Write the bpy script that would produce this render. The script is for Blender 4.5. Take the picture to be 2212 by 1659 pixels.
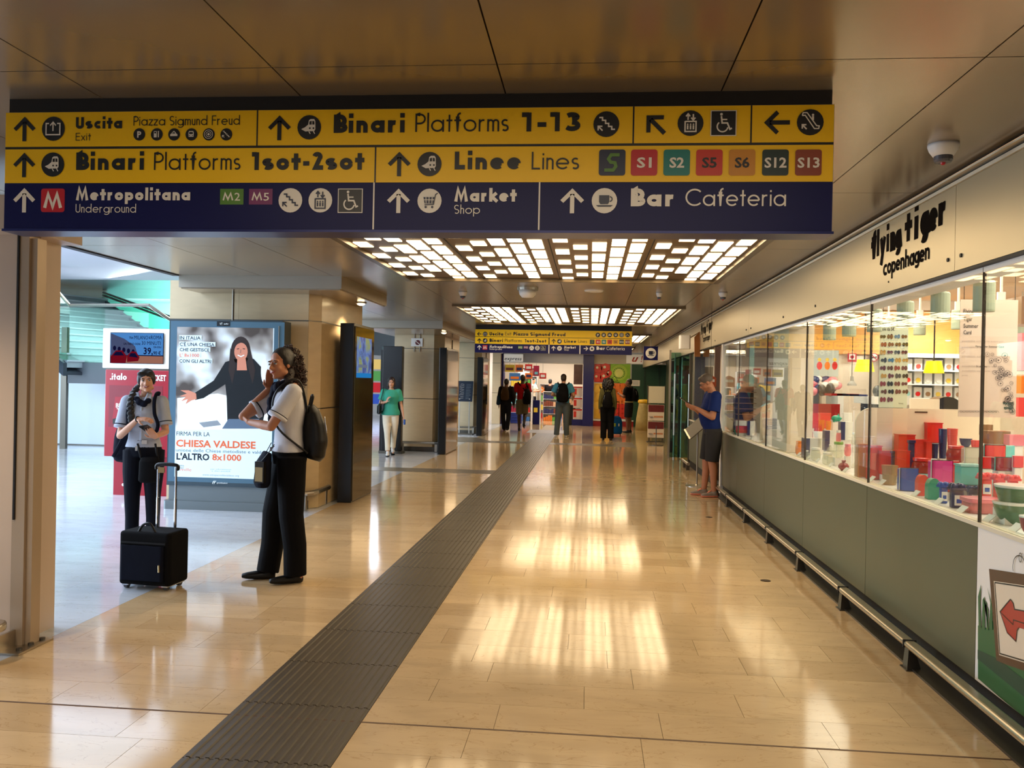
import bpy, bmesh, math, random
import numpy as np
from mathutils import Vector, Matrix, noise
random.seed(7)
C = bpy.context.scene.collection
PI = math.pi
for o in list(bpy.data.objects): bpy.data.objects.remove(o)

# ---------------- camera ----------------
FPX, YAW, PITCH, ROLL, EYE = 1830.0, .0922, -.002, .020, 1.55
def cam_axes():
    cy, sy = math.cos(YAW), math.sin(YAW)
    f = Vector((-sy, cy, 0)); r = Vector((cy, sy, 0)); u = Vector((0, 0, 1))
    f2 = f*math.cos(PITCH)+u*math.sin(PITCH); u2 = u*math.cos(PITCH)-f*math.sin(PITCH)
    r3 = r*math.cos(ROLL)+u2*math.sin(ROLL); u3 = u2*math.cos(ROLL)-r*math.sin(ROLL)
    return r3, u3, f2
AR, AU, AF = cam_axes()
cd = bpy.data.cameras.new('camera'); cam = bpy.data.objects.new('camera', cd); C.objects.link(cam)
cd.sensor_width = 36; cd.lens = FPX/2212*36; cd.clip_start = .05; cd.clip_end = 200
cam.matrix_world = Matrix(((AR.x, AU.x, -AF.x, 0), (AR.y, AU.y, -AF.y, 0), (AR.z, AU.z, -AF.z, EYE), (0, 0, 0, 1)))
bpy.context.scene.camera = cam
def ray(px, py): return AF + AR*((px-1106)/FPX) + AU*((829.5-py)/FPX)
def on_z(px, py, z=0.):
    r = ray(px, py); return Vector((0, 0, EYE)) + r*((z-EYE)/r.z)
def on_x(px, py, X):
    r = ray(px, py); return Vector((0, 0, EYE)) + r*(X/r.x)
def on_y(px, py, Y):
    r = ray(px, py); return Vector((0, 0, EYE)) + r*(Y/r.y)

# ---------------- world, exposure ----------------
sc = bpy.context.scene
w = bpy.data.worlds.new('world'); sc.world = w; w.use_nodes = True
w.node_tree.nodes['Background'].inputs[0].default_value = (.75, .85, 1, 1)
w.node_tree.nodes['Background'].inputs[1].default_value = .25
vs = sc.view_settings; vs.view_transform = 'Standard'; vs.look = 'None'; vs.exposure = 0.0; vs.gamma = 1; vs.use_curve_mapping = False
cy = sc.cycles; cy.max_bounces = 7; cy.diffuse_bounces = 3; cy.glossy_bounces = 4; cy.transparent_max_bounces = 12
cy.transmission_bounces = 3; cy.sample_clamp_indirect = 4; cy.caustics_reflective = False; cy.caustics_refractive = False
cy.use_denoising = True
def area(name, loc, size, energy, col, rot=(0, 0, 0), spread=None):
    l = bpy.data.lights.new(name, 'AREA'); l.shape = 'RECTANGLE'; l.size, l.size_y = size; l.energy = energy; l.color = col
    if spread: l.spread = spread
    o = bpy.data.objects.new(name, l); o.location = loc; o.rotation_euler = rot; C.objects.link(o); return o
CEIL = 2.70
WARM = (1, .83, .61)
# daylight and cool lamps of the hall on the left, plus added fill lights
area('hall_light', (-8.3, 8, 3.62), (5.5, 9), 560, (.68, .83, 1))
area('hall_daylight', (-12.5, 7.5, 1.9), (9, 3), 900, (.66, .83, 1), (math.radians(90), 0, math.radians(-62)))
area('hall_light', (-9, 20, 4.6), (7, 9), 1300, (.76, .92, 1))
area('stair_fill', (-9.5, 17.6, 3.4), (2.5, 1.2), 160, (.8, .95, 1), (math.radians(-25), math.radians(20), 0))  # added fill, no real fitting: brightens the stair steps
area('aqua_fill', (-10.5, 22.6, 3.3), (5, 1), 260, (.85, 1, .98), (math.radians(80), 0, 0))  # fill light added in front of the aqua wall to make it brighter
area('hall_light', (-6.5, 26, 3.4), (3, 8), 500, (.85, .9, 1))
# shop ceiling lamps behind the window
area('shop_light', (2.75, 7.2, 2.5), (1.1, 8.5), 185, (1, .86, .70))
area('shop_light', (6.0, 7.5, 2.70), (3.2, 6.5), 165, (1, .84, .66))
area('shop_light', (4.2, 15, 2.6), (2.5, 2.5), 45, (1, .88, .72))
area('store_light', (-1.7, 34.5, 2.80), (2.8, 4.5), 190, (1, .93, .85))
# the lit ceiling panel right above and behind the viewer
area('corridor_light', (-.4, .35, 2.68), (3.2, 3.4), 112, WARM)

# ---------------- materials ----------------
def s2l(c):
    return tuple((x/12.92 if x <= .04045 else ((x+.055)/1.055)**2.4) for x in [v/255 for v in c])
MATS = {}
def mat(name, col, rough=.5, metal=0., vary=0., scale=20., bump=0., emit=None, strength=1., spec=.5, coat=0., alpha=1., objrand=0., stretch=None):
    """col is an sRGB 0-255 triple; procedural noise gives variation and fine relief"""
    if name in MATS: return MATS[name]
    m = bpy.data.materials.new(name); m.use_nodes = True; nt = m.node_tree; b = nt.nodes['Principled BSDF']
    c = s2l(col); b.inputs['Base Color'].default_value = (*c, 1)
    b.inputs['Roughness'].default_value = rough; b.inputs['Metallic'].default_value = metal
    b.inputs['Specular IOR Level'].default_value = spec; b.inputs['Coat Weight'].default_value = coat
    b.inputs['Alpha'].default_value = alpha
    if emit is not None:
        b.inputs['Emission Color'].default_value = (*s2l(emit), 1); b.inputs['Emission Strength'].default_value = strength
    if vary or bump:
        tc = nt.nodes.new('ShaderNodeTexCoord'); n = nt.nodes.new('ShaderNodeTexNoise')
        n.inputs['Scale'].default_value = scale; n.inputs['Detail'].default_value = 5
        src = tc.outputs['Object']
        if stretch:
            mp = nt.nodes.new('ShaderNodeMapping'); mp.inputs['Scale'].default_value = stretch
            nt.links.new(src, mp.inputs[0]); src = mp.outputs[0]
        nt.links.new(src, n.inputs['Vector'])
        if vary:
            mx = nt.nodes.new('ShaderNodeMixRGB'); mx.blend_type = 'MIX'
            d = tuple(max(0, x*(1-vary)) for x in c); l = tuple(min(1, x*(1+vary)) for x in c)
            mx.inputs[1].default_value = (*d, 1); mx.inputs[2].default_value = (*l, 1)
            nt.links.new(n.outputs['Fac'], mx.inputs[0]); nt.links.new(mx.outputs[0], b.inputs['Base Color'])
        if bump:
            bp = nt.nodes.new('ShaderNodeBump'); bp.inputs['Strength'].default_value = bump; bp.inputs['Distance'].default_value = .01
            nt.links.new(n.outputs['Fac'], bp.inputs['Height']); nt.links.new(bp.outputs[0], b.inputs['Normal'])
    MATS[name] = m; return m
def lamp_mat(name, col, strength):
    if name in MATS: return MATS[name]
    m = bpy.data.materials.new(name); m.use_nodes = True; nt = m.node_tree; nt.nodes.clear()
    e = nt.nodes.new('ShaderNodeEmission'); o = nt.nodes.new('ShaderNodeOutputMaterial')
    e.inputs[0].default_value = (*s2l(col), 1); e.inputs[1].default_value = strength; nt.links.new(e.outputs[0], o.inputs[0])
    MATS[name] = m; return m
def glass_mat(name, tint=(235, 245, 240), refl=1.5, base=.03, rough=0.0):
    if name in MATS: return MATS[name]
    m = bpy.data.materials.new(name); m.use_nodes = True; nt = m.node_tree; nt.nodes.clear()
    t = nt.nodes.new('ShaderNodeBsdfTransparent'); t.inputs[0].default_value = (*s2l(tint), 1)
    g = nt.nodes.new('ShaderNodeBsdfGlossy'); g.inputs['Roughness'].default_value = rough
    f = nt.nodes.new('ShaderNodeLayerWeight'); f.inputs['Blend'].default_value = .5
    p = nt.nodes.new('ShaderNodeMath'); p.operation = 'POWER'; p.inputs[1].default_value = 4.0; nt.links.new(f.outputs['Facing'], p.inputs[0])
    a = nt.nodes.new('ShaderNodeMath'); a.operation = 'MULTIPLY_ADD'; a.use_clamp = True; a.inputs[1].default_value = .8; a.inputs[2].default_value = base
    mx = nt.nodes.new('ShaderNodeMixShader'); o = nt.nodes.new('ShaderNodeOutputMaterial')
    nt.links.new(p.outputs[0], a.inputs[0]); nt.links.new(a.outputs[0], mx.inputs[0])
    nt.links.new(t.outputs[0], mx.inputs[1]); nt.links.new(g.outputs[0], mx.inputs[2]); nt.links.new(mx.outputs[0], o.inputs[0])
    MATS[name] = m; return m

# ---------------- mesh helpers ----------------
class MB:
    def __init__(s): s.v = []; s.f = []
    def add(s, vs, fs):
        n = len(s.v); s.v += [tuple(x) for x in vs]; s.f += [tuple(i+n for i in f) for f in fs]; return s
    def box(s, x0, x1, y0, y1, z0, z1):
        return s.add([(x, y, z) for x in (x0, x1) for y in (y0, y1) for z in (z0, z1)],
                     [(0, 1, 3, 2), (4, 6, 7, 5), (0, 4, 5, 1), (2, 3, 7, 6), (0, 2, 6, 4), (1, 5, 7, 3)])
    def cbox(s, c, d): return s.box(c[0]-d[0]/2, c[0]+d[0]/2, c[1]-d[1]/2, c[1]+d[1]/2, c[2]-d[2]/2, c[2]+d[2]/2)
    def obox(s, o, a, b, c):
        o, a, b, c = map(Vector, (o, a, b, c))
        return s.add([o+a*i+b*j+c*k for i in (0, 1) for j in (0, 1) for k in (0, 1)],
                     [(0, 1, 3, 2), (4, 6, 7, 5), (0, 4, 5, 1), (2, 3, 7, 6), (0, 2, 6, 4), (1, 5, 7, 3)])
    def prism(s, pts, ext):
        n = len(pts); e = Vector(ext); P = [Vector(p) for p in pts]
        return s.add(P+[p+e for p in P], [tuple(range(n-1, -1, -1)), tuple(range(n, 2*n))]+[(i, (i+1) % n, (i+1) % n+n, i+n) for i in range(n)])
    def tube(s, path, rad, n=8, cap=True, sx=1., side=None):
        """rad: number or list; sx: the width of the section across 'side' relative to its height"""
        P = [Vector(p) for p in path]; R = rad if isinstance(rad, (list, tuple)) else [rad]*len(P)
        base = len(s.v); up = None
        for i, p in enumerate(P):
            t = (P[min(i+1, len(P)-1)]-P[max(i-1, 0)]).normalized()
            if side is not None: a = (Vector(side)-t*t.dot(Vector(side))).normalized()
            elif up is None: a = t.cross(Vector((0, 0, 1))) if abs(t.z) < .95 else t.cross(Vector((1, 0, 0))); a.normalize()
            else: a = (up-t*t.dot(up)).normalized()
            up = a; b = t.cross(a); r = R[i]
            rx, ry = r if isinstance(r, (tuple, list)) else (r*sx, r)
            for k in range(n):
                th = 2*PI*k/n; s.v.append(tuple(p+a*(rx*math.cos(th))+b*(ry*math.sin(th))))
        for i in range(len(P)-1):
            for k in range(n):
                k2 = (k+1) % n; s.f.append((base+i*n+k, base+i*n+k2, base+(i+1)*n+k2, base+(i+1)*n+k))
        if cap:
            s.f.append(tuple(base+k for k in range(n-1, -1, -1))); s.f.append(tuple(base+(len(P)-1)*n+k for k in range(n)))
        return s
    def lathe(s, c, prof, n=20, sx=1., sy=1.):
        base = len(s.v)
        for r, z in prof:
            for k in range(n):
                th = 2*PI*k/n; s.v.append((c[0]+r*sx*math.cos(th), c[1]+r*sy*math.sin(th), c[2]+z))
        m = len(prof)
        for i in range(m-1):
            for k in range(n):
                k2 = (k+1) % n; s.f.append((base+i*n+k, base+i*n+k2, base+(i+1)*n+k2, base+(i+1)*n+k))
        if prof[0][0] > 1e-4: s.f.append(tuple(base+k for k in range(n-1, -1, -1)))
        if prof[-1][0] > 1e-4: s.f.append(tuple(base+(m-1)*n+k for k in range(n)))
        return s
    def ball(s, c, r, n=12, m=8, rot=None):
        r = r if isinstance(r, (tuple, list)) else (r, r, r); c = Vector(c)
        vs = [(0, 0, -r[2])]
        for j in range(1, m):
            ph = -PI/2+PI*j/m
            vs += [(r[0]*math.cos(ph)*math.cos(2*PI*k/n), r[1]*math.cos(ph)*math.sin(2*PI*k/n), r[2]*math.sin(ph)) for k in range(n)]
        vs.append((0, 0, r[2])); last = len(vs)-1
        fs = [(0, 1+(k+1) % n, 1+k) for k in range(n)]
        for j in range(m-2):
            fs += [(1+j*n+k, 1+j*n+(k+1) % n, 1+(j+1)*n+(k+1) % n, 1+(j+1)*n+k) for k in range(n)]
        fs += [(1+(m-2)*n+k, 1+(m-2)*n+(k+1) % n, last) for k in range(n)]
        if rot is not None: vs = [rot @ Vector(v) for v in vs]
        return s.add([c+Vector(v) for v in vs], fs)
    def caps(s, p0, p1, r0, r1=None, n=10):
        """a limb: tapered cylinder with round ends, closed pieces that overlap"""
        r1 = r0 if r1 is None else r1
        s.tube([p0, p1], [r0, r1], n); s.ball(p0, r0*.999, n, 6); s.ball(p1, r1*.999, n, 6); return s
    def rbox(s, x0, x1, y0, y1, z0, z1, r, n=4):
        """a box with its four upright edges rounded"""
        pts = []
        for cx, cy, a0 in ((x1-r, y1-r, 0), (x0+r, y1-r, 90), (x0+r, y0+r, 180), (x1-r, y0+r, 270)):
            for k in range(n+1):
                a = math.radians(a0+90*k/n); pts.append((cx+r*math.cos(a), cy+r*math.sin(a), z0))
        return s.prism(pts, (0, 0, z1-z0))
    def build(s, name, m, parent=None, smooth=False, bev=0., kind=None, label=None, cat=None, group=None, remesh=0., sm=0, subs=0, local=False, seg=2):
        me = bpy.data.meshes.new(name); V = [Vector(v) for v in s.v]
        if parent is not None and not local:
            off = world_loc(parent); loc = Vector((0, 0, 0))
        elif parent is not None: off = Vector((0, 0, 0)); loc = Vector((0, 0, 0))
        else:
            lo = [min(v[i] for v in V) for i in range(3)]; hi = [max(v[i] for v in V) for i in range(3)]
            off = Vector(((lo[0]+hi[0])/2, (lo[1]+hi[1])/2, lo[2])); loc = off
        me.from_pydata([tuple(v-off) for v in V], [], s.f); me.validate()
        if smooth or remesh: me.polygons.foreach_set('use_smooth', [True]*len(me.polygons))
        o = bpy.data.objects.new(name, me); C.objects.link(o); o.location = loc
        if parent is not None: o.parent = parent
        me.materials.append(m)
        if remesh:
            md = o.modifiers.new('join', 'REMESH'); md.mode = 'VOXEL'; md.voxel_size = remesh; md.use_smooth_shade = True
            if sm:
                q = o.modifiers.new('soft', 'SMOOTH'); q.iterations = sm; q.factor = .5
            dg = bpy.context.evaluated_depsgraph_get(); dg.update()
            nm = bpy.data.meshes.new_from_object(o.evaluated_get(dg)); o.modifiers.clear(); old = o.data; o.data = nm; bpy.data.meshes.remove(old); nm.name = name
        if bev:
            md = o.modifiers.new('bevel', 'BEVEL'); md.width = bev; md.segments = seg; md.limit_method = 'ANGLE'
        if subs:
            md = o.modifiers.new('sub', 'SUBSURF'); md.levels = subs; md.render_levels = subs
        tag(o, label, cat, group, kind); return o
def world_loc(o):
    l = Vector(o.location)
    while o.parent: o = o.parent; l += Vector(o.location)
    return l
def tag(o, label=None, cat=None, group=None, kind=None):
    if label: o['label'] = label
    if cat: o['category'] = cat
    if group: o['group'] = group
    if kind: o['kind'] = kind
    return o
def thing(name, label, cat, loc=(0, 0, 0), rz=0., group=None):
    o = bpy.data.objects.new(name, None); o.empty_display_size = .1; C.objects.link(o); o.location = loc; o.rotation_euler = (0, 0, rz)
    return tag(o, label, cat, group)
def structure(name, loc=(0, 0, 0)):
    o = bpy.data.objects.new(name, None); C.objects.link(o); o.location = loc; o['kind'] = 'structure'; return o
def kids(o): return [c for c in bpy.data.objects if c.parent == o]
def dup(o, loc, rz=None, label=None, parent=None, mats=None):
    c = o.copy(); C.objects.link(c); c.location = loc
    if rz is not None: c.rotation_euler[2] = rz
    if label: c['label'] = label
    if parent: c.parent = parent
    if mats and o.data is not None:
        c.data = o.data.copy(); c.data.materials.clear(); c.data.materials.append(mats)
    for k in kids(o):
        dup_child(k, c)
    return c
def dup_child(k, par):
    c = k.copy(); C.objects.link(c); c.parent = par
    for g in kids(k): dup_child(g, c)
    return c
def B(*a): return MB().box(*a)

# ---------------- flat print ----------------
class Flat:
    """flat print on a plane: origin o, right vector u, up vector v; layers stand a fraction of a millimetre proud of it"""
    def __init__(s, o, u, v, lift=.0012):
        s.o = Vector(o); s.u = Vector(u).normalized(); s.v = Vector(v).normalized(); s.n = s.u.cross(s.v); s.lift = lift; s.lay = {}; s.uid = 0; s.ct = 0
    def P(s, x, y, k): return s.o+s.u*x+s.v*y+s.n*(s.lift*k)
    def mb(s, m, k, grp): return s.lay.setdefault((m.name, k, grp, s.uid if grp in ('lettering', 'symbol', 'arrow', 'icon_field', 'line_badge', 'divider', 'caption_strip', 'reflection_streak', 'screen') else 0), [MB(), m])[0]
    def poly(s, pts, m, k=1, grp='print'):
        s.mb(m, k, grp).add([s.P(x, y, k) for x, y in pts], [tuple(range(len(pts)))])
    def rect(s, x0, y0, x1, y1, m, k=1, grp='print'): s.poly([(x0, y0), (x1, y0), (x1, y1), (x0, y1)], m, k, grp)
    def rrect(s, x0, y0, x1, y1, r, m, k=1, grp='print'):
        pts = []
        for cx, cy, a0 in ((x1-r, y1-r, 0), (x0+r, y1-r, 90), (x0+r, y0+r, 180), (x1-r, y0+r, 270)):
            pts += [(cx+r*math.cos(math.radians(a0+30*i)), cy+r*math.sin(math.radians(a0+30*i))) for i in range(4)]
        s.poly(pts, m, k, grp)
    def disc(s, x, y, r, m, k=1, n=24, ry=None, grp='print'):
        ry = ry or r; s.poly([(x+r*math.cos(2*PI*i/n), y+ry*math.sin(2*PI*i/n)) for i in range(n)], m, k, grp)
    def stroke(s, pts, wd, m, k=1, closed=False, grp='print'):
        P = [Vector((p[0], p[1])) for p in pts]; n = len(P)
        if closed: P = P+[P[0], P[1]]
        L = []; Rr = []
        for i, p in enumerate(P):
            if i == 0: d = (P[1]-P[0]).normalized(); sc_ = 1
            elif i == len(P)-1: d = (P[-1]-P[-2]).normalized(); sc_ = 1
            else:
                d1 = (P[i]-P[i-1]).normalized(); d2 = (P[i+1]-P[i]).normalized(); d = (d1+d2)
                if d.length < 1e-4: d = d2; sc_ = 1
                else:
                    d.normalize(); sc_ = min(2.2, 1/max(.2, d.dot(d2)))
            q = Vector((-d.y, d.x))*(wd/2*sc_); L.append(p+q); Rr.append(p-q)
        b = s.mb(m, k, grp)
        for i in range(len(P)-1-(1 if closed else 0)):   # each quad a hair above the one before, so that none coincide
            s.ct = (s.ct+1) % 60; e = k+s.ct*.011
            q = [L[i], Rr[i], Rr[i+1], L[i+1]]
            if (q[1]-q[0]).cross(q[2]-q[1]) < 0: q = q[::-1]
            b.add([s.P(v.x, v.y, e) for v in q], [(0, 1, 2, 3)])
    def arc(s, x, y, r, a0, a1, wd, m, k=1, n=14, ry=None, grp='print'):
        ry = ry or r
        s.stroke([(x+r*math.cos(math.radians(a0+(a1-a0)*i/n)), y+ry*math.sin(math.radians(a0+(a1-a0)*i/n))) for i in range(n+1)], wd, m, k, grp=grp)
    def text(s, txt, x, y, h, m, k=2, wt=.12, sx=1., grp='lettering', right=False):
        """geometric stroke lettering; h = cap height; returns the end x"""
        s.uid += 1
        if right: x -= text_width(txt, h, wt, sx)
        for ch in txt:
            if ch == ' ': x += .34*h*sx; continue
            strokes, adv = glyph(ch, wt)
            for st in strokes: s.stroke([(x+a*h*sx, y+b*h) for a, b in st], wt*h, m, k, grp=grp)
            x += (adv+.10)*h*sx
        return x
    def font(s, txt, x, y, h, m, k=2, bold=0., sx=1., width=None, shear=0., grp='lettering', align='LEFT', spacing=1.):
        """Blender's built-in font as a flat mesh; h = cap height; width = fit the line to this width"""
        s.uid += 1
        cu = bpy.data.curves.new('t', 'FONT'); cu.body = txt; cu.size = h/.73; cu.offset = (0 if 'M' in txt and len(txt) > 1 else bold)*h; cu.shear = shear; cu.resolution_u = 2; cu.space_character = spacing
        ob = bpy.data.objects.new('t', cu); C.objects.link(ob)
        dg = bpy.context.evaluated_depsgraph_get(); me = bpy.data.meshes.new_from_object(ob.evaluated_get(dg))
        vs = [v.co.copy() for v in me.vertices]; fs = [tuple(p.vertices) for p in me.polygons]
        if vs:
            x0 = min(v.x for v in vs); x1 = max(v.x for v in vs)
            if width: sx = width/max(1e-6, x1-x0)
            off = {'LEFT': x0, 'CENTER': (x0+x1)/2, 'RIGHT': x1}[align]
            s.mb(m, k, grp).add([s.P(x+(v.x-off)*sx, y+v.y, k) for v in vs], fs)
        bpy.data.objects.remove(ob); bpy.data.curves.remove(cu); bpy.data.meshes.remove(me)
    def build(s, parent, names=None):
        out = []
        for (mn, k, grp, ui), (mb, m) in s.lay.items():
            if mb.v: out.append(mb.build(grp, m, parent))
        s.lay = {}; return out
def A(x, y, r, a0, a1, n=12, ry=None):
    ry = ry or r
    return [(x+r*math.cos(math.radians(a0+(a1-a0)*i/n)), y+ry*math.sin(math.radians(a0+(a1-a0)*i/n))) for i in range(n+1)]
GL = {}
def glyph(ch, w):
    if (ch, w) in GL: return GL[(ch, w)]
    h = w/2; xh = .66; r = xh/2-h; R = xh/2; c = xh/2; bw = max(0, w-.12)*.55   # bold letters run a little wider
    n = .27+bw*.6     # arch inner width
    if ch == 'a': g = [A(R, c, r, 0, 360, 20)+[], [(xh-h*.9, 0), (xh-h*.9, xh)]], xh+.02
    elif ch == 'b': g = [A(R, c, r, 0, 360, 20), [(h, 0), (h, 1.04)]], xh
    elif ch == 'c': g = [A(R, c, r, 48, 312, 16)], xh*.82
    elif ch == 'd': g = [A(R, c, r, 0, 360, 20), [(xh-h, 0), (xh-h, 1.04)]], xh+.02
    elif ch == 'e': g = [A(R, c, r, 0, 318, 18), [(h, c), (xh-h, c)]], xh
    elif ch == 'f': g = [[(.12+h, 0), (.12+h, .82)]+A(.12+h+.14, .82, .14, 180, 85, 6, ry=.22-h), [(0, xh-h), (.34, xh-h)]], .36
    elif ch == 'g': g = [A(R, c, r, 0, 360, 20), [(xh-h, xh), (xh-h, 0)]+A(R, 0, r, 0, -140, 10, ry=.26-h)], xh+.02
    elif ch == 'h': g = [[(h, 0), (h, 1.04)], [(h, .30)]+A(h+n/2, xh-h-n/2*1.2, n/2+h*0, 180, 0, 10, ry=n/2*1.2)+[(h+n, 0)]], n+w
    elif ch == 'i': g = [[(h, 0), (h, xh)], [(h, .80), (h, .80+max(w, .11))]], w
    elif ch == 'k': g = [[(h, 0), (h, 1.04)], [(h, .28), (.44+bw, xh)], [(h+.1, .34), (.50+bw, 0)]], .52+bw
    elif ch == 'l': g = [[(h, 0), (h, 1.04)]], w
    elif ch == 'm':
        q = n*.95; g = [[(h, 0), (h, xh)]]+[[(h+q*i, .30)]+A(h+q*(i+.5), xh-h-q/2*1.1, q/2, 180, 0, 10, ry=q/2*1.1)+[(h+q*(i+1), 0)] for i in (0, 1)], 2*q+w
    elif ch == 'n': g = [[(h, 0), (h, xh)], [(h, .30)]+A(h+n/2, xh-h-n/2*1.2, n/2, 180, 0, 10, ry=n/2*1.2)+[(h+n, 0)]], n+w
    elif ch == 'o': g = [A(R, c, r, 0, 360, 20)], xh
    elif ch == 'p': g = [A(R, c, r, 0, 360, 20), [(h, -.3), (h, xh)]], xh
    elif ch == 'r': g = [[(h, 0), (h, xh)], [(h, .28)]+A(h+.19, xh-h-.2, .19, 180, 75, 7, ry=.2)], .25+w*.8
    elif ch == 's':
        q = xh/2; a = .14+bw*.5; g = [A(a+h, xh-h-(q-h)/2, a, 40, 180, 8, ry=(q-h)/2)+A(a+h, xh-h-(q-h)/2, a, 200, 250, 4, ry=(q-h)/2)+A(a+h, h+(q-h)/2, a, 70, -140, 12, ry=(q-h)/2)], 2*a+w
    elif ch == 't': g = [[(.1+h, 0), (.1+h, .92)], [(0, xh-h), (.2+w, xh-h)]], .2+w
    elif ch == 'u': g = [[(h, xh)]+A(h+n/2, h+n/2*1.2, n/2, 180, 360, 10, ry=n/2*1.2)+[(h+n, xh)], [(h+n, 0), (h+n, xh)]], n+w
    elif ch == 'x': g = [[(h*.7, 0), (.42+bw, xh)], [(h*.7, xh), (.42+bw, 0)]], .44+bw
    elif ch == 'y': g = [[(h*.7, xh), (.24+bw/2, .08)], [(.46+bw, xh), (.12, -.3)]], .5+bw
    elif ch == 'z': g = [[(0, xh-h), (.40+bw, xh-h), (.02, h), (.42+bw, h)]], .42+bw
    elif ch == 'U': g = [[(h, 1), (h, .3)]+A(.26+bw, .28+h*0, .26+bw-h, 180, 360, 12, ry=.28-h)+[(.52+2*bw-h, 1)]], .52+2*bw
    elif ch == 'E': g = [[(h, 0), (h, 1)], [(h, 1-h), (.46+bw, 1-h)], [(h, .52), (.44+bw, .52)], [(h, h), (.46+bw, h)]], .46+bw
    elif ch == 'F': g = [[(h, 0), (h, 1)], [(h, 1-h), (.44+bw, 1-h)], [(h, .52), (.42+bw, .52)]], .44+bw
    elif ch == 'L': g = [[(h, 0), (h, 1)], [(h, h), (.42+bw, h)]], .42+bw
    elif ch == 'P': g = [[(h, 0), (h, 1)], [(h, 1-h), (.24+bw, 1-h)]+A(.24+bw, 1-h-(.27-h*.5), .27-h*.5, 90, -90, 10)+[(h, 1-h-2*(.27-h*.5))]], .50+bw
    elif ch == 'B':
        a = (.5-h*.5)/2; g = [[(h, 0), (h, 1)], [(h, 1-h), (.24+bw, 1-h)]+A(.24+bw, 1-h-a, a*.92, 90, -90, 8, ry=a)+[(h, 1-h-2*a)],
             [(h, 1-h-2*a), (.26+bw, 1-h-2*a)]+A(.26+bw, h+(1-w-2*a)/2, a, 90, -90, 8, ry=(1-w-2*a)/2)+[(h, h)]], .52+bw
    elif ch == 'S':
        a = .2+bw*.6; q = (.5-h*1)/2+h*.25; g = [A(a+h, 1-h-q, a, 35, 265, 12, ry=q)+A(a+h, h+(1-w-2*q)/2, a, 80, -140, 12, ry=(1-w-2*q)/2)], 2*a+w
    elif ch == 'C': g = [A(.5, .5, .5-h, 45, 315, 18)], .84
    elif ch == 'M': g = [[(h, 0), (.14+h, 1-h*.3), (.42+bw, .2), (.70+2*bw-h, 1-h*.3), (.84+2*bw-h, 0)]], .84+2*bw
    elif ch == '1': g = [[(.12+h, 0), (.12+h, 1)], [(0, 1-h*.9), (.12+h, 1-h*.9)]], .12+w+.04
    elif ch == '2': g = [A(.23+bw*.5, .76-h*.2, .23+bw*.5-h, 170, -35, 10, ry=.24-h*.8)+[(h*1.4, h), (.48+bw, h)]], .48+bw
    elif ch == '3': g = [A(.2+bw*.5, .75, .21+bw*.4-h*.5, 150, -90, 10, ry=.25-h), A(.2+bw*.5, .26+h*.3, .24+bw*.4-h*.5, 90, -150, 12, ry=.26-h*.7)], .46+bw
    elif ch == '.': g = [[(h, 0), (h, w)]], w
    elif ch == '-': g = [[(.03, .36), (.33, .36)]], .36
    else: g = [[(0, 0), (.4, 0)]], .45
    GL[(ch, w)] = g; return g
def text_width(t, h, wt=.12, sx=1.):
    return sum((.34 if c == ' ' else glyph(c, wt)[1]+.10)*h*sx for c in t)
ORD = ['first', 'second', 'third', 'fourth', 'fifth', 'sixth', 'seventh', 'eighth', 'ninth', 'tenth', 'eleventh', 'twelfth', 'thirteenth', 'fourteenth', 'fifteenth', 'sixteenth', 'seventeenth', 'eighteenth', 'nineteenth', 'twentieth', 'twenty-first', 'twenty-second', 'twenty-third', 'twenty-fourth', 'twenty-fifth', 'twenty-sixth']
def lum(name, col): return mat('print_'+name, col, .35)
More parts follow.
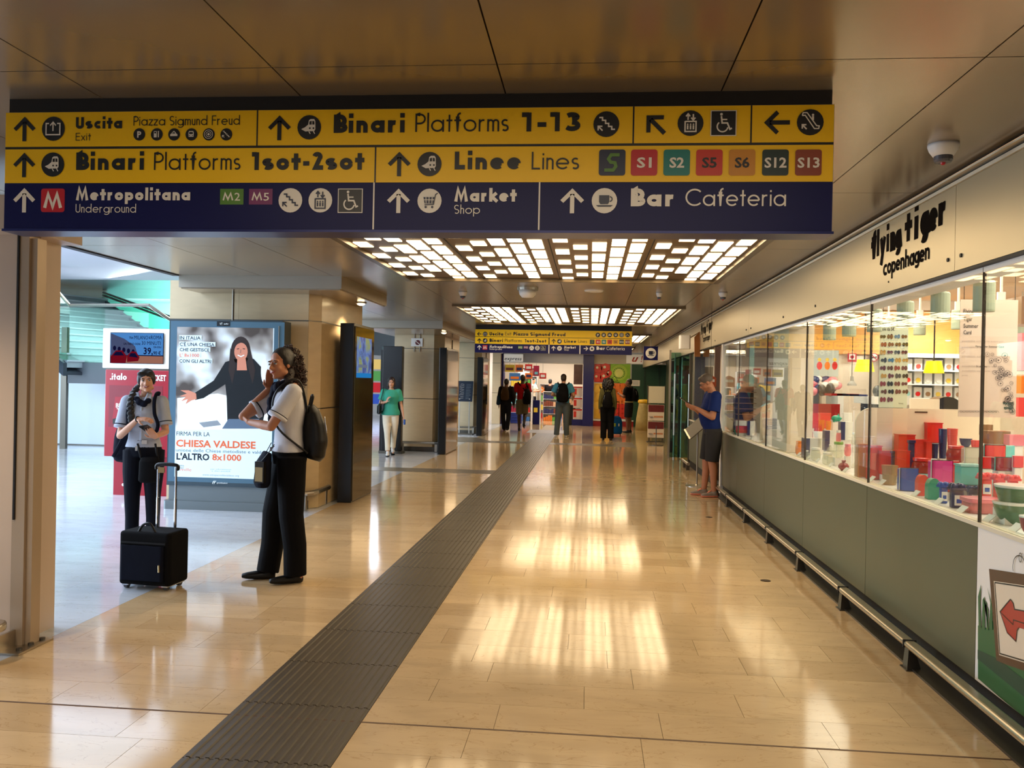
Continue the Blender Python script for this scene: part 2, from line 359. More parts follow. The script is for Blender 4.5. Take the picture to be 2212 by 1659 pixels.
# ================= THE SETTING =================
def marble(name, col, rough, vein=.12, rnd=.07):
    m = mat(name, col, rough); nt = m.node_tree; b = nt.nodes['Principled BSDF']
    tc = nt.nodes.new('ShaderNodeTexCoord'); geo = nt.nodes.new('ShaderNodeNewGeometry'); oi = nt.nodes.new('ShaderNodeObjectInfo')
    mp = nt.nodes.new('ShaderNodeMapping'); mp.inputs['Scale'].default_value = (1.2, 3.5, 1)
    n1 = nt.nodes.new('ShaderNodeTexNoise'); n1.inputs['Scale'].default_value = 1.6; n1.inputs['Detail'].default_value = 8; n1.inputs['Distortion'].default_value = .9
    nt.links.new(geo.outputs['Position'], mp.inputs[0]); nt.links.new(mp.outputs[0], n1.inputs['Vector'])
    rp = nt.nodes.new('ShaderNodeValToRGB'); c = s2l(col)
    rp.color_ramp.elements[0].position = .3; rp.color_ramp.elements[0].color = (*[x*(1-vein) for x in c], 1)
    rp.color_ramp.elements[1].position = .62; rp.color_ramp.elements[1].color = (*c, 1)
    nt.links.new(n1.outputs['Fac'], rp.inputs[0])
    # thin dark veins
    n2 = nt.nodes.new('ShaderNodeTexNoise'); n2.inputs['Scale'].default_value = 2.3; n2.inputs['Detail'].default_value = 6; n2.inputs['Distortion'].default_value = 1.5
    nt.links.new(mp.outputs[0], n2.inputs['Vector'])
    r2 = nt.nodes.new('ShaderNodeValToRGB'); e = r2.color_ramp.elements
    e[0].position = .492; e[0].color = (1, 1, 1, 1); e[1].position = .508; e[1].color = (1, 1, 1, 1); q = e.new(.5); q.color = (.78, .72, .62, 1)
    nt.links.new(n2.outputs['Fac'], r2.inputs[0])
    mu = nt.nodes.new('ShaderNodeMixRGB'); mu.blend_type = 'MULTIPLY'; mu.inputs[0].default_value = 1
    nt.links.new(rp.outputs[0], mu.inputs[1]); nt.links.new(r2.outputs[0], mu.inputs[2])
    mr = nt.nodes.new('ShaderNodeMapRange'); mr.inputs['To Min'].default_value = 1-rnd; mr.inputs['To Max'].default_value = 1+rnd*.6
    nt.links.new(oi.outputs['Random'], mr.inputs['Value'])
    m2 = nt.nodes.new('ShaderNodeMixRGB'); m2.blend_type = 'MULTIPLY'; m2.inputs[0].default_value = 1
    nt.links.new(mu.outputs[0], m2.inputs[1]); nt.links.new(mr.outputs[0], m2.inputs[2]); nt.links.new(m2.outputs[0], b.inputs['Base Color'])
    # scuffs change the gloss a little
    n3 = nt.nodes.new('ShaderNodeTexNoise'); n3.inputs['Scale'].default_value = 3; n3.inputs['Detail'].default_value = 4
    nt.links.new(geo.outputs['Position'], n3.inputs['Vector'])
    m3 = nt.nodes.new('ShaderNodeMapRange'); m3.inputs['To Min'].default_value = rough*.7; m3.inputs['To Max'].default_value = rough*1.5
    nt.links.new(n3.outputs['Fac'], m3.inputs['Value']); nt.links.new(m3.outputs[0], b.inputs['Roughness'])
    return m
M_floor = marble('beige_marble', (207, 178, 136), .09)
M_floor_b = marble('beige_marble_dark', (198, 168, 126), .09)
M_hall = marble('pale_marble', (208, 213, 220), .10)
M_groove = mat('joint_mortar', (158, 134, 100), .6)
M_rub = mat('tactile_rubber', (72, 64, 52), .34, vary=.25, scale=9, spec=.6)
M_band = mat('dark_granite', (96, 86, 72), .3, vary=.25, scale=60)
M_ceil = mat('ceiling_metal', (166, 150, 128), .22, .6, vary=.14, scale=1.3, bump=.10)
M_dark = mat('black_recess', (16, 14, 13), .6)
M_steel = mat('brushed_steel', (190, 182, 168), .28, 1., vary=.1, scale=30)
M_steeld = mat('dark_steel', (95, 90, 82), .35, .9)
M_stone = mat('travertine', (206, 184, 146), .42, vary=.09, scale=5, bump=.03, stretch=(1, 1, 4))
M_stone2 = mat('travertine_polished', (190, 164, 122), .25, vary=.12, scale=4, stretch=(1, 1, 4))
M_cap = mat('capital_metal', (168, 160, 146), .35, .6)
M_beige = mat('beige_lacquer', (204, 184, 164), .45, vary=.04, scale=3)
M_white = mat('white_paint', (236, 232, 226), .5)
M_black = mat('black_lacquer', (14, 13, 12), .25)

floor = structure('floor')
B(-26, 9, -3, 48, -.06, -.012).build('floor_bed', M_groove, floor)
SX0, SX1 = -1.62, -1.0
def slab_mesh(w_, d_):
    g = .0010; return B(g, w_-g, g, d_-g, -.012, 0)
proto = {}
def slab(x0, x1, y0, y1, m, name='marble_slab'):
    k = (round(x1-x0, 3), round(y1-y0, 3), m.name)
    if k not in proto:
        me = bpy.data.meshes.new(name); q = slab_mesh(x1-x0, y1-y0); me.from_pydata(q.v, [], q.f); me.materials.append(m); proto[k] = me
    o = bpy.data.objects.new(name, proto[k]); C.objects.link(o); o.parent = floor; o.location = (x0, y0, 0)
L = .75; rnd = random.Random(3)
def row(y0, y1, xa, xb, off, fn):
    x = xa-off
    while x < xb-.01:
        a, b_ = max(x, xa), min(x+L, xb)
        if b_-a > .02: fn(round(a, 3), round(b_, 3), y0, y1)
        x += L
far = [MB(), MB()]; farh = MB()
y = 2.85; i = 0
while y < 31.3:
    for xa, xb in ((-3.12, SX0), (SX1, 1.94)):
        off = rnd.choice([0, .25, .5, .15, .375, .6])
        if y < 9.0: row(y, y+.3, xa, xb, off, lambda a, b_, c, d: slab(a, b_, c, d, M_floor if rnd.random() > .22 else M_floor_b))
        else:
            def f(a, b_, c, d): far[rnd.random() > .75].box(a+.0012, b_-.0012, c+.0012, d-.0012, -.012, 0)
            row(y, y+.3, xa, xb, off, f)
    y = round(y+.3, 3); i += 1
far[0].box(1.94, 8, 16.7, 31.3, -.012, 0); far[0].box(-3.12, 1.94, 31.35, 38, -.012, 0)
far[0].box(-3.12, SX0, .3, 2.85, -.012, 0); far[0].box(SX1, 1.94, .3, 2.85, -.012, 0)
far[0].build('distant_slab', M_floor, floor, kind='stuff'); far[1].build('distant_slab', M_floor_b, floor, kind='stuff')
L = 1.2; y = 4.2
while y < 46:
    off = rnd.choice([0, .6])
    if y < 13: row(y, y+.6, -9.12, -3.12, off, lambda a, b_, c, d: slab(a, b_, c, d, M_hall))
    row(y, y+.6, -24 if y > 13 else -24, -3.12 if y >= 13 else -9.12, off, lambda a, b_, c, d: farh.box(a+.0015, b_-.0015, c+.0015, d-.0015, -.012, 0))
    y = round(y+.6, 3)
farh.box(-24, -3.12, .3, 4.2, -.012, 0); farh.build('distant_slab', M_hall, floor, kind='stuff')
# dark expansion joint and the dark bands across the floor
M_exp = mat('joint_filler', (92, 66, 44), .6)
B(-3.1, 1.9, 3.745, 3.757, 0, .0012).build('expansion_joint', M_exp, floor)
B(-3.1, 1.9, 11.62, 11.63, 0, .0012).build('expansion_joint', M_exp, floor)
for nm, pts in (('dark_band', [(-6, 14.15), (-1.62, 14.15), (-1.62, 14.75), (-6, 14.75)]),
                ('dark_band', [(-4.4, 21.4), (-1.62, 21.4), (-1.62, 22.1), (-2.6, 22.1), (-3.1, 23.3), (-4.4, 23.3)]),
                ('dark_band', [(-1.0, 21.4), (1.15, 21.1), (1.15, 22.9), (.75, 22.9), (.6, 22), (-1.0, 22)])):
    MB().prism([(x, y, 0) for x, y in pts], (0, 0, .0015)).build(nm, M_band, floor)
# tactile strip: ribbed rubber plates laid end to end
tact = structure('floor_guide_strip', ((SX0+SX1)/2, 3, 0)); tact['kind'] = 'structure'
q = B(-.309, .309, .002, .598, -.010, .001)
for k in range(15):
    x = -.287+k*.041; q.add([(x-.012, .004, .001), (x+.012, .004, .001), (x+.007, .004, .0065), (x-.007, .004, .0065), (x-.012, .596, .001), (x+.012, .596, .001), (x+.007, .596, .0065), (x-.007, .596, .0065)],
                            [(3, 2, 1, 0), (4, 5, 6, 7), (0, 1, 5, 4), (1, 2, 6, 5), (2, 3, 7, 6), (3, 0, 4, 7)])
t0 = q.build('tactile_plate', M_rub, tact, local=True); t0.location = (0, -.3, 0)
for k in range(1, 39): dup(t0, (0, -.3+.6*k, 0))
B(-1.95, -.66, 26.1, 27.9, -.01, .003).build('tactile_pad', M_band, tact)

# ---- ceiling ----
ceil = structure('ceiling', (0, 0, CEIL))
B(-4.7, 1.9, -2, 31.3, CEIL+.03, CEIL+.06).build('ceiling_backing', M_dark, ceil)
B(1.9, 7, 16.7, 31.3, CEIL+.0, CEIL+.06).build('ceiling_backing', M_ceil, ceil)
XJ = [-4.7, -3.735, -2.89, -2.05, -1.2, -.36, .485, 1.33, 1.9]
LIGHTS = [(-1.3, 2.35), (5.65, 9.4), (12.6, 16.3), (19.5, 23.2), (26.4, 30.1)]
cp = MB()
def cpanel(x0, x1, y0, y1, store={}):
    k = (round(x1-x0, 3), round(y1-y0, 3)); g = .003
    if k not in store:
        me = bpy.data.meshes.new('ceiling_panel'); b = B(g, k[0]-g, g, k[1]-g, 0, .02); me.from_pydata(b.v, [], b.f); me.materials.append(M_ceil); store[k] = me
    o = bpy.data.objects.new('ceiling_panel', store[k]); C.objects.link(o); o.parent = ceil; o.location = (x0, y0, 0)
for i in range(8):
    ys = [-1.11+2.08*k for k in range(16)]; ys = [y for y in ys if y < 31.2]+[31.3]
    if i in (0, 1, 2, 7):
        for a, b_ in zip(ys, ys[1:]): cpanel(XJ[i], XJ[i+1], a, b_)
    else:
        for a, b_ in ((2.35, 3.05), (3.05, 5.13), (5.13, 5.65), (9.4, 11), (11, 12.6), (16.3, 17.9), (17.9, 19.5), (23.2, 24.8), (24.8, 26.4), (30.1, 31.3)): cpanel(XJ[i], XJ[i+1], a, b_)
M_tile = lamp_mat('lit_tile', (255, 224, 176), 7.5)
M_plate = mat('bronze_plate', (112, 84, 50), .35, .5, vary=.1, scale=2)
M_frame = mat('bronze_frame', (118, 104, 84), .3, .8)
# pattern of one module: five rows of tiles; lengths and gaps repeat along the corridor
def tiles(y0, y1):
    out = []
    for mod in range(4):
        bx = -2.05+.845*mod+.035; cw = .118
        for c in range(5):
            x0 = bx+c*.159; y = y0+.06+(.17*((c*2+mod) % 3)); k = 0
            while True:
                if c == 0: seq = [.10, .035, .10, .40]
                elif c == 1: seq = [.20, .40]
                elif c in (2, 4): seq = [.42, .14 if c == 4 else .20]
                else: seq = [.10, .04, .10, .04, .04, .04, .09, .14]
                stop = False
                for j, s_ in enumerate(seq):
                    if j % 2 == 0:
                        if y+s_ > y1-.05: stop = True; break
                        out.append((x0, y, cw, s_))
                    y += s_
                if stop: break
    return out
for li, (y0, y1) in enumerate(LIGHTS):
    names = ['long ceiling light panel of lit glass tiles above and behind the viewer', 'largest lit tile ceiling panel just beyond the big hanging sign', 'second lit tile ceiling panel above the smaller hanging sign',
             'third lit tile ceiling panel half hidden beyond the smaller sign', 'farthest lit tile ceiling panel by the store front']
    t = thing('ceiling_light', names[li], 'ceiling light', ((-2.05+1.33)/2, (y0+y1)/2, CEIL), 0, 'lit tile panels set in the corridor ceiling')
    B(-2.05, 1.33, y0, y1, CEIL+.004, CEIL+.02).build('back_plate', M_plate, t)
    fr = MB()
    for a in ((-2.09, -2.03, y0-.04, y1+.04), (1.31, 1.37, y0-.04, y1+.04)): fr.box(*a, CEIL-.03, CEIL+.01)
    for a in ((-2.03, 1.31, y0-.04, y0+.02), (-2.03, 1.31, y1-.02, y1+.04)): fr.box(*a, CEIL-.03, CEIL+.01)
    fr.build('frame', M_frame, t)
    ts = tiles(y0, y1); st = {}
    if li in (1, 2):
        for (x, y, a, b_) in ts:
            if (a, b_) not in st:
                q = B(-a/2, a/2, 0, b_, -.0015, .004); me = bpy.data.meshes.new('lit_tile'); me.from_pydata(q.v, [], q.f); me.materials.append(M_tile); st[(a, b_)] = me
            o = bpy.data.objects.new('lit_tile', st[(a, b_)]); C.objects.link(o); o.parent = t; o.location = (x+a/2-t.location.x, y-t.location.y, 0)
    elif li > 2:
        q = MB()
        for (x, y, a, b_) in ts: q.box(x, x+a, y, y+b_, CEIL-.0015, CEIL+.004)
        q.build('lit_tile', M_tile, t, kind='stuff')
    for k in range(1, 4): B(-2.05+.845*k-.004, -2.05+.845*k+.004, y0, y1, CEIL-.002, CEIL+.004).build('divider', M_dark, t)
# dark edge of the ceiling on the hall side
B(-4.78, -4.70, -2, 9.3, CEIL-.01, CEIL+.5).build('trim_1', M_dark, kind='structure')
B(-4.82, -4.78, -2, 9.3, CEIL-.0, CEIL+.5).build('trim_2', M_white, kind='structure')
B(-4.78, -4.70, 12.5, 31.3, CEIL-.01, CEIL+.5).build('trim_3', M_dark, kind='structure')

# ---- shop wall on the right ----
XW = 1.92
M_panel = mat('olive_metal', (104, 104, 80), .42, .45, vary=.05, scale=2)
M_fascia = mat('fascia_metal', (190, 178, 150), .38, .55, vary=.05, scale=1)
M_glass = glass_mat('shop_glass', (244, 250, 247), 1.5, .035)
M_sill = mat('sill', (224, 214, 190), .4)
YJ = [2.66, 4.38, 6.06, 7.80, 9.50, 11.25, 12.5]
wall = structure('wall_right', (XW, 8, 0))
for a, b_ in zip(YJ, YJ[1:]):
    B(XW, XW+.03, a+.003, b_-.003, .13, .885).build('lower_panel', M_panel if a > 3 else MATS['white_paint'], wall)
B(XW, XW+.03, 13.45, 16.6, .13, .885).build('lower_panel', M_panel, wall)
B(XW+.02, XW+.03, 2, 16.6, 0, .13).build('plinth', M_dark, wall)
B(XW-.012, XW+.05, 2.66, 12.5, .885, .905).build('sill', M_sill, wall)
fas = structure('trim_4', (XW, 8, 2.4))
fy = [-1, 4.64, 10.44, 16.24, 21, 26, 31.3]
for a, b_ in zip(fy, fy[1:]): B(XW-.03, XW+.02, a+.002, b_-.002, 2.18, 2.63).build('fascia_panel', M_fascia, fas)
B(XW-.03, XW+.02, -1, 31.3, 2.165, 2.178).build('shadow_gap', M_dark, fas)
B(XW-.04, XW, -1, 31.3, 2.632, 2.650).build('bead', M_sill, fas)
B(XW-.01, XW+.03, -1, 31.3, 2.650, 2.672).build('shadow_gap', M_dark, fas)
B(XW-.05, XW+.02, -1, 31.3, 2.672, 2.682).build('bead', M_sill, fas)
B(XW-.02, XW+.03, -1, 31.3, 2.682, 2.70).build('shadow_gap', M_dark, fas)
for y in (4.72, 4.56, 7.4, 10.3, 10.6, 13.2, 8.6):
    MB().tube([(XW-.036, y, 2.25), (XW-.029, y, 2.25)], .011, 10).build('rivet', M_dark, fas)
win = structure('window_1', (XW, 8, .9))
for a, b_ in zip(YJ, YJ[1:]): B(XW+.004, XW+.012, a+.003, b_-.003, .905, 2.166).build('pane', M_glass, win)
for a in YJ[1:-1]: B(XW-.001, XW+.016, a-.0018, a+.0018, .905, 2.166).build('joint', mat('joint_sealant', (60, 46, 36), .5), win)
B(XW, XW+.16, 2.66, 12.5, 2.14, 2.165).build('head_rail', M_white, win)
# low rail along the shop wall
t = thing('bumper_rail', 'long low steel bumper rail along the foot of the shop window', 'rail', (1.81, 7, 0))
B(1.765, 1.83, 2.0, 12.4, .122, .158).build('rail', M_steel, t, bev=.014, seg=3)
B(1.80, 1.92, 2.0, 12.45, 0, .012).build('kerb', M_steeld, t)
for y in (2.3, 3.55, 4.9, 6.15, 7.4, 8.65, 9.9, 11.15, 12.2):
    q = MB().add([(1.775, y-.035, .004), (1.85, y-.035, .004), (1.85, y+.035, .004), (1.775, y+.035, .004), (1.785, y-.028, .124), (1.815, y-.028, .124), (1.815, y+.028, .124), (1.785, y+.028, .124)],
             [(3, 2, 1, 0), (4, 5, 6, 7), (0, 1, 5, 4), (1, 2, 6, 5), (2, 3, 7, 6), (3, 0, 4, 7)])
    q.box(1.765, 1.87, y-.05, y+.05, .0, .006); q.build('bracket', M_steeld, t)
    B(1.762, 1.833, y-.006, y+.006, .12, .161).build('rail_joint', M_dark, t)
t = thing('bumper_rail', 'short low steel rail stub beside the open glass doors', 'rail', (1.81, 16.2, 0))
MB().tube([(1.80, 15.6, .13), (1.80, 16.5, .13)], .03, 10).build('rail', M_steel, t)
for y in (15.8, 16.3): B(1.78, 1.84, y-.03, y+.03, 0, .11).build('bracket', M_steeld, t)
# floor studs
for (x, y, lb) in ((1.43, 6.95, 'dark round brass stud in the floor nearer the viewer'), (1.43, 10.2, 'dark round brass stud in the floor nearer the man in blue')):
    MB().lathe((x, y, 0), [(.04, 0), (.04, .003), (.03, .004), (.0, .004)], 20).build('floor_stud', mat('dark_brass', (74, 54, 34), .4, .8), label=lb, cat='floor stud')

# ---- pillars of the left side ----
def pillar(name, x0, x1, y0, y1, ch, seams, base=.0):
    t = structure(name, ((x0+x1)/2, (y0+y1)/2, 0))
    B(x0+.02, x1-.02, y0+.02, y1-.02, 0, CEIL-.01).build('core', M_dark, t) if ch < .01 else MB().prism([(x0+.02, y0+.02, 0), (x1-ch-.0, y0+.02, 0), (x1-.02, y0+ch, 0), (x1-.02, y1-.02, 0), (x0+.02, y1-.02, 0)], (0, 0, CEIL-.01)).build('core', M_dark, t)
    zz = [base]+seams+[CEIL]
    for k, (a, b_) in enumerate(zip(zz, zz[1:])):
        g = .004
        n = 2 if x1-x0 > 1.2 else 1; wx = (x1-ch-x0)/n
        for j in range(n): B(x0+j*wx+.001, x0+(j+1)*wx-.001, y0, y0+.03, a+g, b_-g).build('stone_panel', M_stone, t)
        if ch > .01: MB().prism([(x1-ch+.001, y0, a+g), (x1, y0+ch-.001, a+g), (x1-.03, y0+ch-.001, a+g), (x1-ch+.001, y0+.03, a+g)], (0, 0, b_-a-2*g)).build('stone_panel', M_stone2, t)
        n = 2 if y1-y0 > 1.6 else 1; wy = (y1-y0-ch)/n
        for j in range(n): B(x1-.03, x1, y0+ch+j*wy+.001, y0+ch+(j+1)*wy-.001, a+g, b_-g).build('stone_panel', M_stone2, t)
        B(x0, x0+.03, y0+.03, y1, a+g, b_-g).build('stone_panel', M_stone, t)
    for z in seams: MB().prism([(x0-.004, y0-.004, z-.006), (x1-ch, y0-.004, z-.006), (x1+.004, y0+ch, z-.006), (x1+.004, y1, z-.006), (x0-.004, y1, z-.006)], (0, 0, .012)).build('seam_strip', M_steeld, t)
    return t
def capital(name, x0, x1, y0, y1, xl=None):
    t = structure(name, ((x0+x1)/2, (y0+y1)/2, 2.6))
    B(x0, x1, y0, y1, 2.56, CEIL).build('box', M_cap, t)
    B(x0+.02, x1-.02, y0+.02, y1-.02, 2.545, 2.56).build('soffit', M_ceil, t)
    return t
pillar('wall_left', -5.06, -3.22, 9.78, 11.7, .12, [1.19, 2.23])
capital('trim_5', -4.7, -2.80, 9.28, 11.4)
pillar('wall_left_middle', -4.3, -3.22, 18.3, 20.6, .2, [1.15, 2.25])
capital('trim_6', -4.5, -2.85, 16.1, 20.8)
pillar('wall_left_far', -4.3, -3.25, 25.0, 27.2, .2, [1.15, 2.25])
pillar('wall_left_end', -3.6, -3.3, 31.0, 31.5, .0, [1.15, 2.25])
def lamp_down(x, y, z, lb, e=9):
    t = thing('downlight', lb, 'downlight', (x, y, z)); MB().lathe((x, y, z-.03), [(.07, .03), (.075, .012), (.055, .008), (.055, .03)], 20).build('ring', M_steel, t)
    MB().lathe((x, y, z-.022), [(0.054, .01), (.045, -.012), (.02, -.022), (0, -.024)], 16).build('bulb', lamp_mat('bulb', (255, 225, 170), 12), t)
    l = bpy.data.lights.new('spot', 'SPOT'); l.energy = e*6; l.spot_size = 2.2; l.spot_blend = .6; l.color = (1, .78, .54); l.shadow_soft_size = .05
    o = bpy.data.objects.new('spot', l); C.objects.link(o); o.location = (x, y, z-.06)
lamp_down(-2.98, 10.75, 2.55, 'small round downlight under the nearest capital', 14)
lamp_down(-2.98, 17.0, 2.55, 'small round downlight under the second capital', 9)
lamp_down(-3.55, 3.3, 2.62, 'small round downlight by the near left column', 16)
# low steel rails round the pillars
def prail(x1, y0, ye, lb, xs):
    t = thing('bumper_rail', lb, 'rail', (x1, y0, 0))
    pts = [(xs, y0-.16, .2), (x1-.06, y0-.16, .2), (x1+.0, y0-.14, .2), (x1+.04, y0-.06, .2), (x1+.06, y0+.05, .2), (x1+.06, ye, .2)]
    MB().tube(pts, .032, 10).build('rail', M_steel, t)
    for p in ((xs+.1, y0-.15), (x1-.03, y0-.12), (x1+.04, ye-.1)):
        B(p[0]-.03, p[0]+.03, p[1]-.03, p[1]+.03, .0, .18).build('bracket', M_steel, t, bev=.006)
    B(xs, x1-.02, y0-.05, y0-.001, .0, .10).build('kerb', M_steeld, t)
prail(-3.28, 9.78, 10.3, 'curved steel bumper rail at the foot of the nearest pillar', -3.52)
prail(-3.28, 18.3, 18.5, 'curved steel bumper rail at the foot of the second pillar', -4.15)
prail(-3.4, 25.0, 25.2, 'curved steel bumper rail at the foot of the third pillar', -4.2)

# ---- beige column with a door guide at the near left ----
cl = structure('wall_left_near', (-3.4, 4.5, 0))
B(-3.9, -3.235, 4.52, 4.9, 0, 2.33).build('door_leaf', M_beige, cl)
B(-3.235, -3.16, 4.50, 4.60, .0, 2.33).build('guide', mat('guide_metal', (176, 156, 132), .4, .3), cl)
B(-3.225, -3.215, 4.49, 4.50, .72, 2.33).build('groove', M_dark, cl)
B(-3.16, -3.125, 4.52, 4.60, .0, 2.31).build('guide', mat('guide_metal', (180, 152, 118)), cl)
B(-3.25, -3.08, 4.36, 4.66, 0, .012).build('foot_plate', M_steel, cl)
B(-3.215, -3.20, 4.36, 4.52, .012, .10).build('foot_plate', M_steel, cl)
for y in (4.42, 4.52, 4.62): MB().lathe((-3.12, y, .012), [(.016, 0), (.016, .012), (0, .014)], 8).build('bolt', M_steeld, cl)
B(-3.9, -3.1, 4.35, 4.9, 2.33, 2.52).build('lintel', M_beige, cl)
t = thing('bumper_post', 'round ended steel bumper on a stub post at the near left edge', 'bumper', (-3.2, 4.25, 0))
MB().lathe((-3.17, 4.22, .0), [(.05, 0), (.052, .01), (.04, .02), (.04, .17)], 16).build('post', M_steeld, t)
MB().rbox(-3.6, -3.075, 4.12, 4.32, .17, .215, .098, 8).build('rail', M_steel, t, bev=.012)
# ================= SIGNS =================
P_y = mat('sign_yellow', (250, 200, 18), .36, vary=.03, scale=3, spec=.4); P_b = mat('sign_blue', (12, 14, 74), .4, spec=.25); P_k = lum('black', (18, 16, 14)); P_w = lum('white', (232, 226, 214))
P_red = lum('red', (190, 24, 34)); P_teal = lum('teal', (0, 120, 112)); P_redo = lum('vermilion', (200, 48, 28)); P_or = lum('ochre', (204, 136, 30)); P_dg = lum('dark_green', (24, 46, 40)); P_br = lum('brown', (140, 62, 36))
P_green = lum('leaf_green', (84, 130, 44)); P_pur = lum('plum', (118, 40, 96)); P_navy = lum('navy', (26, 32, 60))
class Sheet(Flat):
    """flat print on a plane Y = const facing the viewer, laid out from measured points"""
    def __init__(s, Y, lift=.0012): super().__init__((0, Y, 0), (1, 0, 0), (0, 0, 1), lift); s.Y = Y
    def q(s, px, py): p = on_y(px, py, s.Y); return p.x, p.z
    def sc(s, px): return on_y(px+1, 400, s.Y).x-on_y(px, 400, s.Y).x
    def R(s, a, b, c, d, m, k=1, grp='print'):
        if grp in ('line_badge', 'divider', 'caption_strip'): s.uid += 1
        x0, z1 = s.q(a, b); x1, z0 = s.q(c, d); s.rect(x0, z0, x1, z1, m, k, grp)
    def RR(s, a, b, c, d, m, k=1, grp='print'):
        s.uid += 1
        x0, z1 = s.q(a, b); x1, z0 = s.q(c, d); s.rrect(x0, z0, x1, z1, (x1-x0)*.1, m, k, grp)
    def PL(s, pts, m, k=1, grp='print'): s.poly([s.q(*p) for p in pts], m, k, grp)
    def D(s, a, b, r, m, k=1, grp='print', ry=None): x, z = s.q(a, b); c = s.sc(a); s.disc(x, z, r*c, m, k, grp=grp, ry=ry*c if ry else None)
    def ST(s, pts, wd, m, k=1, grp='print', closed=False): s.uid += grp == 'reflection_streak'; s.stroke([s.q(*p) for p in pts], wd*s.sc(pts[0][0]), m, k, grp=grp, closed=closed)
    def T(s, txt, x0, x1, base, cap, m, wt, k=2, grp='lettering'):
        a, z = s.q(x0, base); b, z2 = s.q(x1, base); h = cap*s.sc(x0)
        nat = text_width(txt, h, wt)-.1*h; s.text(txt, a, z, h, m, k, wt, (b-a)/nat, grp)
    def F(s, txt, x0, x1, base, cap, m, bold=0., k=2, shear=0., grp='lettering'):
        a, z = s.q(x0, base); b, _ = s.q(x1, base); s.font(txt, a, z, cap*s.sc(x0), m, k, bold, width=b-a, shear=shear, grp=grp)
def arrow(s, cx, cy, r, m, ang=90, k=2):
    s.uid += 1
    x, z = s.q(cx, cy); c = s.sc(cx); a = math.radians(ang); d = Vector((math.cos(a), math.sin(a))); n = Vector((-d.y, d.x)); r *= c
    def p(u, v): q = Vector((x, z))+d*u*r+n*v*r; return (q.x, q.y)
    w = .34
    s.poly([p(-1, w/2), p(-1, -w/2), p(.55, -w/2), p(.55, w/2)], m, k, 'arrow')
    s.poly([p(1, 0), p(.05, .95), p(-.19+.02, .71), p(.53, 0)], m, k, 'arrow'); s.poly([p(1, 0), p(.53, 0), p(-.17, -.71), p(.05, -.95)], m, k, 'arrow')
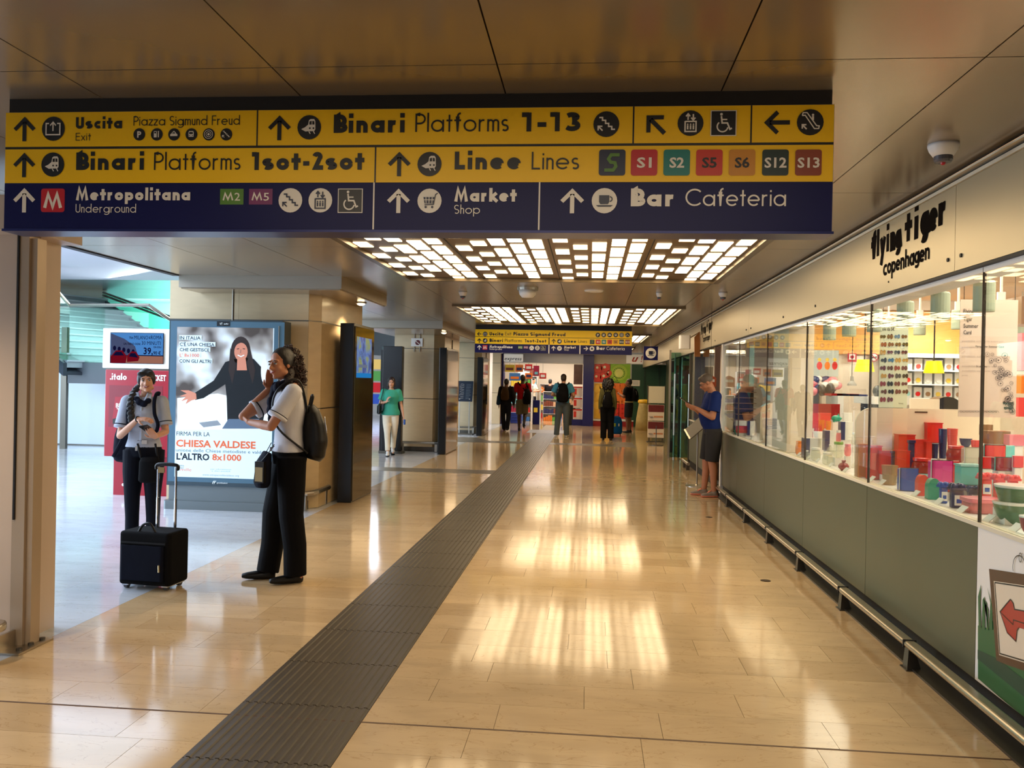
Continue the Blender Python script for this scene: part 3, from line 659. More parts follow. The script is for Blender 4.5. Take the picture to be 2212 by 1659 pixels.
def icon(s, kind, cx, cy, r, bg, fg, k=2):
    s.uid += 1
    if kind == 'wheel': s.R(cx-r, cy-r, cx+r, cy+r, fg, k, 'icon_field'); s.R(cx-r*.93, cy-r*.93, cx+r*.93, cy+r*.93, bg, k+1, 'icon_field')
    else: s.D(cx, cy, r, bg, k, 'icon_field')
    X, Z = s.q(cx, cy); c = s.sc(cx)*r; w = .11*c; k += 2; g = 'symbol'
    def S(pts, ww=1., closed=False): s.stroke([(X+a*c, Z+b*c) for a, b in pts], w*ww, fg, k, closed, g)
    def PO(pts, m=fg, kk=0): s.poly([(X+a*c, Z+b*c) for a, b in pts], m, k+kk, g)
    def DI(a, b, rr, m=fg, kk=0): s.disc(X+a*c, Z+b*c, rr*c, m, k+kk, 14, grp=g)
    if kind == 'exit': S([(-.35, .42), (-.6, .42), (-.6, -.5), (.6, -.5), (.6, .42), (.35, .42)]); S([(0, -.2), (0, .5)]); S([(-.25, .25), (0, .52), (.25, .25)])
    elif kind == 'train':
        PO([(-.66, -.16), (-.35, -.02), (-.08, .2), (-.02, .56), (.12, .66), (.42, .66), (.52, .5), (.54, -.18), (.44, -.34), (-.0, -.34), (-.3, -.36)])
        PO([(.02, .2), (.04, .46), (.22, .5), (.22, .2)], bg, 1); PO([(.28, .2), (.28, .5), (.44, .46), (.46, .2)], bg, 1)
        DI(.08, -.1, .075, bg, 1); DI(.38, -.1, .075, bg, 1); S([(-.0, -.36), (.12, -.56)], .7); S([(.38, -.36), (.5, -.56)], .7)
    elif kind == 'stairs':
        S([(-.55, .5), (-.3, .5), (-.3, .28), (-.06, .28), (-.06, .04), (.18, .04), (.18, -.2), (.42, -.2), (.42, -.42), (.68, -.42)]); S([(-.66, -.1), (-.66, -.2), (-.3, -.52)], .01)
        S([(-.62, -.5), (-.62, -.18), (-.3, -.18)]); S([(-.6, -.2), (-.28, -.52)])
    elif kind == 'lift':
        S([(-.42, .12), (.42, .12), (.42, -.66), (-.42, -.66)], 1, True)
        for a in (-.22, 0, .22): DI(a, -.1, .06); S([(a, -.18), (a, -.5)], 1.1)
        S([(-.2, .24), (-.2, .7)]); S([(-.36, .52), (-.2, .72), (-.04, .52)]); S([(.2, .24), (.2, .7)]); S([(.04, .42), (.2, .22), (.36, .42)])
    elif kind == 'wheel':
        DI(-.18, .7, .11); S([(-.18, .55), (-.12, .0), (.3, .0), (.5, -.5), (.66, -.42)], 1.15); S([(-.14, .28), (.28, .28)], .9)
        s.arc(X-.08*c, Z-.28*c, .42*c, 130, 350, w, fg, k, grp=g)
    elif kind == 'esc':
        S([(-.62, .5), (-.4, .52), (.3, -.5), (.62, -.5), (.66, -.3), (.46, -.28), (-.26, .72), (-.56, .72), (-.62, .5)], .8); DI(.18, .55, .09); S([(.18, .45), (.18, .15)], 1.4)
        S([(-.6, -.5), (-.6, -.2), (-.3, -.2)]); S([(-.58, -.22), (-.28, -.54)])
    elif kind == 'P': s.font('P', X-.3*c, Z-.5*c, 1.0*c, fg, k, .05, grp=g)
    elif kind == 'taxi': PO([(-.6, -.3), (-.6, 0), (-.42, .1), (-.26, .38), (.26, .38), (.42, .1), (.6, 0), (.6, -.3)]); PO([(-.28, .1), (-.18, .28), (.18, .28), (.28, .1)], bg, 1); PO([(-.14, .4), (-.14, .52), (.14, .52), (.14, .4)])
    elif kind == 'bus': PO([(-.42, -.42), (-.46, .2), (-.36, .52), (.36, .52), (.46, .2), (.42, -.42)]); PO([(-.32, .02), (-.3, .34), (.3, .34), (.32, .02)], bg, 1); DI(-.26, -.22, .08, bg, 1); DI(.26, -.22, .08, bg, 1)
    elif kind == 'target':
        DI(0, 0, .2); s.arc(X, Z, .42*c, 0, 360, w*.8, fg, k, 20, grp=g); s.arc(X, Z, .7*c, 0, 360, w*.8, fg, k, 22, grp=g)
    elif kind == 'pump': PO([(-.45, -.5), (-.45, .5), (.05, .5), (.05, -.5)]); PO([(-.34, .12), (-.34, .38), (-.06, .38), (-.06, .12)], bg, 1); DI(.32, .42, .11); S([(.32, .3), (.32, -.5)], 1.6)
    elif kind == 'cart':
        PO([(-.5, .3), (.42, .3), (.32, -.22), (-.4, -.22)])
        for a in (-.26, -.02, .2): S([(a, .3), (a, -.22)], .01)
        s.stroke([(X+a*c, Z+b*c) for a, b in [(-.48, .06), (.4, .06)]], w*.5, bg, k+1, grp=g)
        for a in (-.26, -.02, .22): s.stroke([(X+a*c, Z+b*c) for a, b in [(a*1.1, .3), (a, -.22)]], w*.5, bg, k+1, grp=g)
        S([(.68, .62), (.5, .5), (.34, -.3), (-.4, -.34)], .7); DI(-.3, -.52, .1); DI(.24, -.52, .1)
    elif kind == 'cup': PO([(-.42, .42), (.38, .42), (.38, -.1), (.28, -.28), (-.32, -.28), (-.42, -.1)]); s.arc(X+.42*c, Z+.12*c, .18*c, -90, 90, w*.8, fg, k, grp=g); PO([(-.66, -.36), (.66, -.36), (.5, -.48), (-.5, -.48)])
def sbox(s, px, py, sz, m, txt, fg, cap=.40):
    s.RR(px, py, px+sz, py+sz, P_w if 0 else m, 2, 'line_badge')
    wdt = len(txt)*.27*sz*1.05; s.F(txt, px+sz/2-wdt/2, px+sz/2+wdt/2, py+sz*.69, sz*cap, fg, .035, 3)
# --- the big sign ---
t = thing('hanging_sign', 'very large yellow and blue station sign hung across the passage nearest the viewer', 'sign', (-.78, 3.4, 2.15))
Y = 3.35
B(-2.47, .912, Y+.003, Y+.13, 2.152, 2.642).build('case', mat('sign_edge', (120, 118, 120), .4, .5), t)
B(-2.46, .905, Y+.01, Y+.12, 2.642, CEIL).build('mounting_bar', M_dark, t)
B(-2.475, .917, Y-.004, Y+.135, 2.143, 2.153).build('bottom_edge', mat('blue_edge', (22, 28, 90), .3, .3), t)
s = Sheet(Y)
zb, zy = on_y(900, 394, Y).z, on_y(900, 315, Y).z
s.rect(-2.468, 2.154, .91, zb-.001, P_b, 0, 'blue_panel'); s.rect(-2.468, zb, .91, zy-.005, P_y, 0, 'yellow_panel'); s.rect(-2.468, zy+.005, .91, 2.64, P_y, 0, 'yellow_panel')
s.rect(-2.468, zy-.005, .91, zy+.005, P_k, 0, 'divider')
def div(px, z0, z1, m, wd=.006): s.uid += 1; x = on_y(px, 350, Y).x; s.rect(x-wd/2, z0, x+wd/2, z1, m, 1, 'divider')
for p in (554.5, 1366.7, 1621): div(p, zy, 2.64, P_k)
div(811, zb, zy, P_k)
div(809, 2.155, zb, P_w); div(1166.6, 2.155, zb, P_w)
BO, LI = .25, .095
arrow(s, 53.7, 279, 25, P_k); icon(s, 'exit', 116, 278.5, 24.8, P_k, P_w)
s.T('Uscita', 164, 265, 278.5, 23.6, P_k, BO); s.T('Exit', 164, 197, 304, 15.5, P_k, LI); s.T('Piazza Sigmund Freud', 289, 519, 272, 19.5, P_k, LI)
for kx, kd in zip((301.5, 339.3, 376.7, 414, 451.6, 489.4), ('P', 'pump', 'taxi', 'bus', 'target', 'stairs')): icon(s, kd, kx, 290.7, 12.8, P_k, P_w)
arrow(s, 604, 276.5, 26, P_k); icon(s, 'train', 668.4, 275.3, 25.6, P_k, P_w)
s.T('Binari', 720, 875, 287.5, 38.6, P_k, BO); s.T('Platforms', 897, 1099, 285.5, 39, P_k, LI); s.T('1-13', 1127, 1254, 284.5, 40.5, P_k, BO)
icon(s, 'stairs', 1309.7, 268.6, 28, P_k, P_w); arrow(s, 1416, 269, 28, P_k, 135); icon(s, 'lift', 1491.5, 266.5, 28, P_k, P_w); icon(s, 'wheel', 1562.7, 266.5, 27.5, P_k, P_w)
arrow(s, 1678, 265, 28, P_k, 180); icon(s, 'esc', 1750, 264.5, 29, P_k, P_w)
arrow(s, 53, 356.6, 25, P_k); icon(s, 'train', 114.7, 355.8, 24.8, P_k, P_w)
s.T('Binari', 164, 312.5, 367.6, 35.8, P_k, BO); s.T('Platforms', 333, 520, 367.6, 36, P_k, LI); s.T('1sot-2sot', 544, 787, 367.6, 37, P_k, BO)
arrow(s, 862.5, 354.6, 26, P_k); icon(s, 'train', 928, 354.7, 26, P_k, P_w); s.T('Linee', 981, 1126, 366.4, 38, P_k, BO); s.T('Lines', 1148, 1251, 366.4, 38, P_k, LI)
bad = [(P_navy, '', P_w), (P_red, 'S1', P_w), (P_teal, 'S2', P_w), (P_redo, 'S5', P_k), (P_or, 'S6', P_k), (P_dg, 'S12', P_w), (P_br, 'S13', P_w)]
for px, (m, tx, fg) in zip((1294.3, 1363.4, 1433.7, 1504, 1574.7, 1646.7, 1718), bad):
    if tx: sbox(s, px, 323.5, 56, m, tx, fg)
    else:
        s.RR(px, 323.5, px+56, 379.5, m, 2, 'line_badge'); s.ST([(px+44, 335), (px+26, 335), (px+20, 344), (px+25, 351), (px+34, 352), (px+36, 360), (px+30, 368), (px+11, 368)], 7, P_green, 3, 'symbol')
arrow(s, 53, 432.7, 25, P_w); s.RR(89.5, 407.5, 139.5, 458.3, P_red, 1, 'line_badge')
def metro(s, cx, cy, r): s.ST([(cx-r, cy+r*.9), (cx-r*.55, cy-r*.85), (cx, cy+r*.75), (cx+r*.55, cy-r*.85), (cx+r, cy+r*.9)], r*.42, P_w, 2, 'symbol')
metro(s, 114.5, 434, 17)
s.T('Metropolitana', 164, 412, 433, 25, P_w, BO); s.T('Underground', 164, 295, 459.5, 17.5, P_w, LI)
for a, m, tx in ((476, P_green, '2'), (538.5, P_pur, '5')):
    s.R(a, 408, a+50, 442, m, 1, 'line_badge'); s.ST([(a+7, 433), (a+11, 418), (a+17, 431), (a+23, 418), (a+27, 433)], 3.4, P_w, 2, 'lettering'); s.F(tx, a+31, a+43, 433.5, 17, P_w, .01)
icon(s, 'stairs', 627.7, 433, 25.6, P_w, P_navy); icon(s, 'lift', 692.4, 433, 25.6, P_w, P_navy); icon(s, 'wheel', 757, 434, 26.3, P_k, P_w)
arrow(s, 861, 434, 26, P_w); icon(s, 'cart', 928, 434, 26, P_w, P_navy); s.T('Market', 981, 1116, 435.8, 28, P_w, BO); s.T('Shop', 981, 1037, 462, 19, P_w, LI)
arrow(s, 1236, 434, 27, P_w); icon(s, 'cup', 1305.6, 433.8, 27.5, P_w, P_navy); s.T('Bar', 1361, 1458, 446, 39, P_w, BO); s.T('Cafeteria', 1480, 1698, 445.4, 38, P_w, LI)
s.build(t)
# --- the second sign ---
t = thing('hanging_sign', 'smaller far away yellow and blue station sign hung across the passage before the store', 'sign', (-.77, 17.05, 2.13)); Y = 17.0
B(-2.34, .81, Y+.004, Y+.13, 2.14, 2.612).build('case', MATS['sign_edge'], t); B(-2.33, .8, Y+.01, Y+.12, 2.612, CEIL).build('mounting_bar', M_dark, t)
s = Sheet(Y, .002)
C8 = lambda x, y: (1000+x/5.53, 700+y/5.53)
s.rect(-2.338, 2.142, .808, 2.318, P_b, 0, 'blue_panel'); s.rect(-2.338, 2.32, .808, 2.458, P_y, 0, 'yellow_panel'); s.rect(-2.338, 2.466, .808, 2.61, P_y, 0, 'yellow_panel'); s.rect(-2.338, 2.457, .808, 2.467, P_k, 0, 'divider')
x = on_y(1186, 740, Y).x; s.rect(x-.01, 2.32, x+.01, 2.458, P_k, 1, 'divider'); s.rect(x-.01, 2.142, x+.01, 2.318, P_w, 1, 'divider'); x = on_y(1253, 740, Y).x; s.rect(x-.01, 2.142, x+.01, 2.318, P_w, 1, 'divider')
def TT(s, txt, a, b, y, cap, m, wt): s.T(txt, 1000+a/5.53, 1000+b/5.53, 700+y/5.53, cap/5.53, m, wt)
arrow(s, *C8(195, 118), 4.8, P_k, 180); icon(s, 'exit', *C8(265, 119), 5, P_k, P_w)
TT(s, 'Uscita', 317, 482, 136, 40, P_k, .24); TT(s, 'Exit', 502, 577, 136, 40, P_k, .1); TT(s, 'Piazza Sigmund Freud', 602, 1226, 137, 40, P_k, .24)
for a, kd in zip((1612, 1682, 1753, 1825, 1896, 1967), ('P', 'pump', 'taxi', 'bus', 'target', 'stairs')): icon(s, kd, *C8(a, 131), 5, P_k, P_w)
arrow(s, *C8(196, 198), 5, P_k); icon(s, 'train', *C8(265, 198), 5, P_k, P_w); TT(s, 'Binari', 317, 480, 213, 38, P_k, .24); TT(s, 'Platforms', 500, 708, 215, 38, P_k, .1); TT(s, '1sot-2sot', 740, 996, 218, 38, P_k, .24)
arrow(s, *C8(1084, 205), 5, P_k); icon(s, 'train', *C8(1153, 207), 5, P_k, P_w); TT(s, 'Linee', 1208, 1355, 222, 36, P_k, .24); TT(s, 'Lines', 1378, 1483, 224, 36, P_k, .1)
for a, (m, tx, fg) in zip((1517, 1587, 1657, 1727, 1797, 1868, 1939), bad):
    p = C8(a, 187)
    if tx: sbox(s, p[0], p[1], 9.7, m, tx, fg)
    else: s.R(p[0], p[1], p[0]+9.7, p[1]+9.7, m, 2, 'line_badge'); s.ST([(p[0]+7.5, p[1]+2), (p[0]+3.5, p[1]+2.5), (p[0]+6.5, p[1]+6), (p[0]+2, p[1]+7.6)], 1.3, P_green, 3, 'symbol')
arrow(s, *C8(196, 278), 5, P_w); p = C8(263, 279); s.R(p[0]-5, p[1]-5, p[0]+5, p[1]+5, P_red, 1, 'line_badge'); metro(s, p[0], p[1]+.3, 3.4)
TT(s, 'Metropolitana', 317, 592, 285, 32, P_w, .24); TT(s, 'Underground', 317, 465, 308, 20, P_w, .12)
for a, m, tx in ((660, P_green, '2'), (727, P_pur, '5')):
    p = C8(a, 262); s.R(p[0], p[1], p[0]+9.4, p[1]+6, m, 1, 'line_badge'); s.F('M'+tx, p[0]+.8, p[0]+8.6, p[1]+5, 4, P_w, .02)
for kd, a in (('stairs', 821), ('lift', 889)): icon(s, kd, *C8(a, 286), 5, P_w, P_navy)
icon(s, 'wheel', *C8(958, 288), 5, P_k, P_w); arrow(s, *C8(1082, 289), 5, P_w); icon(s, 'cart', *C8(1153, 290), 5, P_w, P_navy)
TT(s, 'Market', 1208, 1348, 292, 30, P_w, .24); TT(s, 'Shop', 1208, 1265, 316, 20, P_w, .12); arrow(s, *C8(1470, 293), 5, P_w, 0); icon(s, 'cup', *C8(1541, 295), 5.2, P_w, P_navy)
TT(s, 'Bar', 1594, 1698, 308, 40, P_w, .24); TT(s, 'Cafeteria', 1714, 1932, 310, 40, P_w, .1)
s.build(t)
# --- small cup sign ---
t = thing('hanging_sign', 'small square dark blue hanging sign with a white coffee cup', 'sign', (1.46, 21.04, 2.16)); Y = 21.0
B(1.29, 1.635, Y+.004, Y+.08, 2.16, 2.5).build('case', P_b, t); B(1.45, 1.47, Y+.03, Y+.05, 2.5, CEIL).build('rod', M_steel, t)
s = Sheet(Y, .003); icon(s, 'cup', 1406, 763, 11.5, P_w, P_navy, 1); s.build(t)

# --- shop lettering on the fascia: u runs towards the viewer ---
M_ink = mat('sign_ink', (20, 13, 9), .9, spec=.05)
def ft_logo(parent, X, y0, y1, z0, h, small=False):
    s = Flat((X, y0, z0), (0, -1, 0), (0, 0, 1), .0015); W_ = y0-y1
    # playful uneven letters: each with its own height and baseline
    def line(txt, x, z, h_, wd, wob, bold):
        n = len(txt)
        for i, ch in enumerate(txt):
            if ch != ' ': hh = h_*(1+.16*wob[(i*3+1) % len(wob)]); ww = wd/n*(.92 if ch not in 'li' else .38); s.text(ch, x+wd*i/n+(0 if ch not in 'li' else wd/n*.28), z+h_*wob[i % len(wob)]*.10, hh, M_ink, 1, bold, ww/(glyph(ch, bold)[1]*hh))
    line('flying', 0, h*.50, h*.42, W_*.45, [0, .5, -.3, .6, 0, .2], .24); line('tiger', W_*.50, h*.53, h*.46, W_*.50, [.3, -.2, .2, 0, .6], .27)
    line('copenhagen', W_*.20, h*.16, h*.26, W_*.62, [0, .3, -.1, .2, 0, .3], .17)
    s.disc(W_*.285, h*.04, h*.018, M_ink, 1)
    s.build(parent)
t = thing('shop_lettering', 'large dark cut out shop name letters on the metal band nearest the viewer', 'lettering', (XW-.031, 5.3, 2.2)); ft_logo(t, XW-.031, 5.98, 4.74, 2.225, .41)
t = thing('shop_lettering', 'small far shop name letters on the metal band above the shop entrance', 'lettering', (XW-.031, 14.2, 2.2)); ft_logo(t, XW-.031, 14.9, 13.5, 2.23, .40)

# ================= KIOSKS =================
P_pw = lum('poster_white', (214, 232, 240)); P_pt = lum('poster_teal', (70, 98, 116)); P_pk = lum('poster_ink', (24, 30, 42)); P_po = lum('poster_orange', (206, 100, 62)); P_gr = lum('grey', (120, 130, 140))
def blotch(name, a, b, c, scale=4, emit=0.):
    m = mat(name, a, .35); nt = m.node_tree; bs = nt.nodes['Principled BSDF']; g = nt.nodes.new('ShaderNodeNewGeometry'); n = nt.nodes.new('ShaderNodeTexNoise'); n.inputs['Scale'].default_value = scale; n.inputs['Detail'].default_value = 2
    r = nt.nodes.new('ShaderNodeValToRGB'); e = r.color_ramp.elements; e[0].position = .38; e[0].color = (*s2l(a), 1); e[1].position = .62; e[1].color = (*s2l(c), 1); q = e.new(.5); q.color = (*s2l(b), 1)
    nt.links.new(g.outputs['Position'], n.inputs['Vector']); nt.links.new(n.outputs['Fac'], r.inputs[0]); nt.links.new(r.outputs[0], bs.inputs['Base Color'])
    if emit: nt.links.new(r.outputs[0], bs.inputs['Emission Color']); bs.inputs['Emission Strength'].default_value = emit
    return m
t = thing('poster_kiosk', 'tall backlit advertising poster case standing before the nearest pillar', 'advertising case', (-4.2, 9.55, 0)); Y = 9.42
M_case = mat('case_grey', (120, 128, 130), .35, .5)
MB().rbox(-4.92, -3.48, 9.43, 9.72, .0, .10, .03).build('base', M_case, t)
B(-4.86, -3.54, 9.45, 9.70, .10, .30).build('plinth', M_case, t)
B(-4.875, -3.525, Y+.002, 9.70, .28, 2.20).build('case', mat('case_edge', (70, 84, 92), .3, .4), t)
MB().tube([(-4.17, 9.55, 2.2), (-4.17, 9.55, 2.56)], .014, 8).build('cable_pipe', M_steeld, t)
def backlit(name, col, e=.45):
    return mat(name, col, .3, emit=col, strength=e)
bl = {k: backlit('lit_'+k, c) for k, c in dict(white=(206, 228, 240), teal=(66, 96, 116), ink=(24, 30, 42), orange=(206, 100, 62), grey=(130, 140, 150), black=(18, 22, 26), skin=(196, 130, 108), hair=(44, 34, 32), jean=(84, 104, 128), pale=(226, 236, 240), strap=(140, 160, 176), shadow=(90, 84, 80)).items()}
bgm = blotch('lit_street', (70, 62, 58), (150, 148, 146), (214, 226, 232), 2.6, .45)
s = Sheet(Y, .001)
s.R(369, 693, 608, 1047, bl['teal'], 0, 'mount'); s.R(383, 706, 586, 1036, bl['white'], 1, 'sheet'); s.R(383, 706, 586, 928, bgm, 2, 'picture')
s.PL([(383, 860), (470, 850), (560, 870), (586, 880), (586, 928), (383, 928)], bl['pale'], 3, 'picture')
# picture of a woman with a stretched out arm
s.PL([(487, 782), (520, 772), (548, 775), (571, 800), (577, 870), (565, 925), (492, 925), (490, 860), (487, 830), (440, 860), (422, 864), (416, 852), (462, 822)], bl['black'], 4, 'figure')
s.PL([(494, 905), (560, 905), (566, 926), (480, 926)], bl['jean'], 5, 'figure')
s.D(520, 757, 21, bl['hair'], 4, 'figure', ry=29); s.PL([(513, 775), (531, 775), (534, 800), (512, 800)], bl['skin'], 5, 'figure'); s.PL([(498, 750), (494, 800), (502, 830), (510, 790)], bl['hair'], 5, 'figure'); s.PL([(540, 750), (552, 800), (546, 830), (534, 785)], bl['hair'], 5, 'figure')
s.D(521, 760, 14.5, bl['skin'], 6, 'figure', ry=19); s.ST([(514, 767), (521, 770.5), (528, 767)], 2.0, bl['pale'], 7, 'figure'); s.ST([(521, 755), (520, 763)], 1, bl['shadow'], 7, 'figure'); s.ST([(512, 754), (517, 753)], 1.6, bl['hair'], 7, 'figure'); s.ST([(525, 753), (530, 754)], 1.6, bl['hair'], 7, 'figure'); s.PL([(507, 752), (510, 740), (522, 735), (534, 741), (537, 754), (532, 743), (521, 740), (512, 744)], bl['hair'], 7, 'figure')
s.PL([(424, 850), (408, 843), (390, 843), (404, 850), (388, 856), (402, 857), (391, 867), (406, 862), (401, 873), (414, 865), (425, 862)], bl['skin'], 5, 'figure')
s.PL([(430, 913), (470, 908), (478, 918), (440, 923)], bl['grey'], 5, 'figure'); s.D(571, 800, 7, bl['pale'], 5, 'figure', ry=26)
for tx, a, b_, y, m in (('IN ITALIA', 389, 434, 733, 'ink'), ("C'È UNA CHIESA", 389, 464, 747, 'ink'), ('CHE GESTISCE', 389, 453, 758.5, 'ink'), ("L' 8x1000", 389, 431, 770.5, 'orange'), ('CON GLI ALTRI', 388, 457, 783, 'ink')):
    s.R(a-1, y-9.2, b_+2, y+1.6, bl['white'], 9, 'caption_strip'); s.F(tx, a, b_, y, 7, bl[m], .02, 10)
s.R(383, 928, 586, 1036, bl['white'], 9, 'sheet')
s.F('FIRMA PER LA', 382, 454, 940.5, 9, bl['ink'], .005, 10); s.F('CHIESA VALDESE', 381, 553, 964, 14.5, bl['orange'], .045, 10); s.F('unione delle Chiese metodiste e valdesi', 381, 578, 975, 7, bl['teal'], 0, 10)
s.F("L'ALTRO", 382, 453, 992, 13.5, bl['ink'], .045, 10); s.F('8x1000', 459, 522, 993.5, 13, bl['orange'], .04, 10); s.F('8', 382, 387.5, 1017, 9, bl['ink'], .0, 10); s.F('otto', 384, 398, 1007, 4, bl['ink'], 0, 10); s.F('per', 388, 398, 1012, 4, bl['ink'], 0, 10); s.F('mille', 391, 414, 1017, 6.5, bl['orange'], 0, 10)
s.F('www.ottopermillevaldese.org', 438, 517, 1027, 4, bl['grey'], 0, 10); s.F('per informazioni', 456, 500, 1014, 2.5, bl['grey'], 0, 10); s.F('e altri moduli', 458, 498, 1018, 2.5, bl['grey'], 0, 10)
s.F('ff', 459, 468, 1045, 7, bl['pale'], 0, 10, .3); s.F('grandistazioni', 469, 492, 1044, 3, bl['pale'], 0, 10); s.R(469, 694, 497, 705, bl['black'], 5, 'tag'); s.F('VT', 475, 481, 702, 5, bl['pale'], 0, 6); s.F('adv', 484, 494, 701, 3.2, bl['pale'], 0, 6)
s.build(t)
B(-3.565, -3.555, Y-.016, Y, .35, 2.14).build('glass_edge', M_steel, t)

M_bronze = mat('bronze_glass', (112, 94, 62), .10, .85, vary=.15, scale=1.5)
def totem(x0, x1, y0, y1, h, lb, scr=M_bronze):
    t = thing('information_totem', lb, 'totem', ((x0+x1)/2, (y0+y1)/2, 0))
    B(x0, x1-.012, y0, y1, 0, h).build('housing', M_black, t, bev=.006)
    B(x1-.012, x1, y0+.03, y1-.03, .02, h-.035).build('glass_face', scr, t)
    return t
t = totem(-3.13, -2.94, 10.36, 11.33, 2.25, 'tall black totem with bronze glass and a blue screen beside the nearest pillar')
sc_ = Flat((-2.94, 10.45, 0), (0, 1, 0), (0, 0, 1), .0015)
m = blotch('screen_blue', (30, 60, 130), (70, 110, 180), (110, 130, 90), 6, .8)
sc_.rect(0, 1.57, .73, 2.09, m, 1, 'screen'); sc_.rect(0, 1.57, .73, 1.63, lamp_mat('screen_azure', (40, 130, 200), .8), 2, 'screen'); sc_.font('IdXe', .12, 1.80, .12, lamp_mat('screen_grey', (120, 130, 150), .7), 3, 0, .8)
sc_.rect(.08, 1.70, .5, 1.74, MATS['screen_grey'], 3, 'screen'); sc_.build(t)
totem(-3.17, -3.0, 17.6, 19.1, 2.25, 'tall black totem with a mirror bright face beside the second pillar', mat('mirror_face', (186, 174, 160), .08, .95, vary=.2, scale=2))
totem(-3.22, -3.05, 24.0, 25.1, 2.25, 'tall black totem with a mirror bright face beside the third pillar', MATS['mirror_face'])
t = thing('poster_kiosk', 'black back of a tall advertising case behind the walking woman in green', 'advertising case', (-4.1, 17.3, 0))
B(-4.36, -3.94, 17.5, 17.68, .06, 2.26).build('case', M_black, t, bev=.01); B(-4.40, -3.90, 17.45, 17.73, 0, .06).build('base', M_steeld, t); B(-4.40, -4.36, 17.5, 17.68, .06, 2.18).build('side_post', M_black, t)
# red and white symbol plate on pillar two
t = thing('symbol_plate', 'small white plate with a dark red symbol hung on the second pillar', 'sign', (-3.95, 18.26, 2.2)); s = Sheet(18.27, .002)
p0 = on_y(888, 748, 18.27); p1 = on_y(913, 731, 18.27); B(p0.x, p1.x, 18.272, 18.296, p0.z, p1.z).build('plate', M_white, t)
s.D(902.5, 740, 5.5, lum('dark_red', (96, 14, 24)), 1, 'symbol'); s.ST([(896, 735), (909, 746)], 1.4, P_w, 2, 'symbol'); s.build(t)
for a in (895, 907): b_ = on_y(a, 730, 18.27); B(b_.x-.008, b_.x+.008, 18.275, 18.29, p0.z-.12, p1.z+.2).build('hanger', M_steel, t)
# city plan board on two legs
t = thing('plan_board', 'dark blue tilted plan board on two steel legs by the third pillar', 'board', (-3.66, 24.45, 0))
MB().add([(-3.88, 24.450, .97), (-3.42, 24.450, .97), (-3.42, 24.680, 1.56), (-3.88, 24.680, 1.56), (-3.88, 24.480, .96), (-3.42, 24.480, .96), (-3.42, 24.710, 1.55), (-3.88, 24.710, 1.55)],
         [(0, 1, 2, 3), (7, 6, 5, 4), (0, 4, 5, 1), (1, 5, 6, 2), (2, 6, 7, 3), (3, 7, 4, 0)]).build('board', lum('plan_blue', (30, 44, 62)), t)
s = Flat((-3.88, 24.446, .97), (1, 0, 0), (0, .363, .932), .002)
r_ = random.Random(5)
for k in range(9): y0 = .08+.055*k; s.stroke([(.06+r_.random()*.05, y0), (.12+r_.random()*.08, y0+.02), (.2, y0+r_.random()*.03)], .006, P_w, 1, grp='plan')
for k in range(14): s.rect(.26, .07+.035*k, .26+.1+.05*r_.random(), .078+.035*k, P_gr, 1, 'plan')
s.build(t)
for x in (-3.79, -3.5): B(x-.015, x+.015, 24.470, 24.500, .03, 1.05).build('leg', M_steel, t)
B(-3.92, -3.38, 24.330, 24.680, 0, .03).build('base', M_steeld, t)
# cables on pillars
for (x, y) in ((-3.215, 19.5), (-3.245, 26.2)):
    MB().tube([(x, y, 2.5), (x, y, 2.1), (x, y, 1.9), (x+.01, y-.1, 1.78), (x+.02, y-.3, 1.74)], .012, 6).build('cable', M_dark, label='thin dark cable down the side of the %s pillar' % ('second' if y < 20 else 'third'), cat='cable')
# ================= THE HALL ON THE LEFT =================
M_hc = mat('hall_ceiling', (216, 210, 222), .45); M_wc = mat('white_laminate', (226, 238, 244), .3); M_ital = mat('crimson_laminate', (150, 8, 32), .28)
hc = structure('ceiling_hall', (-12, 15, 3.7))
# big sloping ceiling panels
for x0, x1, y0, y1 in ((-8.6, -4.82, -2, 8), (-8.6, -4.82, 8, 13.1), (-8.6, -4.82, 13.1, 18.2), (-12.6, -8.6, -2, 8), (-12.6, -8.6, 8, 13.1), (-12.6, -8.6, 13.1, 18.2), (-24, -12.6, -2, 18.2)):
    B(x0+.01, x1-.01, y0+.01, y1-.01, 3.68, 3.72).build('ceiling_panel', M_hc, hc)
M_can = mat('canopy_glass', (150, 162, 166), .2, .3, vary=.4, scale=1.5, stretch=(.4, 3, 1))
for k in range(3): MB().add([(-24, 18.2+k*1.9, 3.68+.0*k), (-4.9, 18.2+k*1.9, 3.68), (-4.9, 20.08+k*1.9, 3.68), (-24, 20.08+k*1.9, 3.68), (-24, 18.2+k*1.9, 3.74), (-4.9, 18.2+k*1.9, 3.74), (-4.9, 20.08+k*1.9, 3.74), (-24, 20.08+k*1.9, 3.74)],
    [(0, 3, 2, 1), (4, 5, 6, 7), (0, 1, 5, 4), (2, 3, 7, 6), (0, 4, 7, 3), (1, 2, 6, 5)]).build('canopy_pane', M_can, hc)
B(-24, -4.7, 23.95, 42, 4.9, 4.95).build('upper_ceiling', M_hc, hc)
B(-24, -4.7, 23.9, 23.95, 3.7, 4.95).build('canopy_edge', M_hc, hc)
for x in (-5.6,): B(-9.0, -6.0, 10.5, 11.6, 3.66, 3.70).build('green_panel', mat('green_glass', (30, 110, 104), .15), hc)
hw = structure('wall_back', (-12, 42, 0))
B(-26, -3.3, 42, 42.1, 0, 5).build('wall_panel', mat('hall_wall', (214, 222, 226), .5), hw)
B(-24.1, -24, -2, 42, 0, 5).build('wall_panel', mat('hall_wall', (214, 222, 226)), hw)
B(-24, -3.4, -2.1, -2, 0, 5).build('wall_panel', mat('hall_wall', (214, 222, 226)), hw)
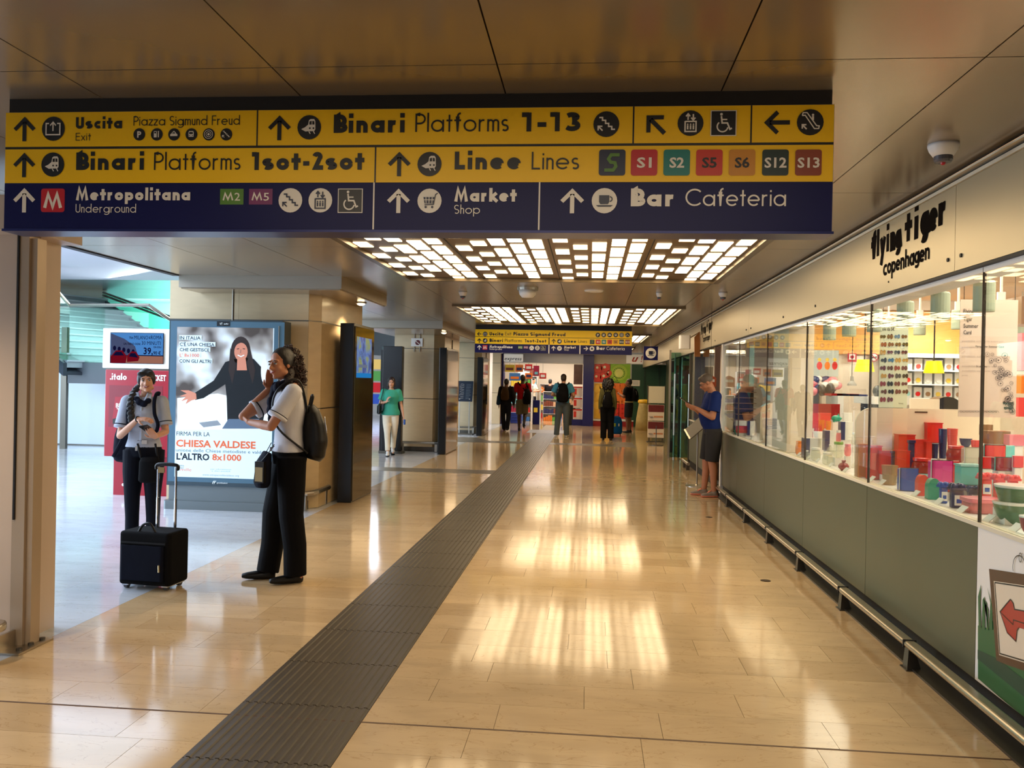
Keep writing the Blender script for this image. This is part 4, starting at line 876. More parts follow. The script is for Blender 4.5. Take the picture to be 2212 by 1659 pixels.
# white partition
t = thing('partition', 'plain glossy white waist high partition standing in the bright hall', 'partition', (-10.6, 17.5, 0))
B(-11.7, -8.9, 17.43, 17.8, 0.02, 1.69).build('panel', M_wc, t, bev=.01); B(-11.68, -8.92, 17.45, 17.78, 0, .02).build('base', M_steeld, t); B(-11.71, -8.9, 17.42, 17.81, 1.69, 1.70).build('cap', M_white, t)
# ticket machine
t = thing('ticket_machine', 'red ticket machine with a white framed screen on top behind the smiling woman', 'ticket machine', (-5.78, 10.5, 0)); Y = 10.33
B(-6.09, -5.28, Y+.06, Y+.6, 0, .5).build('lower_cabinet', M_ital, t)
B(-6.19, -5.20, Y+.0, Y+.62, .5, 1.61).build('upper_cabinet', M_ital, t, bev=.008)
B(-6.24, -5.16, Y+.01, Y+.5, 1.63, 2.14).build('screen_housing', M_white, t, bev=.01); B(-6.2, -5.2, Y+.03, Y+.45, 1.61, 1.63).build('gap', M_steeld, t)
B(-5.20, -5.14, Y-.02, Y+.6, 0, 2.14).build('side_panel', mat('pale_grey', (196, 200, 200), .4), t)
s = Sheet(Y, .002)
scb = lamp_mat('ad_blue', (84, 150, 225), .75); scr = lamp_mat('ad_red', (150, 20, 40), .5); scn = lamp_mat('ad_navy', (24, 24, 70), .5); scg = lamp_mat('ad_stone', (96, 108, 150), .5); sco = lamp_mat('ad_dusk', (190, 130, 110), .6)
s.R(239.5, 718, 354, 786.5, scn, 5, 'screen'); s.R(240.5, 719, 353, 768, scb, 6, 'screen'); s.R(240.5, 768, 353, 785.5, sco, 6, 'screen'); s.PL([(241, 720), (270, 732), (293, 748), (298, 765), (241, 768)], scg, 7, 'screen')
for k in range(5): s.D(249+k*10, 752+k*2, 3.4, scn, 8, 'screen', ry=5)
s.PL([(241, 770), (252, 757), (266, 757), (276, 770), (273, 784), (241, 784)], scr, 9, 'screen'); s.PL([(276, 768), (286, 759), (296, 760), (303, 772), (300, 780), (276, 782)], scr, 9, 'screen'); s.PL([(252, 760), (264, 760), (270, 768), (246, 768)], scn, 10, 'screen'); s.PL([(284, 763), (294, 763), (300, 773), (280, 770)], scn, 10, 'screen')
for tx, a, b_, y, c in (('TRA', 281, 290, 732, 4.5), ('MILANO', 292, 322, 733, 8), ('E', 324, 327, 732, 4.5), ('ROMA', 328, 351, 733, 8), ('UN TRENO OGNI', 269, 305, 745, 4.5), ('30 MINUTI', 308, 349, 745, 8), ('39,', 312, 332, 765, 14), ('DA SOLI', 334, 350, 752, 4), ('90 €', 333, 349, 766, 7)): s.F(tx, a, b_, y, c, scn, .03, 11)
iw = lum('ticket_white', (240, 238, 236)); idk = mat('crimson_dark', (120, 8, 28), .35)
s.T('.italo', 238, 274, 820, 13, iw, .2, 2); s.F('TICKET', 322, 359, 822, 12, iw, .04, 2)
s.R(236, 832, 350, 925, idk, 1, 'recess'); s.PL([(249, 857), (330, 857), (322, 900), (242, 915)], M_ital, 2, 'touch_screen'); s.F('.italo', 263, 290, 866, 8, iw, .02, 4); s.F('BIGLIETTI', 251, 300, 880, 9, iw, .03, 4); s.F('TRENO', 253, 290, 891, 9, iw, .03, 4)
s.PL([(244, 905), (268, 899), (272, 908), (244, 916)], lum('black', 0), 4, 'touch_screen'); s.F('P', 353, 357, 878, 9, iw, .03, 2)
s.build(t)
s = Sheet(Y+.058, .002); s.D(266, 1047, 3, iw, 1, 'print'); s.RR(272, 1036, 282, 1052, iw, 1, 'print'); s.build(t)
# staircase up to the mezzanine; the steps rise to the back left
M_stair = mat('stair_stone', (158, 170, 174), .4, vary=.12, scale=6); M_strg = mat('stringer', (58, 66, 74), .4)
st = structure('trim_7', (-11, 18, 0)); up = Vector((-.93, .375, 0)); ac = Vector((-.375, -.93, 0))   # ac points from the far side to the near side
base = Vector((-10.9, 20.0, 0)); wdt = 3.4
for k in range(-6, 6):
    p = base+up*(.30*k); z = 2.72+.15*k
    MB().obox((p.x, p.y, z-.15), up*.32, ac*wdt, (0, 0, .15)).build('stair_step', M_stair, st)
    MB().obox((p.x-up.x*.02, p.y-up.y*.02, z-.03), up*.34, ac*wdt, (0, 0, .032)).build('stair_tread', mat('tread', (188, 200, 204), .3), st)
a = base+up*(.3*-6); b_ = base+up*(.3*5.6)
q = MB()
P4 = [a+Vector((0, 0, 1.50)), b_+Vector((0, 0, 3.24)), b_+Vector((0, 0, 3.5)), a+Vector((0, 0, 1.76))]
for off in (Vector((0, 0, 0)), ac*wdt): q2 = MB().prism([p+off for p in P4], ac*.08); q2.build('stringer', M_strg, st)
MB().prism([a+Vector((0, 0, 1.52)), b_+Vector((0, 0, 3.27)), b_+Vector((0, 0, 3.33)), a+Vector((0, 0, 1.58))], ac*wdt).build('soffit', M_strg, st)
M_gg = glass_mat('green_balustrade', (226, 246, 240), 1.45, .02)
# far balustrade with its steel hand rail
MB().prism([a+Vector((0, 0, 1.8)), b_+Vector((0, 0, 3.5)), b_+Vector((0, 0, 3.66)), a+Vector((0, 0, 2.7))], (-.01, -.02, 0)).build('balustrade_pane', M_gg, st)
for dz in (0, .07): MB().tube([a+Vector((0, 0, 2.7-dz)), b_+Vector((-0.02, 0, 4.45-dz)) if 0 else b_+Vector((0, 0, 3.64-dz))], .028, 8).build('hand_rail', M_steel, st)
# near glass balustrade: posts, rail, panes
t = thing('glass_balustrade', 'glass balustrade with steel posts and rail round the stairs above the partition', 'balustrade', (-9.5, 16.8, 0)); Yb = 16.5
pts = [on_y(60, 555, 15.2), on_y(150, 659, Yb), on_y(322, 659, Yb), on_y(372, 693, Yb+.3)]
MB().tube(pts, .035, 8).build('hand_rail', M_steel, t)
for a_, b2 in zip(pts, pts[1:]): MB().prism([Vector((a_.x, a_.y, 1.72)), Vector((b2.x, b2.y, 1.72)), b2-Vector((0, 0, .05)), a_-Vector((0, 0, .05))], (0, .012, 0)).build('pane', M_gg, t)
for px in (142, 325): p = on_y(px, 700, Yb); B(p.x-.06, p.x+.06, Yb-.04, Yb+.04, 0, 2.5).build('post', M_steeld, t)
B(pts[1].x, pts[2].x, Yb-.02, Yb+.12, 1.35, 1.78).build('edge_beam', M_strg, t)
# green lit wall behind the stairs
B(-14.5, -7.2, 24.2, 24.3, 2.0, 4.9).build('wall_hall_green', mat('aqua_wall', (134, 224, 208), .4), kind='structure')
# clothes shop glimpsed under the stairs
t = thing('clothes_rail', 'steel rail hung with a pale green coat and dark jackets under the stairs', 'clothes rail', (-20.2, 26.5, 0))
MB().tube([(-20.9, 26.5, 1.9), (-19.2, 26.5, 1.9)], .02, 6).build('rail', M_steel, t)
for x in (-20.85, -19.25): MB().tube([(x, 26.5, 0), (x, 26.5, 1.9)], .02, 6).build('leg', M_steel, t)
for k, (x, c) in enumerate(((-20.6, (150, 170, 140)), (-20.3, (156, 178, 146)), (-20.0, (60, 60, 58)), (-19.75, (40, 40, 42)), (-19.5, (90, 86, 84)))):
    MB().prism([(x-.09, 26.45, 1.86), (x+.09, 26.45, 1.86), (x+.16, 26.45, 1.55), (x+.2, 26.45, .7), (x-.2, 26.45, .68), (x-.16, 26.45, 1.55)], (0, .12, 0)).build('garment', mat('cloth_%d' % k, c, .8, bump=.4, scale=8), t)
for k in range(5):
    MB().rbox(-20.9+.42*k, -20.62+.42*k, 27.2, 27.45, 2.02, 2.02+.2+.05*(k % 3), .03).build('box', mat('parcel_%d' % (k % 3), ((196, 150, 110), (230, 220, 200), (150, 90, 70))[k % 3], .5), label='small parcel box on the high shelf above the garments, number %d from the left' % (k+1) if 0 else ORD[k]+' small box from the left on the high shelf above the clothes rail', cat='box', group='boxes on the shelf over the clothes rail')
B(-21.4, -18.6, 27.1, 27.5, 1.98, 2.02).build('wall_shelf', M_white, label='long white shelf above the clothes rail', cat='shelf')
B(-23, -13.5, 27.6, 27.7, 0, 3).build('wall_hall_shop', mat('warm_wall', (240, 214, 170), .5), kind='structure')
B(-22.5, -18.6, 25.6, 26.2, 0, .35).build('plinth_bench', M_white, label='low white plinth under the clothes rail', cat='plinth')
l = thing('spotlight', 'bright little spot lamp at the edge of the clothes shop', 'lamp', (-17.5, 24.5, 2.1)); MB().ball((-17.55, 24.5, 2.02), .09).build('bulb', lamp_mat('spot_white', (255, 250, 240), 9), l); MB().tube([(-17.55, 24.5, 2.1), (-17.55, 24.5, 3.6)], .012, 6).build('stem', M_steel, l)
# things far along the hall between totem and pillar
B(-8.62, -8.30, 30.2, 30.5, 0, 2.35).build('wall_hall_fin', mat('fin_blue', (170, 210, 232), .35), kind='structure')
t = thing('light_box', 'distant glowing shop light box with coloured pictures seen past the totem', 'light box', (-9.6, 36, 0)); B(-10.4, -8.9, 36, 36.3, .0, 2.6).build('case', M_white, t)
for k, c in enumerate(((60, 90, 190), (200, 50, 60), (90, 160, 90), (230, 200, 120))): B(-10.3, -9.0, 35.98, 36, .5+.5*k, .92+.5*k).build('picture', lamp_mat('pic_%d' % k, c, .9), t)
for k, (x, y) in enumerate(((-7.0, 22), (-7.0, 30), (-10, 27))): B(x-1.9, x+1.9, y-.08, y+.08, 4.80, 4.86).build('tube_lamp', lamp_mat('tube_white', (250, 240, 255), 7), label='long white tube lamp in the far hall ceiling, %s counted from the viewer' % ORD[k], cat='lamp', group='tube lamps in the far hall')
B(-7.1, -4.6, 15.3, 15.5, 3.62, 3.68).build('tube_lamp', lamp_mat('tube_white', 0, 0), label='white tube lamp seen between the first two pillars', cat='lamp')

# ================= THE FAR END =================
M_bcol = mat('blue_column', (18, 22, 96), .3); YE = 31.4
B(-.27, .12, 31.2, 31.9, 0, CEIL).build('wall_end_column', M_bcol, kind='structure')
B(-3.33, -3.22, 31.3, 31.9, 0, 2.62).build('trim_8', M_bcol, kind='structure')
fa = structure('trim_9', (-1.7, 31.4, 2.4)); B(-3.25, -.27, 31.36, 31.5, 2.30, CEIL).build('fascia', mat('silver_panel', (158, 160, 170), .35, .6), fa); B(-3.25, -.27, 31.33, 31.5, 2.27, 2.30).build('track', M_white, fa)
t = thing('shop_sign', 'small white sign reading express over the convenience store entrance', 'sign', (-2.85, 31.3, 2.3))
B(-3.22, -2.5, 31.24, 31.35, 2.32, 2.60).build('panel', mat('sign_white', (226, 222, 214), .4, emit=(226, 222, 214), strength=.25), t, bev=.02); s = Sheet(31.236, .003); s.F('express', 1090, 1127, 778, 8, P_k, .01, 1, .25); s.build(t)
pw = structure('wall_end', (1.4, 31.4, 0))
B(.12, 2.75, 31.42, 31.52, 2.32, CEIL).build('header', mat('header_beige', (196, 186, 162), .4), pw); B(.12, 1.52, 31.44, 31.5, 0, 2.32).build('panel', M_white, pw)
B(.13, 1.6, 31.38, 31.44, 0, .18).build('skirting', mat('red_skirting', (150, 20, 26), .4), pw); B(.13, 1.6, 31.37, 31.44, .2, .24).build('skirting', M_white, pw)
B(1.5, 2.75, 31.40, 31.5, 0, 2.3).build('green_glazing', mat('bottle_green', (48, 84, 66), .15, .2, vary=.2, scale=1), pw)
for x in (1.98, 2.5): B(x-.02, x+.02, 31.36, 31.4, 0, 2.3).build('mullion', mat('green_frame', (30, 60, 48), .3), pw)
B(1.45, 2.72, 31.34, 31.4, 2.3, 2.36).build('transom', M_white, pw)
B(2.75, 2.85, 16.7, 31.5, 0, CEIL).build('wall_side_right', mat('green_wall', (120, 128, 96), .3, vary=.1), kind='structure')
# fruit posters
t = thing('fruit_poster', 'big square photo poster of red cherry tomatoes beside the blue column', 'poster', (.4, 31.42, 1.4)); Y = 31.412
s = Sheet(Y, .004); fr = {k: mat('fruit_'+k, c, .4, vary=.25, scale=6) for k, c in dict(red=(186, 22, 18), red2=(214, 52, 34), green=(140, 190, 40), pale=(222, 226, 120), dk=(30, 60, 16), orange=(232, 92, 20), or2=(244, 120, 40), yel=(222, 170, 50), cream=(236, 226, 200)).items()}
s.R(1284, 786, 1318, 826, fr['red'], 1)
for a, b_, r in ((1292, 796, 9), (1308, 795, 10), (1290, 815, 9), (1306, 814, 10), (1316, 806, 6)): s.D(a, b_, r, fr['red2'], 2, 'tomato'); s.D(a-2, b_-2, r*.3, fr['cream'], 3, 'gleam')
for k in range(7): s.ST([(1294+k*3, 792+k*4), (1299+k*3, 790+k*4)], 1, fr['dk'], 4, 'stalk')
s.build(t)
t = thing('fruit_poster', 'big square photo poster of a cut green kiwi beside the tomatoes', 'poster', (1.08, 31.42, 1.6)); s = Sheet(Y, .004); s.R(1318, 786, 1361, 828, fr['green'], 1); s.D(1338, 805, 17, mat('kiwi_light', (170, 206, 60), .4), 2, 'slice'); s.D(1337, 806, 9, fr['pale'], 3, 'slice')
for k in range(18): a = k*20*PI/180; s.D(1337+12*math.cos(a), 806+11*math.sin(a), 1.1, fr['dk'], 4, 'seed')
s.ST([(1320, 818), (1328, 812), (1334, 822), (1325, 826), (1338, 826)], 1, fr['dk'], 4, 'seed'); s.build(t)
t = thing('fruit_poster', 'big photo poster of orange clementines below the kiwi', 'poster', (1.08, 31.42, .9)); s = Sheet(Y, .004); s.R(1318, 828, 1361, 872, fr['orange'], 1)
for i in range(4):
    for j in range(4): s.D(1323+j*11+(i % 2)*4, 834+i*11, 6.4, fr['or2'], 2+i % 2, 'clementine')
s.D(1352, 845, 7, fr['cream'], 4, 'slice'); s.D(1352, 845, 5.4, fr['or2'], 5, 'slice'); s.build(t)
t = thing('fruit_poster', 'big photo poster of yellow lemons low beside the blue column', 'poster', (.4, 31.42, .8)); s = Sheet(Y, .004); s.R(1284, 828, 1318, 905, fr['yel'], 1)
for a, b_ in ((1290, 840), (1303, 836), (1296, 856), (1310, 858), (1290, 876), (1306, 880)): s.D(a, b_, 8, mat('lemon', (236, 190, 70), .4), 2, 'lemon')
s.build(t)
t = thing('fruit_poster', 'big photo poster of red strawberries at the bottom beside the queue', 'poster', (1.08, 31.42, .4)); s = Sheet(Y, .004); s.R(1318, 872, 1361, 905, fr['red'], 1)
for i in range(3):
    for j in range(5): s.D(1322+j*9, 878+i*10, 5, fr['red2'], 2, 'strawberry')
s.build(t)
t = thing('shop_sign', 'cream sign with a red script letter u and exclamation mark at the far right', 'sign', (1.9, 31.3, 2.3)); B(1.30, 2.6, 31.28, 31.38, 2.33, 2.66).build('panel', mat('sign_cream', (232, 220, 196), .4, emit=(232, 220, 196), strength=.2), t)
s = Sheet(31.27, .004); u = lum('red_script', (196, 62, 28)); s.F('u', 1365, 1379, 781, 15, u, .03, 1, .4); s.F('!', 1384, 1388, 782, 14, u, .04, 1, .3); s.build(t)
# notice, bins and racks
t = thing('notice', 'white paper notice taped to the dark green glazing', 'notice', (1.65, 31.3, 1.4)); s = Sheet(31.395, .003); s.R(1364, 821, 1382, 834, P_w, 1, 'paper')
for k in range(4): s.R(1367, 824+2*k, 1379, 824.8+2*k, P_gr, 2, 'lettering')
s.build(t)
def rack(px, py, sc_, lb, extra):
    p = on_z(px, py); t = thing('leaflet_rack', lb, 'rack', (p.x, p.y, 0)); x0, x1, y = p.x-.22*sc_, p.x+.22*sc_, p.y
    pk = [mat('leaflet_dark', (110, 34, 34), .4, vary=.4, scale=12), mat('leaflet_cream', (232, 214, 190), .4)]
    B(x0, x1, y, y+.04, 1.06, 1.52).build('panel', mat('header_cream', (226, 214, 184), .4), t)
    B(x0-.02, x0, y-.01, y+.05, 1.04, 1.54).build('frame', M_steeld, t); B(x1, x1+.02, y-.01, y+.05, 1.04, 1.54).build('frame', M_steeld, t)
    for k in range(2):
        z = .56-.46*k+.02; B(x0, x1, y, y+.05, z, z+.44).build('pocket', pk[1], t)
        B(x0+.01, x1-.01, y-.006, y, z+.24, z+.43).build('leaflet', pk[0], t); MB().lathe((x0+.08, y-.004, z+.11), [(.06, 0), (.06, .004)], 10).build('leaflet_picture', pk[0], t)
        B(x0+.16, x1-.03, y-.005, y, z+.09, z+.13).build('leaflet_picture', mat('leaflet_orange', (206, 130, 80), .4), t)
    for x in (x0+.04, x1-.04): B(x-.015, x+.015, y, y+.04, 0, .12).build('leg', M_steeld, t)
    B(x0-.02, x1+.02, y-.12, y+.16, 0, .015).build('foot', M_steeld, t)
rack(1416, 955, 1.0, 'leaflet rack with two pizza leaflets beneath a blank cream board by the glass doors', 1)
t = thing('floor_stand', 'thin steel pole with a flat round foot in front of the leaflet rack', 'stand', on_z(1417, 962)); p = on_z(1417, 962)
MB().lathe((p.x, p.y, 0), [(.2, 0), (.2, .01), (.02, .02), (.012, .03), (.012, .5)], 20).build('stand_pole', M_steeld, t)
p = on_z(1391, 930); t = thing('waste_bin', 'tall tapered beige bin with a yellow lid and bin bag by the green glazing', 'bin', (p.x, p.y, 0))
MB().lathe((p.x, p.y, 0), [(.30, 0), (.27, .4), (.2, .85), (.19, .95)], 14, 1, .8).build('bag', mat('bag_beige', (176, 156, 96), .5, vary=.3, scale=8, bump=.6), t, smooth=True)
MB().lathe((p.x, p.y, .93), [(.2, 0), (.22, .02), (.22, .08), (.18, .12), (0, .13)], 16, 1, .8).build('lid', mat('bin_yellow', (222, 176, 40), .4), t, smooth=True)
# convenience store inside
ri = random.Random(11)
B(-3.9, .6, 38, 38.1, 0, 2.9).build('wall_store_back', mat('store_wall', (230, 214, 190), .5), kind='structure'); B(-3.9, .6, 31.5, 38, 2.86, 2.9).build('ceiling_store', M_white, kind='structure')
B(-3.95, -3.9, 31.5, 38, 0, 2.9).build('wall_store_left', M_white, kind='structure'); B(.6, .65, 31.5, 38, 0, 2.9).build('wall_store_right', M_white, kind='structure')
for k, (x0, x1, y) in enumerate(((-2.2, -1.4, 33.2), (-1.1, -.3, 34.0), (-2.4, -1.2, 36.0))): B(x0, x1, y-.06, y+.06, 2.82, 2.86).build('tube_lamp', lamp_mat('tube_white', 0, 0), label=['front left', 'middle right', 'rear'][k]+' white tube lamp inside the convenience store', cat='lamp', group='tube lamps in the convenience store'); 
cols = [(206, 40, 30), (236, 200, 60), (60, 120, 190), (240, 236, 226), (120, 60, 40), (220, 120, 40), (90, 160, 70), (160, 30, 60), (40, 44, 90), (214, 170, 130), (120, 200, 210)]
CN = ['red', 'yellow', 'blue', 'white', 'brown', 'orange', 'green', 'plum', 'navy', 'tan', 'aqua']
PM = [mat('goods_%d' % k, c, .4) for k, c in enumerate(cols)]
def shelf_unit(x0, x1, y, z0, z1, n, lb, face=1, dep=.35, per=.085, grp=None, hfrac=.8, what='packet'):
    t = thing('shelf_unit', lb, 'shelf unit', ((x0+x1)/2, y+dep/2, z0)); B(x0, x1, y+dep-.02, y+dep, z0, z1).build('back_panel', M_white, t)
    for k in range(n+1): z = z0+(z1-z0)*k/n; B(x0, x1, y, y+dep-.02, z-.012, z).build('shelf_board', M_white, t)
    for x in (x0, x1): B(x-.012, x, y, y+dep, z0, z1).build('side', M_white, t)
    for k in range(n):
        z = z0+(z1-z0)*k/n; hh = (z1-z0)/n*hfrac; x = x0+.02; c = ri.choice(PM); j = 0
        while x < x1-per:
            if j % 4 == 0: c = ri.choice(PM)
            w_ = per*ri.uniform(.8, 1.1); h = hh*ri.uniform(.6, 1)
            B(x, x+w_-.008, y+.01, y+.09, z+.001, z+h).build(what, c, label='%s %s, %s from the left on the %s shelf of the %s' % (CN[PM.index(c)], what, ORD[j], ['lowest', 'second', 'third', 'fourth', 'fifth', 'sixth'][k], grp), cat=what, group='%ss on the shelves of the %s' % (what, grp))
            x += w_; j += 1
shelf_unit(-3.2, -2.35, 34.0, 0, 1.75, 5, 'left shelf unit crowded with packets inside the convenience store', grp='left store shelves', per=.12)
shelf_unit(-1.05, -.35, 33.6, 0, 1.35, 4, 'right shelf unit with rows of bottles inside the convenience store', grp='right store shelves', per=.11, what='bottle')
shelf_unit(-2.2, -.9, 37.2, 0, 1.5, 4, 'back shelf unit along the far wall of the convenience store', grp='back store shelves', per=.13, what='jar')
for k, (a, b_, c, d, m) in enumerate(((1090, 788, 1112, 803, 1), (1113, 788, 1130, 803, 5), (1134, 787, 1150, 800, 0), (1152, 790, 1165, 812, 7), (1165, 806, 1180, 818, 0), (1100, 806, 1124, 822, 2), (1134, 806, 1150, 818, 5))):
    YP = 32.4+.1*k; p0 = on_y(a, d, YP); p1 = on_y(c, b_, YP); t = thing('hanging_poster', ['yellow', 'orange and brown', 'red topped', 'long plum red', 'red and white', 'brown', 'wide red'][k]+' promotional poster hanging in the convenience store', 'poster', (p0.x, YP, p0.z)); B((p0.x+p1.x)/2-.004, (p0.x+p1.x)/2+.004, YP+.005, YP+.012, p1.z, 2.86).build('string', M_dark, t)
    B(p0.x, p1.x, YP, YP+.02, p0.z, p1.z).build('print', PM[m], t); B(p0.x+.05, p1.x-.05, YP-.01, YP, p0.z+.06, p0.z+.16).build('print_patch', PM[(m+3) % 11], t)
shelf_unit(-3.15, -2.3, 36.6, 0, 2.2, 6, 'tall rear left shelf unit of the convenience store', grp='tall rear store shelves', per=.14, what='carton')
shelf_unit(-1.9, -1.2, 34.6, 0, 1.2, 4, 'low middle shelf unit of the convenience store', grp='low middle store shelves', per=.1, what='can')
# white display boxes in the store entrance, right
for k in range(3):
    z = .22+.42*k; t = thing('display_box', ['lowest', 'middle', 'topmost'][k]+' white and red display box stacked by the blue column', 'box', (-.45, 31.7, z)); B(-.62, -.29, 31.6, 31.95, z, z+.38).build('carton', mat('carton_white', (226, 206, 196), .4), t); B(-.60, -.5, 31.594, 31.6, z+.08, z+.3).build('picture', PM[0], t); B(-.62, -.29, 31.595, 31.6, z+.33, z+.38).build('band', PM[0], t)
B(-.66, -.27, 31.55, 32.0, 0, .215).build('box_plinth', M_bcol, label='dark blue plinth beneath the stacked display boxes', cat='plinth')
# security gate and column poster
t = thing('security_gate', 'slim white and blue security gate standing in the store entrance', 'security gate', (-1.95, 31.6, 0)); B(-2.12, -1.86, 31.55, 31.62, 0, .9).build('panel', P_b, t); B(-2.15, -2.12, 31.5, 31.66, 0, 1.45).build('upright', M_white, t); B(-1.86, -1.82, 31.5, 31.66, 0, 1.45).build('upright', M_white, t); B(-2.08, -1.94, 31.54, 31.55, .45, .62).build('sticker', PM[1], t)
t = thing('banner', 'tall glossy brown photo banner beside the blue column', 'banner', (-.45, 31.56, 1.4)); B(-.62, -.29, 31.56, 31.58, 1.52, 2.26).build('sheet', mat('banner_brown', (98, 66, 60), .3, vary=.6, scale=5), t)
# trolley and blue bins
t = thing('shopping_basket', 'dark blue shopping basket stack near the store entrance', 'basket', (-2.75, 31.9, 0)); q = MB()
for k in range(4): MB().rbox(-2.98, -2.55, 31.75, 32.05, .02+.1*k, .11+.1*k, .04).build('basket', mat('basket_blue', (26, 50, 150), .4), t)
p = on_z(1225, 918); t = thing('floor_cleaner', 'dark upright machine with a curved chrome handle behind the man in light blue', 'machine', (p.x+.1, p.y+.1, 0)); MB().rbox(p.x-.1, p.x+.3, p.y, p.y+.35, 0, .75, .08).build('body', M_black, t); MB().tube([(p.x, p.y, .7), (p.x-.1, p.y-.05, 1.0), (p.x+.1, p.y-.08, 1.1), (p.x+.28, p.y, .75)], .02, 6).build('handle', M_steel, t)
# glass wall and open doors right of the passage
gw = structure('window_2', (1.95, 18.5, 0)); M_g2 = glass_mat('green_door_glass', (170, 205, 190), 1.5, .06)
for a, b_ in ((16.7, 18.6), (18.6, 20.5)): B(1.92, 1.935, a+.01, b_-.01, .02, 2.16).build('pane', M_g2, gw)
for y in (16.65, 18.6, 20.5): B(1.905, 1.95, y-.02, y+.02, 0, 2.165).build('post', M_steeld, gw)
d = structure('door_1', (1.9, 20.4, 0))
B(1.66, 1.70, 18.2, 18.24, 0, 2.3).build('post', M_steel, d); B(1.70, 2.0, 18.2, 18.215, .03, 2.25).build('door_pane', M_g2, d); MB().tube([(1.78, 18.15, .5), (1.78, 18.15, 1.8)], .018, 8).build('door_handle', M_steel, d)
MB().tube([(1.85, 18.9, .0), (1.85, 18.9, 2.25)], .02, 8).build('post', M_steel, d)
for z in (.25, 1.95): B(1.7, 1.76, 18.19, 18.23, z-.12, z+.12).build('hinge', M_black, d)
# shop entrance frame and posts
en = structure('door_2', (1.92, 13, 0))
B(1.9, 1.97, 12.5, 12.62, 0, 2.17).build('post', M_white, en); B(1.92, 2.0, 13.38, 13.46, 0, 2.17).build('post', mat('brown_frame', (92, 62, 44), .4), en); B(1.94, 2.0, 12.62, 12.72, 0, 2.17).build('post', M_sill, en)
for a, b_ in ((13.46, 15.0), (15.0, 16.6)): B(1.925, 1.933, a+.01, b_-.01, .905, 2.166).build('pane', M_glass, en)
B(XW-.012, XW+.05, 13.45, 16.6, .885, .905).build('sill', M_sill, en)
B(2.25, 2.3, 13.5, 16.6, .0, 2.3).build('wall_entrance', mat('pink_cream', (238, 206, 178), .5), kind='structure')
t = thing('wall_box', 'white box shaped sign on an arm above the shop entrance', 'sign', (1.8, 15.2, 2.25)); MB().rbox(1.55, 1.74, 15.1, 15.3, 2.2, 2.44, .03).build('case', M_white, t); MB().tube([(1.74, 15.2, 2.4), (1.9, 15.2, 2.5)], .012, 6).build('arm', M_steel, t)
MB().prism([(1.80, 15.0, 2.06), (1.9, 15.0, 2.06), (1.88, 15.0, 2.5), (1.79, 15.0, 2.4)], (0, .05, 0)).build('plate', mat('bronze_orange', (150, 96, 50), .3, .5), t)
# detectors on the ceiling
def detector(px, py, lb, r=.05, Z=CEIL):
    p = on_z(px, py, Z); t = thing('smoke_detector', lb, 'smoke detector', (p.x, p.y, Z))
    MB().lathe((p.x, p.y, Z), [(r*1.1, 0), (r*1.1, -.012), (r, -.03), (r*.72, -.055)][::-1], 20).build('base', M_white, t, smooth=True); MB().lathe((p.x, p.y, Z-.056), [(0, -.03), (r*.55, -.028), (r*.66, -.018), (r*.66, 0)], 18).build('vent_ring', mat('vent_grey', (90, 88, 92), .4), t); MB().ball((p.x, p.y, Z-.085), .012, 8, 6).build('indicator', P_red, t)
detector(2038, 312, 'nearest white smoke detector on the ceiling by the shop fascia', .062); detector(1562, 632, 'white smoke detector right of the first gap between light panels'); detector(1000, 630, 'white smoke detector left of the dome between light panels'); detector(1424, 632, 'tiny white smoke detector in the middle right between light panels', .035); detector(1107, 704, 'white smoke detector just above the smaller hanging sign')
p = on_z(1140, 622, CEIL); t = thing('ceiling_speaker', 'white dome shaped fitting on the ceiling between the first two light panels', 'speaker', (p.x, p.y, CEIL)); MB().lathe((p.x, p.y, CEIL), [(0, -.12), (.07, -.115), (.1, -.08), (.11, -.03)], 24).build('dome', M_white, t, smooth=True); MB().lathe((p.x, p.y, CEIL), [(.125, -.03), (.13, 0)], 24).build('ring', M_cap, t)
p = on_z(1283, 628, CEIL); t = thing('ceiling_disc', 'flat white round disc set in the ceiling between the first two light panels', 'ceiling fitting', (p.x, p.y, CEIL)); MB().lathe((p.x, p.y, CEIL), [(.11, -.012), (.12, 0)], 24).build('disc', M_white, t)
# ================= THE GIFT SHOP BEHIND THE GLASS =================
M_cream = mat('shop_cream', (244, 226, 204), .5); M_shopf = mat('shop_floor', (190, 170, 150), .3)
for nm, bx in (('wall_shop_end', (3.12, 8, 11.8, 11.9)), ('wall_shop_side', (8, 8.1, 2, 11.9)), ('wall_shop_near', (1.95, 8, 1.9, 2)), ('wall_shop_entrance', (2.3, 8, 13.4, 13.5))): B(*bx, 0, 2.75).build(nm, M_cream, kind='structure')
B(1.96, 8, 2, 16.7, 2.75, 2.8).build('ceiling_shop', mat('shop_ceiling', (240, 214, 190), .6), kind='structure')
B(1.96, 8, 2, 16.6, -.012, 0).build('floor_shop', M_shopf, kind='structure')
B(2.6, 7.9, 11.74, 11.8, 2.02, 2.6).build('trim_10', mat('orange_band', (226, 160, 76), .45), kind='structure')
